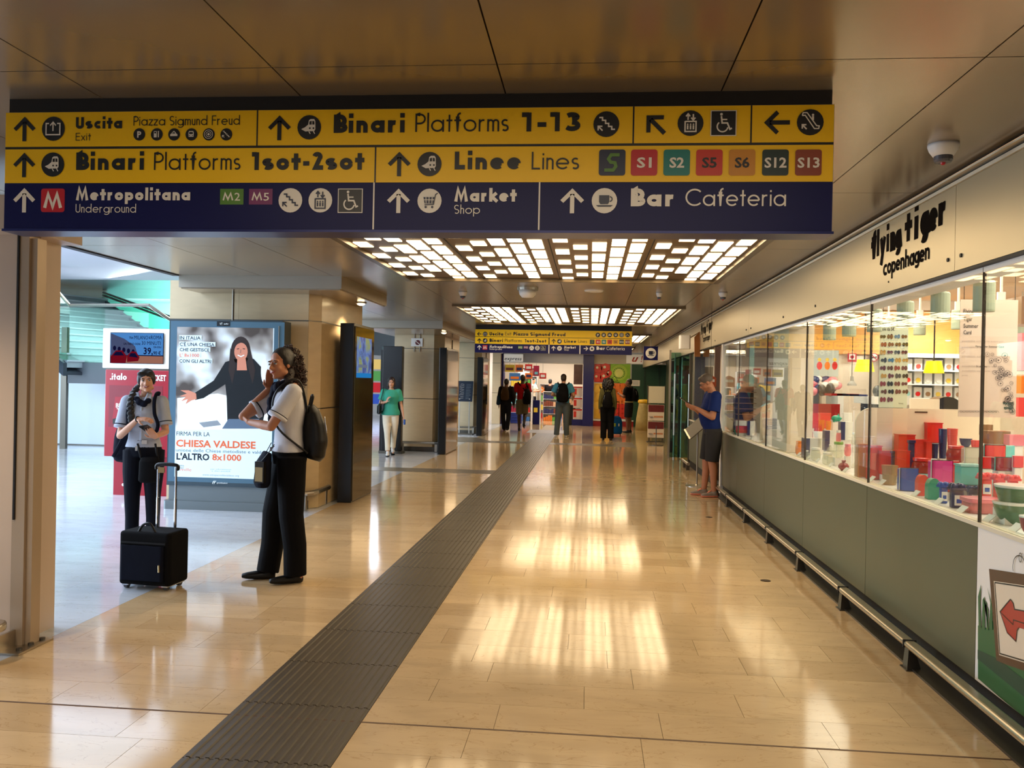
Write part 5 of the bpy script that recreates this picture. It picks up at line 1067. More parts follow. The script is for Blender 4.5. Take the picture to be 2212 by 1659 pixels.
# display platform
pf = thing('display_platform', 'long white display platform behind the shop window', 'display platform', (2.5, 8, 0))
B(1.96, 3.1, 2.7, 12.4, .86, .895).build('top', M_white, pf); B(1.97, 3.08, 2.72, 12.38, 0, .86).build('body', M_cream, pf)
def board(Y, X0, X1, z1, lb, r=.12):
    pts = [(X1, Y, .896), (X0, Y, .896)]+[(X0+r-r*math.cos(a*PI/16), Y, z1-r+r*math.sin(a*PI/16)) for a in range(9)]+[(X1, Y, z1)]
    t = thing('display_board', lb, 'board', ((X0+X1)/2, Y, .895)); MB().prism(pts, (0, .02, 0)).build('panel', mat('acrylic_cream', (246, 226, 198), .35), t)
    for x in (X0+.42, X0+.78): B(x, x+.09, Y-.004, Y, z1-.03, z1-.02).build('clip', MATS['brown_frame'], t)
zb = on_y(1900, 881, 6.52).z; board(6.52, 1.975, 3.0, zb, 'large cream display board with a rounded corner behind the red acrylic boxes'); 
zb2 = on_y(1640, 870, 10.2).z; board(10.2, 2.0, 2.7, zb2, 'smaller pale display board farther along the window')
# column by the glass
B(1.98, 2.23, 8.75, 9.45, .9, 2.75).build('wall_shop_column', M_cream, kind='structure')
# goods
GM = {k: mat('plastic_'+k, c, .22, spec=.6) for k, c in dict(red=(214, 30, 34), coral=(236, 72, 66), navy=(24, 34, 92), blue=(32, 84, 176), teal=(20, 160, 130), aqua=(110, 206, 196), mag=(222, 56, 146), white=(240, 236, 228), green=(70, 112, 70), orange=(240, 130, 40), pink=(240, 130, 140), wine=(150, 24, 30), brown=(150, 112, 80), cyan=(170, 226, 222), black=(22, 22, 26), lime=(140, 180, 90), yellow=(236, 200, 80)).items()}
def clearm(name, c, a):
    if name in MATS: return MATS[name]
    m = bpy.data.materials.new(name); m.use_nodes = True; nt = m.node_tree; b = nt.nodes['Principled BSDF']; b.inputs['Base Color'].default_value = (*s2l(c), 1); b.inputs['Roughness'].default_value = .08
    t = nt.nodes.new('ShaderNodeBsdfTransparent'); t.inputs[0].default_value = (*[min(1, x*1.15) for x in s2l(c)], 1); mx = nt.nodes.new('ShaderNodeMixShader'); mx.inputs[0].default_value = a
    nt.links.new(t.outputs[0], mx.inputs[1]); nt.links.new(b.outputs[0], mx.inputs[2]); nt.links.new(mx.outputs[0], nt.nodes['Material Output'].inputs[0]); MATS[name] = m; return m
GM['cred'] = clearm('clear_red', (250, 50, 40), .8); GM['corange'] = clearm('clear_orange', (250, 150, 50), .7); GM['cclear'] = clearm('clear_plain', (236, 236, 226), .25); GM['cbrown'] = clearm('clear_smoke', (214, 190, 150), .4); GM['cwine'] = clearm('clear_wine', (190, 40, 40), .5); GM['cpink'] = clearm('clear_pink', (250, 170, 170), .45)
M_lbl = lum('label_white', (244, 240, 232))
def good(kind, x0, x1, yb, yt, X, col, lb, cat, col2='white'):
    P = on_x((x0+x1)/2, yb, X); Yd = P.y; z = max(P.z, .896); c = Yd/FPX*1.0; w_ = (x1-x0)*c; h = max(.03, (yb-yt)*c); dp = w_*.8; m = GM[col]; m2 = GM[col2]
    if z > .93 and kind != 'flat':
        r = MB().rbox(P.x-w_*.42, P.x+w_*.42, Yd-dp*.42, Yd+dp*.42, .896, z-.001, .004, 2); r.build('acrylic_riser', mat('riser_white', (240, 232, 222), .3), label='small white riser under the '+' '.join(lb.split()[:9]), cat='riser')
    x_, X_, y_, Y_ = P.x-w_/2, P.x+w_/2, Yd-dp/2, Yd+dp/2; ctr = (P.x, Yd, z)
    t = thing({'rbox': 'food_box', 'box': 'storage_box', 'cup': 'cup_stack', 'jar': 'jar', 'bowl': 'bowl', 'bubble': 'bubble_jar', 'mail': 'bread_box', 'pig': 'money_box', 'tray': 'tray', 'pack': 'gift_box', 'open': 'acrylic_box', 'ball': 'glass_ball', 'vase': 'vase', 'crab': 'novelty_bowl'}[kind], lb, cat, ctr)
    if kind == 'rbox':
        MB().rbox(x_, X_, y_+.02, Y_, z, z+h*.96, w_*.14, 3).build('body', m, t, bev=.006); MB().rbox(x_-.003, X_+.003, y_, y_+.02, z+.002, z+h, w_*.14, 3).build('lid', m, t)
        MB().rbox(x_-.005, X_+.005, y_+.012, y_+.02, z, z+h+.003, w_*.1, 3).build('seal', m2, t)
    elif kind == 'box': B(x_, X_, y_, Y_, z, z+h*.9).build('body', m, t, bev=.004); B(x_-.004, X_+.004, y_-.004, Y_+.004, z+h*.9, z+h).build('lid', m2 if col2 != 'white' else m, t)
    elif kind == 'pack': B(x_, X_, y_, Y_, z, z+h).build('carton', m2, t); B(x_-.001, x_+.35*w_, y_-.002, y_, z, z+h).build('printed_side', m, t); B(x_-.002, x_, y_, Y_, z, z+h).build('printed_side', m, t)
    elif kind == 'open':
        g = .004
        for a in ((x_, x_+g, y_, Y_), (X_-g, X_, y_, Y_), (x_+g, X_-g, y_, y_+g), (x_+g, X_-g, Y_-g, Y_)): B(*a, z, z+h).build('side', m, t)
        B(x_, X_, y_, Y_, z, z+g).build('bottom', m, t); B(x_-.004, X_+.004, y_-.004, Y_+.004, z+h, z+h+.006).build('rim', GM['red'] if col == 'cred' else m, t)
    elif kind == 'cup':
        n = max(2, int(h/.045)); q = MB()
        MB().lathe((P.x, Yd, z), [(w_*.36, 0), (w_*.48, h*.98), (w_*.5, h), (w_*.44, h*.985)], 16).build('cup', m, t, smooth=False)
        for k in range(1, n): MB().lathe((P.x, Yd, z+h*k/n), [(w_*(.37+.12*k/n), 0), (w_*(.385+.12*k/n), .004), (w_*(.37+.12*k/n), .008)], 16).build('rim', m, t)
    elif kind == 'jar': MB().lathe((P.x, Yd, z), [(w_*.3, 0), (w_*.46, h*.12), (w_*.5, h*.45), (w_*.44, h*.72), (w_*.36, h*.82)], 18).build('glass_body', m, t, smooth=True); MB().lathe((P.x, Yd, z+h*.82), [(w_*.4, 0), (w_*.42, h*.02), (w_*.42, h*.16), (w_*.36, h*.18)], 18).build('lid', m2, t)
    elif kind == 'bowl': MB().lathe((P.x, Yd, z), [(w_*.2, 0), (w_*.24, h*.03), (w_*.4, h*.35), (w_*.49, h*.85), (w_*.5, h), (w_*.47, h), (w_*.38, h*.4), (w_*.0, h*.12)], 28).build('body', m, t, smooth=True); MB().lathe((P.x, Yd, z+h*.9), [(w_*.496, 0), (w_*.51, h*.06), (w_*.505, h*.1), (w_*.47, h*.11)], 28).build('rim', m2, t)
    elif kind == 'bubble':
        MB().rbox(x_+.01, X_-.01, y_+.01, Y_-.01, z, z+h*.62, w_*.15, 3).build('body', m, t, bev=.006); MB().rbox(x_-.003, X_+.003, y_, Y_, z+h*.62, z+h*.7, w_*.15, 3).build('lid', m, t)
        for i in (0, 1):
            for j in (0, 1): MB().ball((x_+w_*(.27+.46*i), y_+dp*(.27+.46*j), z+h*.72), (w_*.25, dp*.25, min(h*.24, w_*.26)), 14, 8).build('dome', m, t, smooth=True)
        B(x_+w_*.25, X_-w_*.25, y_+.004, y_+.01, z+h*.1, z+h*.45).build('label', M_lbl, t); B(x_+w_*.35, X_-w_*.35, y_+.002, y_+.004, z+h*.18, z+h*.32).build('label_print', GM['blue'], t)
    elif kind == 'mail':
        pts = [(x_, 0, z), (X_, 0, z)]+[(P.x+w_/2*math.cos(a*PI/10), 0, z+h*.6+h*.4*math.sin(a*PI/10)) for a in range(11)]
        MB().prism([(p[0], y_, p[2]) for p in pts], (0, dp, 0)).build('body', m, t, bev=.004); MB().prism([(P.x+(p[0]-P.x)*1.05, y_-.012, z+(p[2]-z)*1.02) for p in pts], (0, .012, 0)).build('end_cap', m, t)
    elif kind == 'pig':
        MB().ball((P.x, Yd, z+h*.5), (w_*.45, w_*.4, h*.42), 16, 10).build('body', m, t, smooth=True); MB().ball((P.x+w_*.36, Yd-.01, z+h*.5), (w_*.14, .03, h*.16), 10, 6).build('snout', m, t, smooth=True)
        for q in (-.25, .25): B(P.x+w_*q-.008, P.x+w_*q+.008, Yd-.03, Yd-.01, z, z+h*.25).build('foot', m, t)
        MB().lathe((P.x+w_*.2, Yd, z+h*.8), [(.014, 0), (0, .03)], 8).build('ear', m, t)
    elif kind == 'tray': MB().rbox(x_, X_, y_, Y_, z, z+h*.7, .02, 3).build('base', GM['cpink'], t); MB().rbox(x_-.01, X_+.01, y_-.01, Y_+.01, z+h*.7, z+h, .03, 3).build('lid', m, t, bev=.004)
    elif kind in ('ball', 'vase'): MB().lathe((P.x, Yd, z), [(w_*.2, 0), (w_*.48, h*.3), (w_*.5, h*.5), (w_*.36, h*.75), (w_*.14, h*.85), (w_*.18, h)], 18).build('body', m, t, smooth=True); MB().lathe((P.x, Yd, z+h*.96), [(w_*.2, 0), (w_*.2, .01), (w_*.12, .012)], 14).build('rim', m2, t)
    elif kind == 'crab':
        MB().lathe((P.x, Yd, z), [(w_*.2, 0), (w_*.45, h*.5), (w_*.42, h*.55)], 16).build('bowl', m2, t, smooth=True)
        for k in range(9): a = k*40*PI/180; MB().lathe((P.x+w_*.28*math.cos(a), Yd+w_*.28*math.sin(a), z+h*.35), [(w_*.1, 0), (0, h*.7)], 6).build('spike', m, t)
    return t
W2 = 'in the window'
good('open', 1853, 1873, 1036, 968, 2.03, 'corange', 'tall clear orange acrylic box standing leftmost before the cream board', 'storage box')
good('open', 1874, 1899, 1045, 976, 2.07, 'cred', 'tall clear red acrylic box next to the orange one', 'storage box')
good('cup', 1904, 1938, 1064, 1024, 2.07, 'cbrown', 'stack of smoky clear plastic glasses at the front of the window', 'cup stack')
good('rbox', 1942, 1976, 1073, 1026, 2.07, 'blue', 'blue lunch box with a white seal at the front of the window', 'lunch box')
good('mail', 1979, 2000, 1085, 1042, 2.07, 'coral', 'red arched bread box beside the blue lunch box', 'bread box')
good('mail', 2001, 2024, 1092, 1049, 2.07, 'teal', 'teal arched bread box at the front of the window', 'bread box')
good('bubble', 2026, 2048, 1098, 1044, 2.06, 'blue', 'blue jar with a bubble lid left of the navy one', 'jar')
good('bubble', 2050, 2082, 1106, 1046, 2.06, 'navy', 'big navy jar with a bubble lid and white label at the front', 'jar')
good('bubble', 2088, 2118, 1086, 1048, 2.22, 'navy', 'second navy bubble jar standing behind the pink tray', 'jar')
good('rbox', 1978, 2008, 1042, 1024, 2.22, 'cyan', 'flat pale cyan food box behind the red bread box', 'food box', 'aqua')
good('rbox', 2010, 2049, 1042, 996, 2.22, 'mag', 'magenta lunch box with a white seal in the middle row', 'lunch box')
good('rbox', 2052, 2068, 1042, 998, 2.30, 'red', 'narrow red lunch box right of the magenta one', 'lunch box')
good('box', 2070, 2110, 1046, 1004, 2.22, 'aqua', 'aqua toaster shaped tin with a label in the middle row', 'tin', 'cyan')
for k, (a, b_) in enumerate(((2112, 2142), (2144, 2172), (2174, 2200))): good('bubble', a, b_, 1072+k*2, 1014+k*2, 2.25, 'coral', ['left', 'middle', 'right'][k]+' one of the three coral bubble jars behind the pink tray', 'jar')
good('tray', 2088, 2150, 1106, 1076, 2.12, 'pink', 'flat pink lidded tray left of the green bowls', 'tray')
good('bowl', 2150, 2226, 1143, 1097, 2.10, 'green', 'lower green mixing bowl with a cream rim at the right edge', 'bowl')
good('bowl', 2154, 2232, 1099, 1050, 2.12, 'green', 'upper green mixing bowl with a cream rim stacked at the right edge', 'bowl')
good('bowl', 2204, 2240, 1152, 1116, 2.02, 'wine', 'small wine red bowl at the right edge before the green ones', 'bowl')
good('open', 1901, 1924, 1024, 977, 2.13, 'cred', 'clear red acrylic box in the lower middle of the stepped stack', 'storage box')
good('box', 1925, 1933, 1024, 976, 2.15, 'navy', 'slim navy upright divider box in the stepped red stack', 'storage box', 'navy')
good('open', 1934, 1960, 1024, 976, 2.2, 'cred', 'clear red acrylic box right of the navy divider', 'storage box')
good('open', 1937, 1970, 976, 941, 2.3, 'cred', 'clear red acrylic box on the second step of the stack', 'storage box')
good('box', 1962, 1973, 1012, 953, 2.26, 'navy', 'tall slim navy box on the second step of the stack', 'storage box', 'navy')
good('open', 1974, 1998, 1008, 953, 2.36, 'cred', 'tall clear red acrylic box on the second step', 'storage box')
good('open', 1968, 1996, 952, 915, 2.45, 'corange', 'clear orange acrylic box at the top left of the stack', 'storage box')
good('open', 1999, 2029, 956, 916, 2.52, 'cred', 'clear red acrylic box topping the stack', 'storage box')
good('cup', 2027, 2045, 990, 929, 2.52, 'navy', 'tall stack of navy blue plastic cups', 'cup stack')
good('cup', 2046, 2067, 984, 928, 2.52, 'coral', 'tall stack of red plastic cups beside the navy cups', 'cup stack')
good('jar', 1970, 2008, 1030, 990, 2.28, 'cwine', 'brown red glass jar with a red lid behind the bread boxes', 'jar', 'red')
good('jar', 2046, 2082, 998, 964, 2.40, 'cwine', 'round dark red glass jar with a flat lid higher up', 'jar', 'red')
good('bowl', 2074, 2098, 966, 948, 2.55, 'navy', 'small navy blue bowl on a stand near the top', 'bowl', 'navy')
good('rbox', 2082, 2120, 1002, 968, 2.40, 'cclear', 'clear plastic food box with a white rim', 'food box')
good('rbox', 2124, 2162, 1000, 963, 2.42, 'coral', 'red lunch box with a pale band at the upper right', 'lunch box', 'aqua')
good('rbox', 2164, 2186, 992, 964, 2.5, 'aqua', 'small green and white lunch box at the upper right', 'lunch box')
good('rbox', 2148, 2186, 1016, 989, 2.36, 'wine', 'dark red lunch box with a mint rim at the right', 'lunch box', 'aqua')
good('pack', 2130, 2172, 958, 932, 2.62, 'brown', 'brown cardboard gift box high at the right', 'box', 'brown')
good('pack', 2176, 2206, 962, 940, 2.62, 'pink', 'pinkish gift box beside the brown cardboard one', 'box', 'pink')
for k, (a, b_, c, d, X, col, kd, lb) in enumerate((
    (1886, 1900, 1022, 990, 2.10, 'navy', 'box', 'navy slab box between the first clear red boxes'), (1905, 1918, 975, 955, 2.2, 'corange', 'open', 'small clear orange box with a tag above the lower step'),
    (1999, 2010, 1005, 958, 2.40, 'cred', 'open', 'narrow clear red box beside the navy cups'), (2012, 2026, 998, 960, 2.45, 'navy', 'cup', 'short stack of navy cups under the tall one'), (2010, 2024, 1020, 992, 2.32, 'cwine', 'jar', 'small dark red storage jar behind the magenta box'),
    (2098, 2118, 975, 952, 2.5, 'cred', 'cup', 'pair of red tumblers beside the small navy bowl'), (2086, 2104, 1052, 1030, 2.26, 'cyan', 'rbox', 'pale cyan box peeking out behind the aqua tin'),
    (2118, 2146, 1012, 988, 2.38, 'red', 'rbox', 'red lunch box under the coral one at the right'), (2188, 2206, 1010, 986, 2.4, 'coral', 'rbox', 'coral lunch box cut by the right edge'), (2120, 2140, 940, 918, 2.75, 'brown', 'pack', 'small brown box on the highest step at the right'),
    (1955, 1972, 1040, 1022, 2.14, 'cclear', 'cup', 'clear tumbler stack between smoky glasses and cyan box'), (2034, 2052, 1062, 1042, 2.14, 'red', 'box', 'low red box behind the blue bubble jar'))): good(kd, a, b_, c, d, X, col, lb, {'box': 'storage box', 'open': 'storage box', 'cup': 'cup stack', 'jar': 'jar', 'rbox': 'lunch box', 'pack': 'box'}[kd], col if kd in ('box', 'pack') else 'white')
# left of the board
good('pack', 1656, 1684, 960, 921, 2.12, 'white', 'plain white gift box leftmost before the cream column', 'box')
good('pack', 1670, 1690, 973, 942, 2.06, 'pink', 'small pink and white box in front of the plain white one', 'box')
good('ball', 1681, 1697, 972, 944, 2.06, 'blue', 'round blue glass vase left of the green terrarium', 'vase', 'blue')
good('jar', 1700, 1718, 976, 945, 2.06, 'lime', 'green plant jar in the window', 'jar', 'white')
good('jar', 1718, 1733, 985, 956, 2.05, 'orange', 'orange glass jar beside the green plant jar', 'jar', 'orange')
good('pack', 1735, 1766, 993, 951, 2.07, 'navy', 'navy and white gift box with a gadget picture at the front', 'box')
good('pack', 1780, 1806, 973, 931, 2.22, 'navy', 'taller navy and white gift box behind the glass domes', 'box')
good('pack', 1814, 1838, 950, 912, 2.35, 'navy', 'navy and white gift box with a handle next to the cream board', 'box')
good('box', 1707, 1733, 947, 917, 2.25, 'red', 'red storage box behind the orange jar', 'storage box', 'red')
good('rbox', 1729, 1752, 952, 933, 2.20, 'cpink', 'clear pink food box before the red storage box', 'food box', 'pink')
good('crab', 1755, 1779, 950, 917, 2.25, 'red', 'red spiky novelty bowl on a white base', 'bowl')
good('box', 1746, 1768, 925, 893, 2.45, 'red', 'left one of two tall red boxes at the back', 'storage box', 'red')
good('box', 1770, 1791, 925, 893, 2.45, 'coral', 'right one of two tall red boxes at the back', 'storage box', 'coral')
good('pig', 1795, 1817, 912, 896, 2.5, 'teal', 'teal pig shaped money box', 'money box')
good('cup', 1768, 1781, 932, 908, 2.4, 'corange', 'clear orange tumbler stack left of the money box', 'cup stack'); good('cup', 1783, 1795, 932, 910, 2.4, 'corange', 'second clear orange tumbler stack nearer the money box', 'cup stack')
for k, (a, b_, c, d, X, col, kd, lb) in enumerate((
    (1692, 1706, 955, 925, 2.2, 'cpink', 'cup', 'pink tumblers between the white box and the red box'), (1712, 1730, 915, 890, 2.45, 'white', 'pack', 'white box standing high behind the red storage box'), (1734, 1748, 935, 905, 2.35, 'coral', 'box', 'coral tin left of the spiky bowl'),
    (1757, 1772, 968, 948, 2.15, 'cclear', 'rbox', 'clear lunch box with a white rim under the spiky bowl'), (1806, 1816, 960, 930, 2.2, 'cpink', 'jar', 'slim pink jar right of the taller navy box'), (1822, 1838, 912, 892, 2.5, 'white', 'pack', 'white carton above the handle box'), (1840, 1850, 960, 935, 2.2, 'cclear', 'jar', 'clear jar half hidden by the cream board'),
    (1664, 1678, 925, 900, 2.4, 'cpink', 'open', 'clear pink box high beside the column'), (1736, 1750, 1002, 985, 2.0, 'cclear', 'vase', 'low clear bud vase in front of the navy box'))): good(kd, a, b_, c, d, X, col, lb, {'box': 'tin', 'open': 'storage box', 'cup': 'cup stack', 'jar': 'jar', 'rbox': 'lunch box', 'pack': 'box', 'vase': 'vase'}[kd], col if kd == 'box' else 'white')
good('ball', 1811, 1833, 1021, 1001, 2.03, 'wine', 'small round dark red jar low at the very front of the window', 'jar', 'wine')
good('jar', 1752, 1772, 1003, 975, 2.04, 'cclear', 'clear glass jar with a white lid before the navy boxes', 'jar'); good('jar', 1776, 1798, 1008, 982, 2.04, 'cclear', 'second clear glass jar to the right of the first', 'jar')
good('jar', 1800, 1822, 988, 955, 2.12, 'cclear', 'taller clear candy jar by the cream board edge', 'jar', 'lime'); good('jar', 1824, 1838, 985, 960, 2.12, 'cpink', 'clear jar with pink content beside the cream board', 'jar', 'pink')
good('vase', 1786, 1800, 985, 962, 2.1, 'cclear', 'clear little bottle vase among the jars', 'vase')
good('rbox', 1590, 1612, 935, 920, 2.02, 'coral', 'red food box in the far window bay', 'food box'); good('rbox', 1588, 1612, 920, 908, 2.08, 'white', 'white food box above the red one in the far bay', 'food box', 'coral')
good('pack', 1614, 1628, 940, 910, 2.12, 'navy', 'navy gift box in the far window bay', 'box'); good('bowl', 1585, 1597, 945, 934, 1.99, 'teal', 'small teal bowl in the far window bay', 'bowl', 'teal')
ri = random.Random(4)
for k, (px, py) in enumerate(sorted(((1655, 970), (1683, 978), (1700, 986), (1722, 992), (1742, 998), (1762, 1006), (1790, 1016), (1822, 1028), (1848, 1038), (1878, 1046), (1972, 1083), (2022, 1100), (2072, 1112), (2130, 1122), (2188, 1146), (1900, 1054), (1620, 956), (1640, 964)), reverse=True)):
    P = on_x(px, py, 1.99); t = MB().prism([(P.x, P.y-.02, .897), (P.x+.03, P.y-.035, .935), (P.x+.03, P.y+.035, .935), (P.x, P.y+.05, .897)], (.004, 0, -.002)).build('price_card', M_lbl, label='small white price card at the front of the shop window, %s from the near end' % ORD[k], cat='price card', group='white price cards along the window front')
# track lamps
tk = thing('lamp_track', 'thin white lamp track along the inside of the shop window head', 'lamp track', (2.2, 7, 2.3)); B(2.18, 2.22, 3.6, 12.2, 2.25, 2.28).build('rail', M_white, tk)
for y in (3.8, 7.5, 11.9): B(2.19, 2.21, y-.01, y+.01, 2.28, 2.75).build('hanger', M_white, tk)
def canlamp(x, y, z, lb, top=None):
    t = thing('track_lamp', lb, 'track lamp', (x, y, z), group='can shaped lamps in the gift shop')
    MB().lathe((x, y, z-.25), [(.054, 0), (.057, .01), (.057, .165), (.05, .175)], 20).build('can', mat('lamp_sage', (176, 186, 164), .45), t); B(x-.03, x+.03, y-.012, y+.012, z-.08, z).build('bracket', M_white, t); MB().lathe((x, y, z-.246), [(0, 0), (.046, .001)], 16).build('lens', lamp_mat('lens', (255, 236, 205), 4), t)
    if top: B(x-.008, x+.008, y-.008, y+.008, z, top).build('stem', M_white, t)
ords = ['first', 'second', 'third', 'fourth', 'fifth', 'sixth', 'seventh', 'eighth']
for k, y in enumerate((4.35, 5.0, 5.6, 6.2, 6.85, 7.5, 8.1, 10.0)):
    canlamp(2.2, y, 2.25, ords[k]+' pale can shaped track lamp from the near end of the window')
for k, (x, y) in enumerate(((3.3, 7.2), (3.3, 8.0), (3.3, 8.9), (3.3, 9.8), (4.6, 10.2), (5.1, 10.6))): canlamp(x, y, 2.36 if x < 4 else 2.5, ords[k]+' inner can lamp over the shop floor counted from the near side', 2.75)
# interior: back wall shelves, counter, lamps, posters
Yw = 11.0; PG = [GM[k] for k in ('red', 'coral', 'white', 'cyan', 'brown', 'pink', 'yellow', 'white', 'white')]
shx = [on_y(1962, 800, Yw).x, on_y(2072, 800, Yw).x]; z0 = on_y(2000, 860, Yw).z; z1 = on_y(2000, 768, Yw).z
t = thing('shelf_unit', 'brightly lit wall shelf unit with rows of hanging packets behind the yellow lamp', 'shelf unit', ((shx[0]+shx[1])/2, 11.6, 0)); B(shx[0]-.1, shx[1]+.4, 11.60, 11.74, 0, z1+.05).build('back_panel', M_white, t)
zs = [z0+(z1-z0)*k/3 for k in range(4)]
for z in zs: B(shx[0]-.1, shx[1]+.4, 11.25, 11.6, z-.015, z).build('shelf_board', M_white, t)
area('shelf_light', (shx[0]+.4, 11.0, z1+.3), (.9, .2), 30, (1, .93, .84), (math.radians(38), 0, 0))
k = 0
for r_ in range(3):
    x = shx[0]-.05; kk = -1
    while x < shx[1]+.3:
        kk += 1
        w_ = .11; t = thing('gift_packet', 'small white packet, %s from the left on the %s lit wall shelf' % (ORD[kk], ['lower', 'middle', 'upper'][r_]), 'packet', (x+w_/2, 11.4, zs[r_]+.001), group='packets on the lit wall shelves')
        B(x, x+w_-.015, 11.34, 11.42, zs[r_]+.002, zs[r_]+.001+ri.uniform(.13, .17)).build('card', GM['white'], t); MB().tube([(x+.045, 11.339, zs[r_]+.05), (x+.045, 11.33, zs[r_]+.05)], .03, 10).build('picture', ri.choice(PG[:7]), t); x += w_+.015
def wallthing(name, lb, cat, px0, py0, px1, py1, Y, dep, m, z_to_floor=False, **kw):
    a = on_y(px0, py1, Y); b_ = on_y(px1, py0, Y); return B(a.x, b_.x, Y, Y+dep, 0 if z_to_floor else a.z, b_.z).build(name, m, label=lb, cat=cat, **kw)
# counter with drawers
t = thing('shop_counter', 'white counter with a dark red panel inside the gift shop', 'counter', (3.9, 10.3, 0)); a = on_y(1746, 870, 9.8); b_ = on_y(1905, 857, 9.8)
a.x = max(a.x, 3.15); B(a.x, b_.x+.3, 9.75, 10.5, a.z, b_.z).build('top', M_white, t); B(a.x+.05, b_.x+.25, 9.85, 10.4, 0, a.z).build('body', GM['black'], t); c_ = on_y(1755, 905, 9.84); d_ = on_y(1814, 873, 9.84); B(c_.x, d_.x, 9.83, 9.85, c_.z, d_.z).build('door', GM['wine'], t)
for k, (px, c, h) in enumerate(((1756, 'pink', .10), (1774, 'black', .14), (1793, 'black', .16), (1800, 'wine', .05), (1826, 'wine', .05), (1845, 'navy', .04), (1895, 'black', .14))):
    p = on_y(px, 857, 10.0); t = thing('shop_bag' if h > .08 else 'magazine', ['rounded pink bag', 'rounded black bag at the left', 'larger black bag in the middle', 'dark red flat folder', 'second dark red flat folder', 'navy flat folder', 'black bag at the right end'][k]+' on the gift shop counter', 'bag' if h > .08 else 'folder', (p.x, 10, b_.z))
    if h > .08: MB().ball((p.x, 10.0, b_.z+h*.42), (.05, .08, h*.5), 12, 8).build('body', GM[c], t, smooth=True)
    else: B(p.x-.12, p.x+.12, 9.9, 10.08, b_.z, b_.z+h*.5).build('cover', GM[c], t)
# picture of shirts and pile of colourful soft goods
t = thing('shirt_display', 'brightly lit wall display of shirts with red and orange figures', 'display', (3.6, 11.7, 1.7)); a = on_y(1748, 812, 11.7); b_ = on_y(1812, 757, 11.7); B(a.x, b_.x, 11.7, 11.74, a.z, b_.z).build('panel', lamp_mat('backlit_cream', (255, 238, 205), 1.3), t)
s = Sheet(11.69, .003)
for px, c in ((1770, 'coral'), (1787, 'orange'), (1803, 'red')): s.D(px, 790, 6, GM[c], 1, 'picture', ry=9); s.D(px, 777, 4, GM['yellow'], 1, 'picture')
s.build(t)
for k in range(26):
    px = 1750+k*2.3; py = 818+ri.random()*34; p = on_y(px, py, 11.3+ri.random()*.3); c = ri.choice(['white', 'pink', 'navy', 'cyan', 'red', 'white', 'black'])
    MB().ball(p, (.07, .06, .055), 9, 6).build('soft_toy', GM[c], label=c+' coloured soft toy, %s from the left in the heap below the lit shirt display' % ORD[k], cat='toy', group='heap of soft toys below the shirt display', smooth=True)
a = on_y(1748, 860, 11.2); b_ = on_y(1812, 830, 11.2); a.x = max(a.x, 3.2); B(a.x-.05, b_.x+.05, 11.15, 11.7, 0, a.z+.05).build('toy_bin', M_white, label='white bin table under the heap of soft toys', cat='table')

for k, (px, y0, y1, Y) in enumerate(((1867, 777, 803, 8.6), (2017, 780, 806, 7.6))):
    a = on_y(px, y1, Y); b_ = on_y(px, y0, Y); r = 20*Y/FPX; t = thing('pendant_lamp', ['left', 'right'][k]+' bright yellow conical pendant lamp in the gift shop', 'pendant lamp', (a.x, Y, a.z))
    MB().lathe((a.x, Y, a.z), [(r, 0), (r*.72, b_.z-a.z), (r*.68, b_.z-a.z), (r*.96, 0)], 28).build('shade', mat('yellow_shade', (250, 226, 0), .4, emit=(255, 232, 0), strength=.55), t); MB().tube([(a.x, Y, b_.z), (a.x, Y, 2.74)], .006, 6).build('cord', M_dark, t); MB().ball((a.x, Y, a.z+.05), .035).build('bulb', lamp_mat('bulb_w', (255, 240, 200), 5), t)
a = on_y(1840, 833, 9.3); t = thing('pendant_lamp', 'small grey cone pendant lamp hanging before the gift shop wall', 'pendant lamp', (a.x, 9.3, a.z)); MB().lathe(a, [(.05, 0), (.045, .02), (.02, .05), (.016, .10)], 16).build('shade', mat('lamp_grey', (160, 156, 150), .4), t); MB().tube([(a.x, 9.3, a.z+.1), (a.x, 9.3, 2.74)], .004, 5).build('cord', M_dark, t)
s = Sheet(11.735, .003); t = thing('wall_sign', 'red square fire sign on the gift shop wall', 'sign', on_y(1840, 772, 11.735)); s.R(1831, 763, 1850, 782, P_red, 1, 'plate'); s.R(1834, 765, 1847, 777, P_w, 2, 'symbol'); s.D(1840.5, 771, 4, P_red, 3, 'symbol'); s.build(t)
t = thing('wall_sign', 'round no smoking sign on the gift shop wall', 'sign', on_y(1888, 772, 11.735)); s = Sheet(11.735, .003); s.D(1888, 772, 9.5, P_red, 1, 'ring'); s.D(1888, 772, 7.6, P_w, 2, 'ring'); s.ST([(1882, 773), (1894, 771)], 2, P_k, 3, 'symbol'); s.ST([(1882, 766), (1894, 778)], 1.8, P_red, 4, 'ring'); s.build(t)
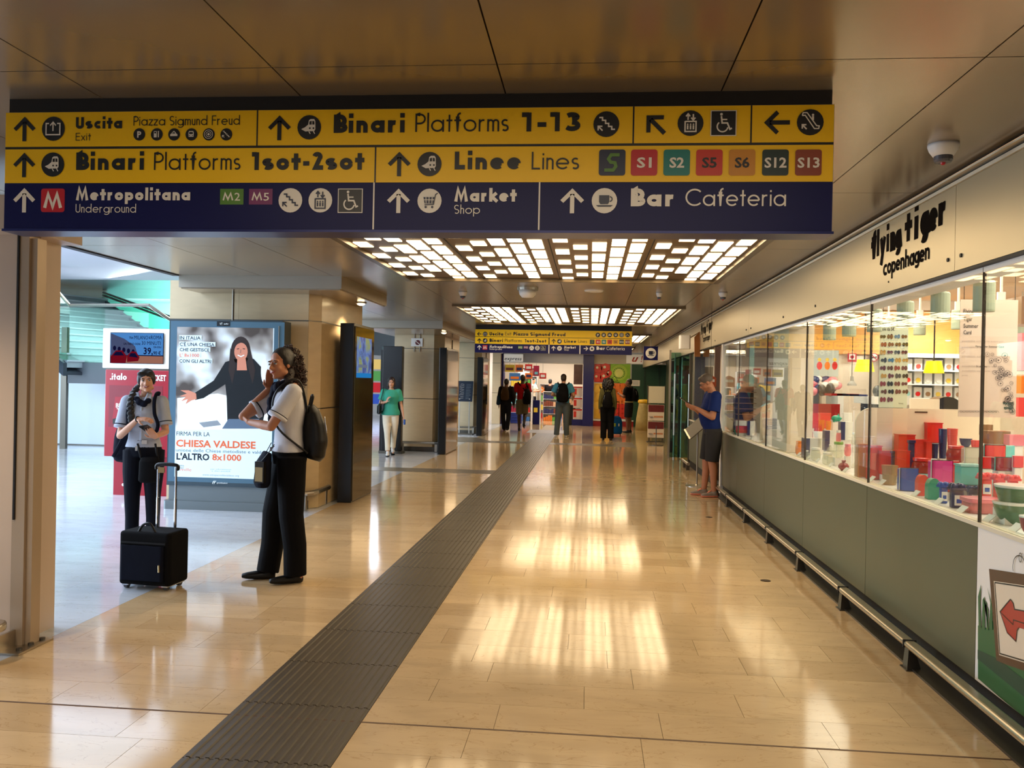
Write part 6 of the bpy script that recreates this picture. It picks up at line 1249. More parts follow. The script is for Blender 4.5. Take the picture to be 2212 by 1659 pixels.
# hanging posters
t = thing('hanging_poster', 'tall hanging poster with rows of sunglasses in the shop window', 'poster', (2.65, 7.0, 1.4)); Y = 7.0
a = on_y(1898, 880, Y); b_ = on_y(1963, 690, Y); B(a.x, b_.x, Y+.002, Y+.006, a.z, b_.z).build('sheet', mat('poster_mint', (206, 212, 190), .5), t)
for x in (a.x+.02, b_.x-.02): MB().tube([(x, Y, b_.z), (x, Y, 2.74)], .002, 4).build('string', M_dark, t)
s = Sheet(Y, .0012); s.F('Occhiali da', 1903, 1930, 702, 6, P_k, .01); s.F('sole da 5€', 1903, 1932, 714, 8, P_k, .01)
gc = [P_k, lum('tortoise', (92, 52, 34)), lum('slate', (54, 64, 74)), lum('plum2', (96, 42, 54)), lum('denim', (60, 110, 150)), lum('amber', (180, 140, 60)), lum('wine2', (130, 40, 50))]
for r_ in range(9):
    for c_ in range(4):
        px = 1907+c_*15.5+(r_ % 2)*2; py = 727+r_*17
        if r_ == 8 and c_ > 1: continue
        m = ri.choice(gc); s.D(px-3.2, py, 3.1, m, 2, 'sunglasses', ry=ri.uniform(3.5, 6)); s.D(px+3.2, py, 3.1, m, 2, 'sunglasses', ry=ri.uniform(3.5, 6)); s.ST([(px-3, py-2), (px+3, py-2)], 1.2, m, 2, 'sunglasses')
s.F('Novità', 1941, 1951, 873, 3.5, P_k, 0); s.build(t)
t = thing('hanging_poster', 'large pale hanging poster about a summer card with line drawn creatures', 'poster', (2.6, 5.5, 1.4)); Y = 5.6
a = on_y(2070, 900, Y); b_ = on_y(2200, 648, Y); B(a.x, b_.x, Y+.002, Y+.006, a.z, b_.z).build('sheet', mat('poster_blush', (232, 206, 190), .5), t)
for x in (a.x+.02, b_.x-.02): MB().tube([(x, Y, b_.z), (x, Y, 2.74)], .002, 4).build('string', M_dark, t)
s = Sheet(Y, .0012)
for tx, y, x1 in (('Flying', 676, 2103), ('Tiger', 693, 2100), ('Summer', 708, 2113), ('Card', 722, 2098)): s.F(tx, 2081, x1, y, 9.5, P_k, .012)
for y, x1 in ((738, 2168), (751, 2105), (771, 2155), (792, 2158), (802, 2155), (812, 2090)): s.F('possibilità sulla carta estiva per'[:int((x1-2078)/2.6)], 2078, x1, y, 3.6, lum('faint_grey', (178, 158, 150)), 0)
s.F('Flying Tiger Summer Card', 2107, 2168, 750, 4, P_k, .02); s.F('31 agosto', 2108, 2132, 793, 4, P_k, .02)
ink2 = lum('drawing_ink', (90, 74, 70))
for k in range(46):
    q = ri.random(); px = 2190-(1-q)*60*(ri.random()**.7)-4; py = 755+q*135
    if px > 2196 or px < 2085: continue
    r = ri.uniform(3, 6.5); s.arc(*s.q(px, py), r*s.sc(px), 0, 360, .35*s.sc(px)*2, ink2, 3+k % 3, 14, grp='drawing'); s.D(px+ri.uniform(-1, 1), py, r*.28, ink2, 6, 'drawing')
for k in range(12): px = 2075+k*7; s.arc(*s.q(px, 892), 5*s.sc(px), 10, 170, .7*s.sc(px), ink2, 3, 10, grp='drawing'); s.D(px, 890, 1, ink2, 3, 'drawing')
s.F('flying', 2166, 2188, 873, 7, P_k, .05); s.F('tiger', 2168, 2188, 884, 7, P_k, .05); s.F('copenhagen', 2169, 2188, 891, 3.4, P_k, .01); s.build(t)
# big silver and framed things by the shelf, rack of cards right
wallthing('frame_board', 'white framed board standing below the lit wall shelves', 'board', 1966, 862, 2030, 905, 9.0, .03, M_cream, True)
a = on_y(2056, 880, 9.2); t = thing('round_basket', 'large dark round basket opening under the wall shelves', 'basket', (a.x, 9.3, a.z-.2)); MB().tube([(a.x, 9.3, a.z-.06), (a.x, 9.55, a.z-.06)], .17, 24).build('drum', GM['black'], t); B(a.x-.16, a.x+.16, 9.25, 9.5, 0, a.z-.22).build('plinth', M_white, t)
for k, (x0, y0, x1, y1, c) in enumerate(((2206, 640, 2260, 700, 'brown'), (2206, 720, 2260, 800, 'pink'), (2206, 810, 2260, 850, 'orange'), (2200, 860, 2260, 900, 'coral'))): wallthing('stacked_goods', ['topmost brown', 'upper pink', 'orange', 'lowest coral'][k]+' block of shelf goods at the right edge of the shop', 'goods', x0, y0, x1, y1, 7.0, .3, GM[c])
# far bay: dark shelves seen through the glass
t = thing('shelf_unit', 'dark grid shelf unit with stacked glasses in the far window bay', 'shelf unit', (3.0, 13.0, 0)); a = on_y(1586, 905, 12.6); b_ = on_y(1630, 835, 12.6)
B(a.x, b_.x, 12.66, 12.7, 0, b_.z).build('back_panel', GM['black'], t)
for k in range(7): z = a.z+(b_.z-a.z)*k/6; B(a.x, b_.x, 12.45, 12.66, z-.01, z).build('shelf_board', GM['brown'], t)
for k, (px, y0, y1, c) in enumerate(((1590, 740, 835, 'white'), (1618, 745, 835, 'cyan'))): wallthing('hanging_towel', ['cream', 'pale green'][k]+' towel hanging above the dark shelf unit', 'towel', px, y0, px+12, y1, 12.5, .04, GM[c])
# painted panel at the right edge: grass, brown frame and red arrow
class SheetX(Sheet):
    def __init__(s, X, lift=.0012): Flat.__init__(s, (X, 0, 0), (0, -1, 0), (0, 0, 1), lift); s.X = X
    def q(s, px, py): p = on_x(px, py, s.X); return -p.y, p.z
    def sc(s, px): return abs(on_x(px+1, 1200, s.X).y-on_x(px, 1200, s.X).y)
s = SheetX(XW-.001, .0012); D6 = lambda L_: [(1900+x/2.968, 1100+y/2.968) for x, y in L_]
cgr = lum('paint_green', (24, 92, 48)); cgr2 = lum('paint_dark_green', (8, 62, 44)); cbr = lum('paint_brown', (84, 50, 26)); cw = lum('paint_cream', (226, 210, 188)); cr = lum('paint_red', (176, 46, 34)); cbl = lum('paint_black', (26, 20, 16))
t = thing('window_graphic', 'painted panel of grass and a brown framed red arrow at the right edge', 'graphic', (XW, 3.6, .5)); xx = 1150
s.PL(D6([(632, 745), (700, 765), (740, 690), (770, 880), (900, 1000), (xx, 1100), (xx, 1500), (900, 1310), (800, 1230), (632, 1085)]), cgr, 1, 'grass'); s.PL(D6([(632, 900), (760, 960), (926, 1090), (xx, 1250), (xx, 1400), (926, 1200), (632, 960)]), cgr2, 2, 'grass')
for pts in ([(640, 760), (636, 560), (655, 480), (650, 600), (655, 760)], [(660, 770), (665, 580), (678, 560), (680, 770)], [(690, 775), (690, 600), (672, 575), (700, 640), (702, 775)], [(705, 760), (715, 600), (695, 500), (728, 620), (728, 775)]): s.PL(D6(pts), cgr, 3, 'grass_blade')
s.PL(D6([(708, 382), (xx, 450), (xx, 1110), (830, 1000), (755, 970)]), cbr, 4, 'frame'); s.PL(D6([(740, 460), (xx, 520), (xx, 1050), (775, 935)]), cw, 5, 'frame'); s.ST(D6([(748, 470), (xx, 530)]), 1.4, cbl, 6, 'frame'); s.ST(D6([(748, 470), (780, 925), (xx, 1035)]), 1.4, cbl, 6, 'frame')
s.PL(D6([(783, 658), (850, 578), (868, 602), (876, 642), (xx, 690), (xx, 840), (905, 760), (893, 778), (886, 848), (830, 792)]), cr, 6, 'red_arrow'); s.ST(D6([(783, 658), (850, 578), (868, 602), (876, 642), (xx, 690)]), 1.2, cbl, 7, 'red_arrow'); s.ST(D6([(905, 760), (893, 778), (886, 848), (830, 792), (783, 658), (868, 740), (870, 710), (xx, 800)]), 1.2, cbl, 7, 'red_arrow')
s.arc(*s.q(*D6([(905, 385)])[0]), .06, 20, 200, .004, cbl, 4, grp='hanger'); s.arc(*s.q(*D6([(910, 310)])[0]), .012, 0, 360, .004, cbl, 4, grp='hanger', ry=.02)
s.build(t)
# ================= PEOPLE =================
SKIN = {k: mat('skin_'+k, c, .5, vary=.04, scale=9) for k, c in dict(light=(206, 150, 118), tan=(184, 122, 88), brown=(120, 78, 54), dark=(66, 44, 34)).items()}
M_eye = lum('eye_white', (226, 222, 216)); M_iris = lum('iris', (40, 26, 18)); M_lip = mat('lip', (164, 70, 66), .4); M_lipd = mat('lip_dark', (130, 26, 40), .35)
def cloth(name, c, bump=.25, rough=.8, sc_=14): return mat(name, c, rough, vary=.08, scale=sc_, bump=bump, spec=.12)
def V3(*a): return Vector(a)
class Figure:
    def __init__(s, name_label, loc, rz, H, sex='f', vox=.006, skin='light', head=(0, 0, 0), belly=0., headoff=(0, 0, 0), group=None, lean=0.):
        s.M = Matrix.Translation(Vector(loc)) @ Matrix.Rotation(rz, 4, 'Z') @ Matrix.Scale(H/1.70, 4)
        s.k = H/1.70; s.root = thing('person', name_label, 'person', loc, 0, group); s.vox = vox; s.sex = sex; s.skin = SKIN[skin]; s.belly = belly; f = sex == 'f'
        sw = .155 if f else .185
        s.J = {}
        for n, g in (('L', 1), ('R', -1)):
            s.J['sh'+n] = V3(sw*g, 0, 1.385); s.J['el'+n] = V3((sw+.05)*g, .03, 1.10); s.J['wr'+n] = V3((sw+.06)*g, -.03, .86)
            s.J['hp'+n] = V3(.088*g, 0, .89); s.J['kn'+n] = V3(.095*g, -.015, .48); s.J['an'+n] = V3(.10*g, .02, .085); s.J['toe'+n] = V3(.12*g, -.13, .03)
        s.hc = V3(0, -.025, 1.585)+Vector(headoff)
        s.RH = Matrix.Rotation(head[0], 3, 'Z') @ Matrix.Rotation(head[1], 3, 'X') @ Matrix.Rotation(head[2], 3, 'Y')
        s.hd = {'L': None, 'R': None}
        s.lean = lean
    def h(s, x, y, z): return s.hc+s.RH @ V3(x, y, z)
    def emit(s, mb, name, m, vox=None, sm=2, label=None, clamp=False, parent=None, smooth=True):
        mb.v = [tuple(s.M @ Vector(v)) for v in mb.v]
        if clamp: mb.v = [(v[0], v[1], max(v[2], .002)) for v in mb.v]
        return mb.build(name, m, parent or s.root, smooth=smooth, remesh=(vox or 0), sm=sm if vox else 0, label=label)
    def torso(s, mb, grow=0., z0=.90, z1=1.42, flare=0.):
        f = s.sex == 'f'; b = s.belly
        S = [(.88, .150 if f else .145, .098, 0), (.95, .158 if f else .150, .105, 0), (1.03, .132 if f else .148, .092+b*.6, -b*.6), (1.12, .124 if f else .150, .088+b, -b), (1.2, .136 if f else .158, .098+b*.5+(.012 if f else 0), -.008-b*.4),
             (1.27, .150 if f else .170, .108+(.014 if f else 0), -.01), (1.34, .158 if f else .182, .098, 0), (1.39, .148 if f else .172, .078, .005), (1.425, .085, .058, .01), (1.45, .055, .05, .01)]
        S = [q for q in S if z0-.04 <= q[0] <= z1+.03]
        mb.tube([(0, q[3], q[0]) for q in S], [(q[1]+grow+flare*max(0, 1.1-q[0]), q[2]+grow+flare*max(0, 1.1-q[0])) for q in S], 28, True, 1, (1, 0, 0))
    def hand(s, mb, n):
        w_, d, nn, curl, sp = s.hd[n]; d = Vector(d).normalized(); nn = (Vector(nn)-d*Vector(nn).dot(d)).normalized(); sd = d.cross(nn)
        side = 1 if n == 'L' else -1
        k = .93 if s.sex == 'f' else 1.06
        mb.tube([w_-d*.02, w_+d*.02*k, w_+d*.06*k, w_+d*.09*k], [(.024*k, .020*k), (.034*k, .016*k), (.040*k, .0145*k), (.036*k, .012*k)], 12, True, 1, sd)
        for i, (o, ln) in enumerate(((-.029, .070), (-.010, .080), (.010, .076), (.028, .058))):
            o *= -side; p = w_+d*.082*k+sd*o*k; a = 0; r = [.0088, .0082, .0074, .0066]; pts = [p]
            for j, fr in enumerate((.45, .32, .23)):
                a += curl*(1 if j else .6); dr = (d+sd*(o*sp*6)).normalized(); dr = dr*math.cos(a)+nn*math.sin(a); p = p+dr*ln*k*fr*1.15; pts.append(p)
            for j in range(3): mb.caps(pts[j], pts[j+1], r[j]*k, r[j+1]*k, 8)
        b = w_+d*.022*k-sd*side*-.030*k*-1 if 0 else w_+d*.022*k+sd*side*.028*k
        t1 = b+(d*.6+sd*side*.75+nn*.35).normalized()*.042*k; t2 = t1+(d*.9+sd*side*.25+nn*.45).normalized()*.032*k
        mb.caps(b, t1, .0125*k, .0105*k, 8); mb.caps(t1, t2, .0105*k, .008*k, 8)
    def body(s, face=True, legs=True):
        mb = MB(); J = s.J; f = s.sex == 'f'; s.torso(mb, -.006)
        mb.caps((0, .012, 1.40), s.h(0, .02, -.06), .048 if f else .058, .046 if f else .056, 14)
        mb.ball(s.h(0, .022, .032), (.072, .088, .086), 20, 14, s.RH); mb.ball(s.h(0, -.018, -.022), (.058, .066, .086), 20, 14, s.RH); mb.ball(s.h(0, -.034, -.078), (.034 if f else .040, .038, .026 if f else .03), 14, 10, s.RH)
        for g in (1, -1):
            mb.ball(s.h(.033*g, -.052, -.032), (.022, .024, .024), 12, 8, s.RH); mb.ball(s.h(.071*g, .006, -.008), (.009, .018, .030), 10, 8, s.RH); mb.ball(s.h(.028*g, -.068, .026), (.022, .016, .008), 10, 6, s.RH); mb.ball(s.h(.046*g, -.0, -.065), (.02, .035, .022), 10, 8, s.RH)
        mb.tube([s.h(0, -.076, .018), s.h(0, -.092, -.008), s.h(0, -.104, -.026), s.h(0, -.09, -.034)], [.007, .009, .0115, .008], 10); mb.ball(s.h(.011, -.089, -.029), .0085, 8, 6); mb.ball(s.h(-.011, -.089, -.029), .0085, 8, 6)
        mb.ball(s.h(0, -.078, -.056), (.022, .012, .012), 12, 8, s.RH); mb.ball(s.h(0, -.066, -.09), (.018, .016, .016), 12, 8, s.RH)
        ua, fa = (.040, .030) if f else (.050, .038)
        for n in 'LR':
            e, w_ = J['el'+n], J['wr'+n]; mb.caps(J['sh'+n], e, ua*1.08, fa*1.12, 14); q = e.lerp(w_, .35); mb.caps(e, q, fa*1.1, fa*1.14, 14); mb.caps(q, w_, fa*1.14, .021 if f else .027, 14)
            mb.caps(V3(J['sh'+n].x*.5, .0, 1.38), J['sh'+n], .055, ua*1.1, 12)
            if s.hd[n]: s.hand(mb, n)
            else: mb.caps(w_, w_+(w_-e).normalized()*.09, .024, .02, 8); 
            if not s.hd[n]:
                d = (w_-e).normalized(); s2 = d.cross(V3(1, 0, 0)).normalized()
                for i in range(4): mb.caps(w_+d*.08+s2*(.03-.02*i), w_+d*.15+s2*(.026-.017*i), .0095, .008, 6)
                mb.caps(w_+d*.03, w_+d*.08+s2*.045, .011, .009, 6)
            th, kn, an = (.078, .050, .034) if f else (.086, .056, .038)
            mb.caps(J['hp'+n], J['kn'+n], th, kn, 16); q = J['kn'+n].lerp(J['an'+n], .3)+V3(0, .012, 0); mb.caps(J['kn'+n], q, kn, kn*1.0, 14); mb.caps(q, J['an'+n], kn*.98, an, 14)
            t = J['toe'+n]; hl = J['an'+n]+V3(0, .03, -.045); mb.caps(hl, t, .030, .022, 10); mb.caps(J['an'+n], hl, an, .03, 10)
        s.emit(mb, 'body', s.skin, s.vox, 3)
        if face:
            for g in (1, -1):
                e = MB().ball(s.h(.029*g, -.0745, .004), (.0125, .008, .0062), 12, 8, s.RH); eo = s.emit(e, 'eye', M_eye)
                i = MB().ball(s.h(.029*g+s.gaze, -.0815, .004), (.0056, .003, .0056), 10, 8, s.RH); s.emit(i, 'iris', M_iris)
                b = MB().tube([s.h(.013*g, -.084, .021), s.h(.028*g, -.0855, .028), s.h(.045*g, -.073, .022)], [.0028, .0036, .002], 6); s.emit(b, 'eyebrow', s.browm)
                b = MB().tube([s.h(.016*g, -.0815, .0085), s.h(.029*g, -.0835, .0125), s.h(.043*g, -.073, .007)], [.0016, .0022, .0014], 6); s.emit(b, 'eyelash', M_dark)
            if s.smile:
                m = MB().tube([s.h(-.027, -.0815, -.046), s.h(-.012, -.0905, -.0555), s.h(.012, -.0905, -.0555), s.h(.027, -.0815, -.046)], [.0022, .0058, .0058, .0022], 8); s.emit(m, 'lips', s.lipm)
                m = MB().tube([s.h(-.021, -.0865, -.049), s.h(0, -.0945, -.0535), s.h(.021, -.0865, -.049)], [.0015, .0036, .0015], 8); s.emit(m, 'teeth', M_eye)
            else:
                m = MB().tube([s.h(-.022, -.082, -.055), s.h(0, -.0925, -.055), s.h(.022, -.082, -.055)], [.002, .0045, .002], 8); s.emit(m, 'lips', s.lipm)
    gaze = 0.; smile = False; browm = M_dark; lipm = M_lip
    def top(s, m, name='shirt', sleeve=.62, hem=.93, grow=.012, slr=.018, long=False, label=None, flare=0., vox=None):
        mb = MB(); J = s.J; s.torso(mb, grow, hem, 1.41, flare); f = s.sex == 'f'; ua = .040 if f else .050
        for n in 'LR':
            mb.caps(V3(J['sh'+n].x*.45, .003, 1.375), J['sh'+n], .062 if f else .07, ua*1.1+slr, 14)
            if long: mb.caps(J['sh'+n], J['el'+n], ua*1.1+slr, ua*.9+slr*.8, 14); mb.caps(J['el'+n], J['wr'+n].lerp(J['el'+n], .08), ua*.9+slr*.8, .034+slr*.3, 14)
            else: e = J['sh'+n].lerp(J['el'+n], sleeve); mb.tube([J['sh'+n], J['sh'+n].lerp(e, .6), e], [ua*1.1+slr, ua*1.12+slr, ua*1.15+slr*1.15], 18); mb.ball(J['sh'+n], ua*1.1+slr, 14, 10)
        return s.emit(mb, name, m, vox or max(s.vox, .008), 2, label)
    def bottom(s, m, name='trousers', to=1.0, r=(.098, .074, .07), short=False, label=None):
        mb = MB(); J = s.J; f = s.sex == 'f'; mb.tube([(0, 0, .995), (0, 0, .93), (0, 0, .86)], [(.150, .108), (.166, .118), (.15, .11)], 24, True, 1, (1, 0, 0)); mb.ball((0, .035, .90), (.15, .10, .10), 16, 10)
        for n in 'LR':
            hp = J['hp'+n]+V3(0, .01, 0); kn = J['kn'+n]; an = J['an'+n]+V3(0, 0, -.03)
            if short: e = hp.lerp(kn, to); mb.tube([hp+V3(0, 0, .03), hp.lerp(e, .4), e], [r[0], r[0]*.98, r[1]], 18)
            else: q = kn.lerp(an, .5)+V3(0, .012, 0); mb.tube([hp+V3(0, 0, .03), hp.lerp(kn, .45), kn, q, kn.lerp(an, to)], [r[0], r[0]*.93, r[1], r[2]*1.02, r[2]], 18)
        return s.emit(mb, name, m, max(s.vox, .008), 2, label)
    def shoes(s, m, sole=None, solem=None, laces=None):
        for n in 'LR':
            an = s.J['an'+n]; t = s.J['toe'+n]; d = Vector((t.x-an.x, t.y-an.y, 0)).normalized(); dz = t.z-.03; b = an+V3(0, 0, -.055)
            P = [b-d*.055, b-d*.03, b+d*.02, b+d*.09, b+d*.15, b+d*.185]; P = [V3(p.x, p.y, max(.03, p.z)+0) for p in P]
            q = MB().tube(P, [(.026, .028), (.034, .040), (.036, .042), (.042, .032), (.038, .024), (.02, .016)], 14, True, 1, (-d.y, d.x, 0)); q.caps(b-d*.012+V3(0, 0, .03), an, .040, .038, 10)
            o = s.emit(q, 'shoe', m, .007, 2, clamp=an.z < .12)
            if solem: z = .012; P2 = [V3(p.x, p.y, .014) for p in P]; q = MB().tube(P2, [(.03, .013), (.040, .014), (.041, .014), (.046, .014), (.042, .013), (.022, .010)], 12, True, 1, (-d.y, d.x, 0)); s.emit(q, 'sole', solem, None, 0, clamp=True)
def ribbon(pts, wd, th, side): return MB().tube(pts, [(wd, th)]*len(pts), 8, True, 1, side)
def loop(pts, n=10):
    """a smooth path through the points"""
    P = [Vector(p) for p in pts]; out = []
    for i in range(len(P)-1):
        p0, p1, p2, p3 = P[max(0, i-1)], P[i], P[i+1], P[min(len(P)-1, i+2)]
        for k in range(n):
            t = k/n; out.append(.5*((2*p1)+(p2-p0)*t+(2*p0-5*p1+4*p2-p3)*t*t+(3*p1-p0-3*p2+p3)*t*t*t))
    return out+[P[-1]]
M_blk = cloth('black_cloth', (11, 10, 12)); M_nvy = cloth('navy_cloth', (13, 16, 30)); M_wsh = cloth('white_shirt', (206, 206, 214), .3); M_gsh = cloth('grey_shirt', (176, 182, 196), .3); M_hair = mat('hair_black', (18, 13, 12), .45, vary=.3, scale=40, bump=.5, stretch=(1, 1, .2)); M_hairb = mat('hair_brown', (52, 26, 16), .5, vary=.4, scale=60, bump=.8)
M_hairg = mat('hair_grey', (96, 82, 70), .6, vary=.25, scale=60, bump=.4); M_lea = mat('black_leather', (11, 10, 10), .38, vary=.1, scale=30, spec=.3)
M_chrome = mat('chrome', (200, 200, 205), .15, 1.)
def backpack(lb, F, c, size, m, vox=.012, handle=True, straps=True, sh=.13, extra=None, group=None, tilt=0.):
    """F: the figure that carries it; c: centre in the figure's own space, behind the back (+Y)"""
    c = Vector(c); w_, d, h = size; base = F.M @ (c+V3(0, 0, -h/2)); t = thing('backpack', lb, 'backpack', base, group=group)
    def em(mb, name, mm, vx=None): mb.v = [tuple(F.M @ Vector(v)) for v in mb.v]; return mb.build(name, mm, t, smooth=True, remesh=vx or 0, sm=3 if vx else 0)
    q = MB().tube([c+V3(0, -.01, -h/2), c+V3(0, .0, -h*.42), c+V3(0, .01, -h*.15), c+V3(0, 0, h*.15), c+V3(0, -.02, h*.38), c+V3(0, -.035, h/2)], [(w_*.38, d*.36), (w_*.48, d*.5), (w_*.5, d*.52), (w_*.46, d*.46), (w_*.36, d*.34), (w_*.18, d*.18)], 20, True, 1, (1, 0, 0)); q.ball(c+V3(0, d*.32, -h*.16), (w_*.36, d*.28, h*.26), 14, 10)
    em(q, 'bag', m, vox)
    if handle: em(MB().tube(loop([c+V3(-.03, -d*.2, h*.45), c+V3(-.03, -d*.1, h*.66), c+V3(.03, -d*.1, h*.66), c+V3(.03, -d*.2, h*.45)], 6), .010, 6), 'handle', m)
    if straps:
        for g in (1, -1):
            p = loop([c+V3(g*w_*.22, -d*.35, h*.38), V3(g*sh*.9, .07, 1.44), V3(g*sh, 0, 1.475), V3(g*sh, -.10, 1.40), V3(g*sh*1.1, -.135, 1.28), V3(g*sh*1.25, -.09, 1.12), c+V3(g*w_*.42, -d*.35, -h*.36)], 6)
            em(ribbon(p, .017, .008, (1, 0, 0)), 'strap', m)
    em(MB().tube(loop([c+V3(w_*.3, d*.36, h*.30), c+V3(w_*.36, d*.46, 0)], 5), .004, 6), 'zip', M_chrome)
    return t, em
# ---- woman on the right: profile to the left, hand on her cheek ----
F = Figure('young woman in a white short sleeved shirt and black trousers, hand on her cheek', (-2.29, 6.30, 0), math.radians(-62), 1.77, 'f', .0055, 'tan', head=(math.radians(38), math.radians(3), math.radians(-6)), headoff=(0, -.045, 0))
J = F.J; J['elL'] = V3(.185, -.15, 1.14); J['wrL'] = V3(-.02, -.285, 1.165); J['elR'] = V3(-.10, -.315, 1.20); J['wrR'] = V3(-.098, -.135, 1.405)
F.hd['L'] = (J['wrL'], (-.95, -.2, .15), (0, .7, .5), .35, .3); F.hd['R'] = (J['wrR'], (.12, .0, 1), (.9, .45, 0), .2, .3)
J['anL'] = V3(.10, .05, .085); J['toeL'] = V3(.12, -.10, .03); J['anR'] = V3(-.09, -.12, .085); J['toeR'] = V3(-.11, -.28, .03); J['knR'] = V3(-.09, -.08, .49); J['knL'] = V3(.095, .015, .49)
F.smile = True; F.gaze = -.002; F.body()
F.top(M_wsh, sleeve=.72, hem=.99, slr=.020); F.bottom(cloth('black_trousers', (8, 7, 9)), r=(.108, .088, .082)); F.shoes(M_lea)
e = J['shL'].lerp(J['elL'], .70)
for n in 'LR':
    d = (J['el'+n]-J['sh'+n]).normalized(); p = J['sh'+n].lerp(J['el'+n], .66); F.emit(MB().tube([p-d*.004, p+d*.004], .0705, 20), 'cuff_stripe', M_nvy); p = J['sh'+n].lerp(J['el'+n], .73); F.emit(MB().tube([p-d*.018, p+d*.006], .072, 20), 'cuff', M_wsh)
F.emit(MB().tube([(0, 0, .985), (0, 0, 1.02)], [(.142, .108), (.140, .106)], 28, True, 1, (1, 0, 0)), 'belt', M_lea)
q = MB()
for k, (x, y, z, r) in enumerate(((-.05, -.10, 1.42, .03), (0, -.115, 1.40, .032), (.05, -.10, 1.42, .03), (0, -.125, 1.36, .026), (.01, -.14, 1.31, .03), (.02, -.14, 1.25, .032), (.02, -.135, 1.19, .026))): q.ball((x, y, z), (r*1.25, r*.8, r*1.3), 12, 8)
for g in (1, -1): q.tube(loop([(g*.02, -.11, 1.42), (g*.065, -.06, 1.455), (g*.05, .03, 1.47)], 5), .017, 8)
F.emit(q, 'scarf', cloth('scarf_navy', (16, 18, 34)), .008, 1)
q = MB()
for g in (1, -1): q.add([(g*.012, -.118, 1.415), (g*.075, -.085, 1.40), (g*.07, -.03, 1.47), (g*.035, -.055, 1.475)], [(0, 1, 2, 3)]); q.add([(g*.012, -.121, 1.415), (g*.075, -.088, 1.40), (g*.07, -.033, 1.474), (g*.035, -.058, 1.479)], [(3, 2, 1, 0)])
F.emit(q, 'collar', M_wsh)
# curly hair pulled into a side mane
q = MB().ball(F.h(0, .034, .042), (.082, .094, .086), 18, 12, F.RH); q.ball(F.h(0, .08, .03), (.07, .07, .08), 14, 10, F.RH)
for g in (1, -1): q.ball(F.h(.058*g, .02, .02), (.028, .05, .055), 12, 8, F.RH)
F.emit(q, 'hair', M_hair, .008, 1)
q = MB(); rh = random.Random(8)
def curl(mb, p, r, rad):
    a = rh.random()*6.28; ax = Vector((rh.uniform(-1, 1), rh.uniform(-1, 1), rh.uniform(-1, 1))).normalized(); u = ax.orthogonal().normalized(); v = ax.cross(u)
    mb.tube([p+u*r*math.cos(a+k*.9)+v*r*math.sin(a+k*.9)+ax*(k-4)*r*.32 for k in range(8)], rad, 4)
for k in range(1000):
    t_ = rh.random(); th = rh.random()*6.28
    c = V3(0, .105, .045).lerp(V3(.02, .115, -.12), t_); rr = .072-.010*t_; ph = rh.uniform(-1.2, 1.4); v = V3(math.cos(th)*math.cos(ph), math.sin(th)*math.cos(ph), math.sin(ph))
    c2 = c+V3(v.x*.088, v.y*.092, v.z*.10)*rh.uniform(.55, 1.06)
    if c2.y < .03: continue
    curl(q, F.h(*c2), .0095, .0031)
for k in range(200): t_ = rh.random(); c = V3(.05, .045, -.06).lerp(V3(.06, -.055, -.27), t_)+V3(rh.uniform(-.03, .03), rh.uniform(-.03, .03), 0); curl(q, F.h(*c), .010, .003)
F.emit(q, 'curly_hair', M_hairb, None, 0)
q = MB().ball(F.h(0, .105, -.03), (.078, .074, .125), 14, 10, F.RH); q.tube([F.h(.04, .05, -.05), F.h(.062, .0, -.13), F.h(.06, -.045, -.22), F.h(.055, -.06, -.28)], [.04, .036, .034, .018], 10); F.emit(q, 'hair_mass', mat('hair_dark_brown', (30, 16, 11), .6, vary=.3, scale=60, bump=.8), .009, 1)
backpack('black leather backpack on the back of the woman with curly hair', F, (.04, .175, 1.09), (.26, .17, .40), M_lea, sh=.105)
# pouch bag and ticket device in front of her hips
t = thing('shoulder_bag', 'small black shoulder bag hanging in front of the woman with curly hair', 'bag', F.M @ V3(.08, -.2, .70))
def FE(F, t):
    def em(mb, name, mm, vx=None, sm=True, lab=None): mb.v = [tuple(F.M @ Vector(v)) for v in mb.v]; return mb.build(name, mm, t, smooth=sm, remesh=vx or 0, sm=2 if vx else 0, label=lab)
    return em
em = FE(F, t); q = MB().tube([(.05, -.19, .70), (.05, -.19, .73), (.05, -.18, .87), (.05, -.155, .95)], [(.10, .045), (.115, .06), (.11, .055), (.08, .03)], 16, True, 1, (1, 0, 0)); em(q, 'bag', M_nvy, .008)
em(ribbon([V3(-.01, -.16, .94), V3(-.03, -.12, 1.01)], .012, .003, (1, 0, 0)), 'strap', M_lea); em(ribbon([V3(.10, -.16, .94), V3(.10, -.115, 1.01)], .012, .003, (1, 0, 0)), 'strap', M_lea); em(MB().cbox((.10, -.14, .975), (.035, .012, .03)), 'buckle', M_chrome, None, False)
t = thing('ticket_device', 'handheld black ticket device with a lit screen at the hip of the curly haired woman', 'device', F.M @ V3(.13, -.2, .70)); em = FE(F, t)
em(MB().obox((.150, -.235, .745), (.05, .055, 0), (.022, -.02, 0), (0, 0, .15)), 'case', M_black, None, False); em(MB().obox((.1545, -.2375, .722), (.042, .0462, 0), (-.0015, .0014, 0), (0, 0, .095)) if 0 else MB().obox((.1752, -.2515, .755), (.041, .045, 0), (.002, -.0018, 0), (0, 0, .10)), 'screen', lamp_mat('device_screen', (200, 180, 140), .35), None, False)
em(ribbon([V3(.17, -.21, .895), V3(.14, -.12, 1.0)], .009, .003, (1, 0, 0)), 'strap', M_lea)

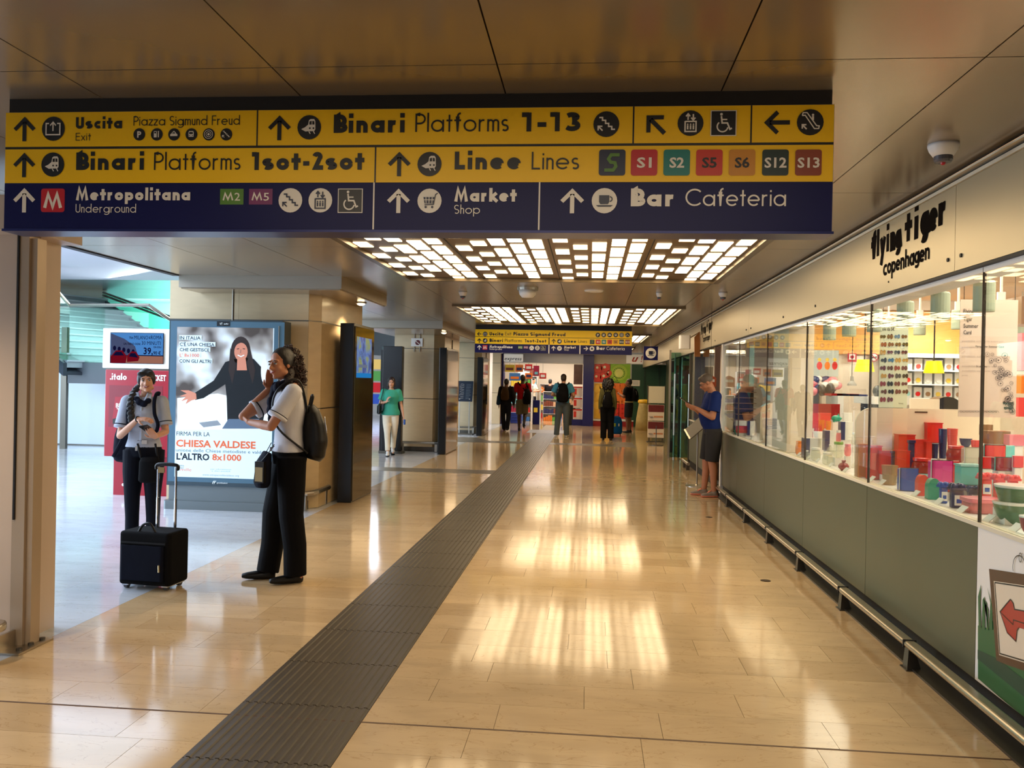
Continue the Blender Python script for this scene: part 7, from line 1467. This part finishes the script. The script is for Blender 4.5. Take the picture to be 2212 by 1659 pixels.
# ---- woman on the left: facing the viewer, phone in her hand ----
p = on_y(310, 1000, 7.4); F = Figure('smiling young woman in a grey short sleeved uniform shirt with a long dark braid', (p.x, 7.4, 0), math.radians(16), 1.60, 'f', .0055, 'light', head=(math.radians(10), math.radians(-2), math.radians(-4)), headoff=(.02, -.01, 0))
J = F.J; J['elR'] = V3(-.20, -.07, 1.06); J['wrR'] = V3(-.005, -.235, 1.23); J['elL'] = V3(.21, -.06, 1.10); J['wrL'] = V3(.155, -.26, 1.065)
F.hd['R'] = (J['wrR'], (.9, -.25, .0), (0, .5, -.9), .35, .3); F.hd['L'] = (J['wrL'], (-.1, -.75, .35), (-.5, -.1, 1), .45, .2)
J['anL'] = V3(.10, -.02, .085); J['knL'] = V3(.10, -.04, .48)
F.smile = True; F.lipm = M_lipd; F.gaze = .004; F.body(); F.top(M_gsh, sleeve=.74, hem=.99, slr=.022); F.bottom(cloth('navy_trousers', (12, 14, 24)), r=(.104, .072, .062)); F.shoes(M_lea)
for n in 'LR':
    d = (J['el'+n]-J['sh'+n]).normalized(); p = J['sh'+n].lerp(J['el'+n], .68); F.emit(MB().tube([p-d*.004, p+d*.004], .0725, 20), 'cuff_stripe', M_nvy); p = J['sh'+n].lerp(J['el'+n], .755); F.emit(MB().tube([p-d*.018, p+d*.006], .074, 20), 'cuff', M_gsh)
F.emit(MB().tube([(0, 0, .985), (0, 0, 1.02)], [(.142, .108), (.140, .106)], 28, True, 1, (1, 0, 0)), 'belt', M_lea); F.emit(MB().cbox((.03, -.112, 1.003), (.05, .012, .036)), 'buckle', M_chrome, smooth=False)
q = MB()
for k, (x, y, z, r) in enumerate(((-.05, -.095, 1.415, .026), (-.02, -.115, 1.385, .03), (.02, -.12, 1.37, .03), (.055, -.10, 1.40, .026))): q.ball((x, y, z), (r*1.2, r*.7, r*1.1), 12, 8)
F.emit(q, 'scarf', MATS['scarf_navy'], .008, 1)
q = MB()
for g in (1, -1): q.prism([(g*.01, -.128, 1.37), (g*.085, -.095, 1.40), (g*.075, -.035, 1.475), (g*.038, -.06, 1.478)], (0, -.004, .002))
F.emit(q, 'collar', M_gsh)
F.emit(MB().tube([(0, -.125, 1.02), (0, -.135, 1.2), (0, -.128, 1.34)], [(.010, .003)]*3, 6, True, 1, (1, 0, 0)), 'button_placket', M_gsh)
q = MB().ball(F.h(0, .030, .042), (.083, .095, .088), 18, 12, F.RH)
for g in (1, -1): q.ball(F.h(.062*g, .01, .02), (.024, .05, .055), 12, 8, F.RH)
q.ball(F.h(-.045, -.035, .075), (.035, .03, .022), 10, 8, F.RH); q.ball(F.h(.035, -.035, .078), (.035, .028, .02), 10, 8, F.RH); F.emit(q, 'hair', M_hair, .008, 1)
q = MB(); br = loop([F.h(-.055, .05, -.03), V3(-.085, .0, 1.50), V3(-.105, -.085, 1.42), V3(-.10, -.125, 1.32), V3(-.085, -.135, 1.22), V3(-.08, -.13, 1.16)], 5)
for k, b_ in enumerate(br[:-3]): q.ball(b_+V3((-1)**k*.010, 0, 0), (.026, .022, .026), 10, 8)
q.tube(br[-4:], [.014, .012, .016, .01], 8); F.emit(q, 'braid', M_hair, .006, 1)
F.emit(MB().tube([J['wrR']+V3(-.006, .006, -.002), J['wrR']+V3(.004, -.002, .0)], .0285, 14), 'bracelet', M_lea)
backpack('black backpack hanging low behind the woman with the braid', F, (-.19, .17, .98), (.27, .17, .38), M_nvy, sh=.11)
t = thing('shoulder_bag', 'black bag hanging at the belt of the woman with the braid', 'bag', F.M @ V3(.06, -.17, .70)); em = FE(F, t)
em(MB().tube([(.09, -.165, .62), (.09, -.165, .64), (.09, -.16, .82), (.09, -.145, .86)], [(.08, .025), (.10, .035), (.095, .035), (.08, .02)], 16, True, 1, (1, 0, 0)), 'bag', M_blk, .008)
em(ribbon([V3(.01, -.145, .85), V3(-.03, -.12, .99)], .010, .003, (1, 0, 0)), 'strap', M_lea); em(ribbon([V3(.16, -.145, .85), V3(.13, -.12, .99)], .010, .003, (1, 0, 0)), 'strap', M_lea); em(MB().cbox((-.035, -.142, .945), (.02, .01, .045)), 'buckle', M_chrome, None, False)
t = thing('mobile_phone', 'mobile phone held by the woman with the braid', 'phone', F.M @ V3(.10, -.35, 1.10)); em = FE(F, t)
em(MB().obox((.075, -.30, 1.118), (.075, .0, .014), (-.02, -.15, .05), (0, -.003, .009)), 'case', M_black, None, False)

# ---- suitcase ----
c0 = on_z(254, 1272); c1 = on_z(364, 1280); t = thing('suitcase', 'black wheeled cabin suitcase with its handle pulled out in front of the smiling woman', 'suitcase', ((c0.x+c1.x)/2, 6.0, 0), 0)
ux = (c1-c0).normalized(); uy = V3(-ux.y, ux.x, 0); o = c0+V3(0, 0, .035); Wc = (c1-c0).length; Dc = .26; Hc = .385
def cbx(x0, x1, y0, y1, z0, z1, r): 
    q = MB().rbox(x0, x1, y0, y1, z0, z1, r, 4); q.v = [tuple(o+ux*v[0]+uy*v[1]+V3(0, 0, v[2])) for v in q.v]; return q
cbx(0, Wc, 0, Dc, 0, Hc, .03).build('shell', M_blk, t, bev=.022, seg=3); cbx(.025, Wc-.04, -.022, .01, .04, .29, .02).build('front_pocket', M_nvy, t, bev=.012, seg=3); cbx(.02, Wc-.03, -.006, .01, .30, .315, .004).build('zip', M_lea, t)
def cpt(x, y, z): return o+ux*x+uy*y+V3(0, 0, z)
MB().tube(loop([cpt(Wc*.34, .03, Hc-.01), cpt(Wc*.42, .035, Hc+.045), cpt(Wc*.56, .035, Hc+.055), cpt(Wc*.68, .03, Hc-.01)], 6), .009, 8).build('carry_handle', M_lea, t, smooth=True)
for x in (.40, .76): MB().tube([cpt(Wc*x, Dc-.04, Hc-.02), cpt(Wc*x, Dc-.04, Hc+.22), cpt(Wc*x, Dc-.04, Hc+.221), cpt(Wc*x, Dc-.04, Hc+.45)], [.011, .011, .009, .009], 8).build('pull_rod', M_chrome, t, smooth=False)
MB().tube(loop([cpt(Wc*.37, Dc-.04, Hc+.43), cpt(Wc*.40, Dc-.04, Hc+.465), cpt(Wc*.76, Dc-.04, Hc+.465), cpt(Wc*.79, Dc-.04, Hc+.43)], 5), .014, 8).build('grip', M_lea, t, smooth=True)
MB().cbox(cpt(Wc*.46, Dc-.04, Hc+.425), (.05, .012, .04)).build('tag', mat('tag_brass', (170, 150, 110), .3, .8), t); MB().tube([cpt(Wc*.84, -.026, .16), cpt(Wc*.845, -.026, .11)], .007, 6).build('zip_pull', mat('tag_brass', 0), t)
for x in (.10, .88):
    for y in (.05, Dc-.05): MB().tube([cpt(Wc*x-.013, y, -.012)-V3(0, 0, 0), cpt(Wc*x+.013, y, -.012)], .022, 14).build('wheel', mat('wheel_grey', (70, 70, 74), .5), t); 
    cbx(Wc*x-.028, Wc*x+.028, .02, Dc-.02, -.008, .02, .008).build('wheel_housing', M_chrome, t)

# ---- man on the right: reading his phone ----
p = on_z(1546, 1072); F = Figure('grey haired man with glasses in a navy T-shirt and dark shorts reading his phone', (p.x-.07, p.y, 0), math.radians(-84), 1.73, 'm', .007, 'tan', head=(0, math.radians(30), 0), belly=.045, headoff=(0, -.07, -.015))
F.J['elL'] = V3(.21, -.05, 1.10); F.J['wrL'] = V3(.09, -.24, 1.215); F.J['elR'] = V3(-.21, -.06, 1.11); F.J['wrR'] = V3(-.06, -.25, 1.22); J = F.J
F.hd['L'] = (J['wrL'], (-.35, -.9, .25), (-.7, 0, .6), .5, .2); F.hd['R'] = (J['wrR'], (.25, -.9, .3), (.7, 0, .6), .5, .2)
J['anR'] = V3(-.10, -.07, .085); J['toeR'] = V3(-.11, -.23, .03); J['knR'] = V3(-.10, -.05, .49)
F.body(); F.top(cloth('navy_tee', (26, 42, 96)), 't_shirt', sleeve=.72, hem=.90, slr=.022, grow=.014); F.bottom(cloth('charcoal_shorts', (52, 50, 50)), 'shorts', to=.98, r=(.112, .092, 0), short=True)
F.shoes(mat('sneaker_grey', (142, 128, 116), .7, vary=.1), solem=mat('sneaker_pink', (236, 132, 104), .5))
for n in 'LR': a_ = J['an'+n]; F.emit(MB().tube([a_+V3(0, -.04, .005), a_+V3(0, -.09, -.025)], [(.016, .006), (.018, .005)], 8, True, 1, (1, 0, 0)), 'laces', mat('lace_pink', (240, 120, 90), .6))
q = MB().ball(F.h(0, .026, .042), (.080, .092, .082), 18, 12, F.RH); q.ball(F.h(0, -.045, .088), (.05, .035, .026), 12, 8, F.RH); F.emit(q, 'hair', M_hairg, .008, 1)
q = MB()
for g in (1, -1): q.tube([F.h(.030*g+.018*math.cos(a*PI/6), -.092, .002+.013*math.sin(a*PI/6)) for a in range(13)], .0018, 6); q.tube([F.h(.048*g, -.09, .005), F.h(.073*g, .0, .004)], .0018, 6)
q.tube([F.h(-.012, -.093, .004), F.h(.012, -.093, .004)], .0018, 6); F.emit(q, 'glasses', M_dark)
t = thing('mobile_phone', 'dark mobile phone in the hands of the man in the navy T-shirt', 'phone', F.M @ V3(.02, -.46, 1.26)); em = FE(F, t); em(MB().obox((-.015, -.335, 1.275), (.07, 0, 0), (0, -.12, .075), (0, .004, .009)), 'case', M_black, None, False)
# menu stand before him
p = on_z(1505, 1050); t = thing('menu_stand', 'steel floor stand with a tilted dark menu board beside the man in the navy T-shirt', 'stand', (p.x, p.y, 0))
MB().lathe((p.x, p.y, 0), [(.175, 0), (.175, .008), (.03, .016), (.014, .03)], 28).build('foot', M_steel, t); MB().tube([(p.x, p.y, .02), (p.x, p.y, .92)], .013, 10).build('pole', M_steel, t)
MB().obox((p.x-.19, p.y+.02, .86), (.30, .06, .26), (.06, -.22, -.13), (-.008, 0, .010)).build('board', mat('menu_brown', (70, 60, 50), .4), t); MB().obox((p.x-.20, p.y+.02, .852), (.02, .003, .015), (.06, -.22, -.13), (-.012, 0, .016)).build('ledge', M_steel, t)
p = on_y(1535, 812, 12.9); t = thing('shop_notice', 'orange brown scalloped notice hanging behind the head of the man in the navy T-shirt', 'notice', (p.x, 12.9, p.z-.1)); MB().prism([(p.x-.085, 12.9, p.z-.16), (p.x+.085, 12.9, p.z-.16), (p.x+.085, 12.9, p.z-.03), (p.x+.05, 12.9, p.z-.01), (p.x, 12.9, p.z+.01), (p.x-.05, 12.9, p.z-.01), (p.x-.085, 12.9, p.z-.03)], (0, .01, 0)).build('plate', mat('notice_orange', (190, 84, 40), .5), t); B(p.x-.06, p.x+.06, 12.893, 12.9, p.z-.09, p.z-.05).build('caption', M_lbl, t)
B(p.x-.002, p.x+.002, 12.9, 12.905, p.z, 2.75).build('string', M_dark, t)

# ---- woman in green walking ----
p = on_z(838, 984); F = Figure('woman in a loose sea green top and white trousers walking with a black shoulder bag', (p.x+.03, p.y+.05, 0), math.radians(14), 1.60, 'f', .009, 'light', head=(math.radians(-6), math.radians(4), 0))
J = F.J; J['elR'] = V3(-.23, .02, 1.13); J['wrR'] = V3(-.10, -.19, 1.17); J['elL'] = V3(.22, .04, 1.11); J['wrL'] = V3(.27, -.06, .86); J['anL'] = V3(.06, .20, .14); J['knL'] = V3(.08, .03, .47); J['toeL'] = V3(.07, .05, .05); J['anR'] = V3(-.05, -.16, .085); J['knR'] = V3(-.07, -.10, .49); J['toeR'] = V3(-.06, -.32, .03)
F.hd['R'] = (J['wrR'], (.3, -.3, .8), (.8, .3, 0), .5, .2); F.hd['L'] = (J['wrL'], (.2, -.2, -1), (-1, 0, 0), .4, .2)
F.body(); F.top(cloth('sea_green', (64, 158, 132)), 'blouse', sleeve=.7, hem=.86, grow=.022, slr=.03, flare=.12); F.bottom(cloth('ivory_trousers', (226, 212, 186)), to=.86, r=(.098, .066, .056)); F.shoes(mat('sandal_white', (220, 214, 206), .5), solem=M_blk)
q = MB().ball(F.h(0, .030, .035), (.085, .095, .092), 14, 10, F.RH)
for g in (1, -1): q.ball(F.h(.068*g, .0, -.04), (.024, .045, .07), 10, 8, F.RH)
F.emit(q, 'hair', mat('hair_dark', (44, 28, 24), .5, vary=.2, scale=40), .01, 1)
t = thing('shoulder_bag', 'black shoulder bag carried by the woman in the green top', 'bag', F.M @ V3(-.24, -.03, .86)); em = FE(F, t); em(MB().tube([(-.25, -.06, .90), (-.25, -.06, .92), (-.25, -.05, 1.08), (-.24, -.04, 1.12)], [(.13, .04), (.15, .055), (.14, .05), (.11, .025)], 14, True, 1, (0, 1, 0)), 'bag', M_lea, .01); em(ribbon(loop([(-.25, -.17, 1.08), (-.17, -.06, 1.43), (-.20, .03, 1.42), (-.25, .08, 1.08)], 5), .008, .006, (1, 0, 0)), 'strap', M_lea)
t = thing('folded_fan', 'small blue folded item in the hand of the woman in green', 'folded paper', F.M @ V3(.30, -.10, .70)); em = FE(F, t); em(MB().rbox(.275, .32, -.15, -.02, .68, .79, .02), 'cover', lum('cobalt', (40, 80, 150)), None, False)

# ---- people at the far end ----
def farp(lb, px, py, H, sex, rz, skin, topm, botm, topk={}, botk={}, pose={}, hair='short', shoe=None, sole=None, hm=None, head=(0, 0, 0), belly=0., X=None):
    p = on_z(px, py); F = Figure(lb, (p.x, p.y, 0), math.radians(rz), H, sex, .013, skin, head=head, belly=belly)
    for k, v in pose.items(): F.J[k] = V3(*v)
    F.body(face=False); F.top(topm, vox=.014, **topk)
    F.bottom(botm, **botk); F.shoes(shoe or M_lea, solem=sole); hm = hm or M_hair
    if hair == 'short': q = MB().ball(F.h(0, .028, .04), (.08, .09, .082), 12, 8, F.RH); q.ball(F.h(0, .045, -.005), (.075, .078, .085), 12, 8, F.RH)
    else: q = MB().ball(F.h(0, .04, .02), (.125, .12, .13), 12, 8, F.RH); q.ball(F.h(0, .06, -.05), (.15, .12, .12), 12, 8, F.RH)
    if hair == 'bushy':
        for k in range(70): a = k*2.4; z = .14-.0042*k; r = .10+.045*math.sin(k*.045); q.ball(F.h(r*math.cos(a), .05+abs(r*math.sin(a))*.75, z-.03), .024+.006*(k % 3), 8, 6)
    F.emit(q, 'hair', hm, .012, 1); return F
kh = cloth('khaki', (104, 96, 74)); 
F = farp('person in dark clothes with a brown and blue backpack walking away beside the red polo', 1092, 931, 1.66, 'm', 172, 'brown', cloth('dark_jacket', (26, 24, 28)), cloth('dark_jeans', (24, 26, 36)), dict(long=True, hem=.86, grow=.02), {}, dict(anL=(.07, -.10, .085), toeL=(.07, -.25, .03), anR=(-.09, .14, .12), toeR=(-.09, .02, .05), knR=(-.09, .02, .47)))
backpack('brown and black backpack on the person in dark clothes', F, (0, .19, 1.22), (.28, .14, .42), cloth('brown_pack', (70, 52, 34)), .014, False, True)
t = thing('shoulder_bag', 'dark blue bag slung at the left side of the person in dark clothes', 'bag', F.M @ V3(.24, 0, .85)); em = FE(F, t); em(MB().tube([(.24, .02, .84), (.25, .02, .88), (.24, .02, 1.12), (.22, .02, 1.18)], [(.09, .05), (.12, .07), (.10, .06), (.05, .03)], 12, True, 1, (0, 1, 0)), 'bag', cloth('blue_bag', (30, 54, 84)), .012); em(ribbon([V3(.22, .02, 1.16), V3(.12, .03, 1.46)], .012, .004, (0, 1, 0)), 'strap', M_blk)
F = farp('man in a red polo shirt and khaki shorts walking towards the store', 1127, 931, 1.80, 'm', 176, 'dark', cloth('red_polo', (176, 22, 30)), kh, dict(hem=.88, sleeve=.75), dict(name='shorts', to=.95, r=(.11, .094, 0), short=True), dict(anR=(-.09, .20, .22), toeR=(-.09, .12, .10), knR=(-.09, .0, .50), anL=(.09, -.06, .085), toeL=(.09, -.21, .03), wrR=(-.24, .04, .88)))
backpack('black bag hanging from one shoulder of the man in the red polo', F, (-.16, .17, 1.05), (.26, .16, .46), M_blk, .014, True, True)
F = farp('man in a white T-shirt standing sideways at the store entrance', 1150, 906, 1.76, 'm', 70, 'light', cloth('white_tee', (226, 214, 190)), cloth('dark_shorts', (40, 40, 48)), dict(hem=.9, sleeve=.7), dict(name='shorts', to=.95, r=(.11, .09, 0), short=True), dict(elL=(.2, -.12, 1.14), wrL=(.1, -.32, 1.18), elR=(-.2, -.12, 1.14), wrR=(-.1, -.32, 1.18)), head=(0, .3, 0), shoe=mat('sneaker_blue', (70, 100, 130), .6))
F = farp('person in a black T-shirt and brown shorts at the store entrance', 1187, 906, 1.72, 'm', 160, 'light', cloth('black_tee', (22, 20, 22)), cloth('brown_shorts', (84, 54, 44)), dict(hem=.9, sleeve=.7), dict(name='shorts', to=.8, r=(.11, .095, 0), short=True), dict(elL=(.24, -.1, 1.14), wrL=(.14, -.26, 1.1), elR=(-.24, -.1, 1.14), wrR=(-.14, -.26, 1.1)), shoe=mat('sneaker_white', (224, 220, 214), .6))
t = thing('tote_bag', 'pale tote bag held by the person in the black T-shirt', 'bag', F.M @ V3(.3, -.1, .75)); em = FE(F, t); em(MB().tube([(.30, -.1, .72), (.30, -.1, 1.0), (.29, -.1, 1.03)], [(.14, .05), (.13, .05), (.09, .02)], 12, True, 1, (0, 1, 0)), 'bag', cloth('tote', (206, 190, 160)), .014); em(MB().tube(loop([(.29, -.16, 1.02), (.27, -.1, 1.12), (.29, -.04, 1.02)], 4), .008, 6), 'handle', M_blk)
F = farp('man in a light blue T-shirt and grey jeans with a large black backpack', 1215, 944, 1.82, 'm', 176, 'light', cloth('sky_tee', (74, 150, 186)), cloth('grey_jeans', (84, 92, 96)), dict(hem=.86, sleeve=.72, grow=.02), dict(r=(.11, .082, .074)), dict(anL=(.16, .05, .085), toeL=(.18, -.1, .03), anR=(-.10, -.06, .085), toeR=(-.12, -.2, .03), knL=(.13, .01, .49), elL=(.30, -.02, 1.14), wrL=(.22, -.2, 1.10), elR=(-.28, -.02, 1.14), wrR=(-.25, -.2, 1.05)), belly=.03, hm=mat('hair_brown2', (56, 38, 28), .6), shoe=mat('sneaker_white', 0))
backpack('large plain black backpack on the man in the light blue T-shirt', F, (0, .21, 1.20), (.34, .18, .50), M_blk, .014, False, True, .15)
F = farp('woman with bushy black hair in an olive shirt and black trousers seen from behind', 1311, 951, 1.70, 'f', 178, 'tan', cloth('olive_shirt', (92, 88, 52)), cloth('black_pants', (12, 12, 14)), dict(long=True, hem=.88, grow=.018), dict(r=(.115, .09, .085)), {}, 'bushy')
backpack('black backpack with a small white label on the woman in the olive shirt', F, (0, .19, 1.12), (.28, .15, .44), M_blk, .014, True, True)
F = farp('man in black with a round backpack and dark shorts standing before the fruit posters', 1357, 935, 1.74, 'm', -115+0, 'brown', cloth('black_tee', 0), cloth('dark_shorts', 0), dict(hem=.92, sleeve=.75), dict(name='shorts', to=.98, r=(.105, .088, 0), short=True), dict(elL=(.22, -.08, 1.12), wrL=(.12, -.25, 1.2)), head=(.3, 0, 0))
F.emit(MB().tube([(0, 0, .955), (0, 0, .99)], [(.170, .13), (.168, .13)], 20, True, 1, (1, 0, 0)), 'belt', cloth('pale_belt', (220, 206, 150)))
backpack('black rounded backpack on the man in black by the fruit posters', F, (0, .21, 1.20), (.30, .18, .40), M_blk, .014, False, True)
# blue trolley case
p = on_z(1331, 941); t = thing('suitcase', 'bright blue trolley case beside the woman in the olive shirt', 'suitcase', (p.x, p.y, 0)); q = MB().tube([(p.x, p.y, .05), (p.x, p.y, .10), (p.x, p.y, .40), (p.x, p.y, .56), (p.x, p.y, .60)], [(.15, .10), (.18, .13), (.18, .13), (.13, .10), (.05, .04)], 16, True, 1, (1, 0, 0)); q.build('shell', cloth('azure_case', (16, 84, 150)), t, remesh=.012, sm=2)
for x in (-.07, .07): MB().tube([(p.x+x, p.y+.06, .5), (p.x+x, p.y+.06, 1.02)], .009, 6).build('pull_rod', M_lea, t)
MB().tube([(p.x-.08, p.y+.06, 1.02), (p.x+.08, p.y+.06, 1.02)], .014, 6).build('grip', M_lea, t)
for x in (-.12, .12): MB().tube([(p.x+x-.012, p.y, .03), (p.x+x+.012, p.y, .03)], .03, 10).build('wheel', M_black, t)
MB().cbox((p.x-.05, p.y-.135, .33), (.05, .01, .10)).build('patch', mat('lime_patch', (150, 170, 40), .5), t); MB().cbox((p.x+.07, p.y-.135, .33), (.03, .01, .08)).build('patch', M_lbl, t)
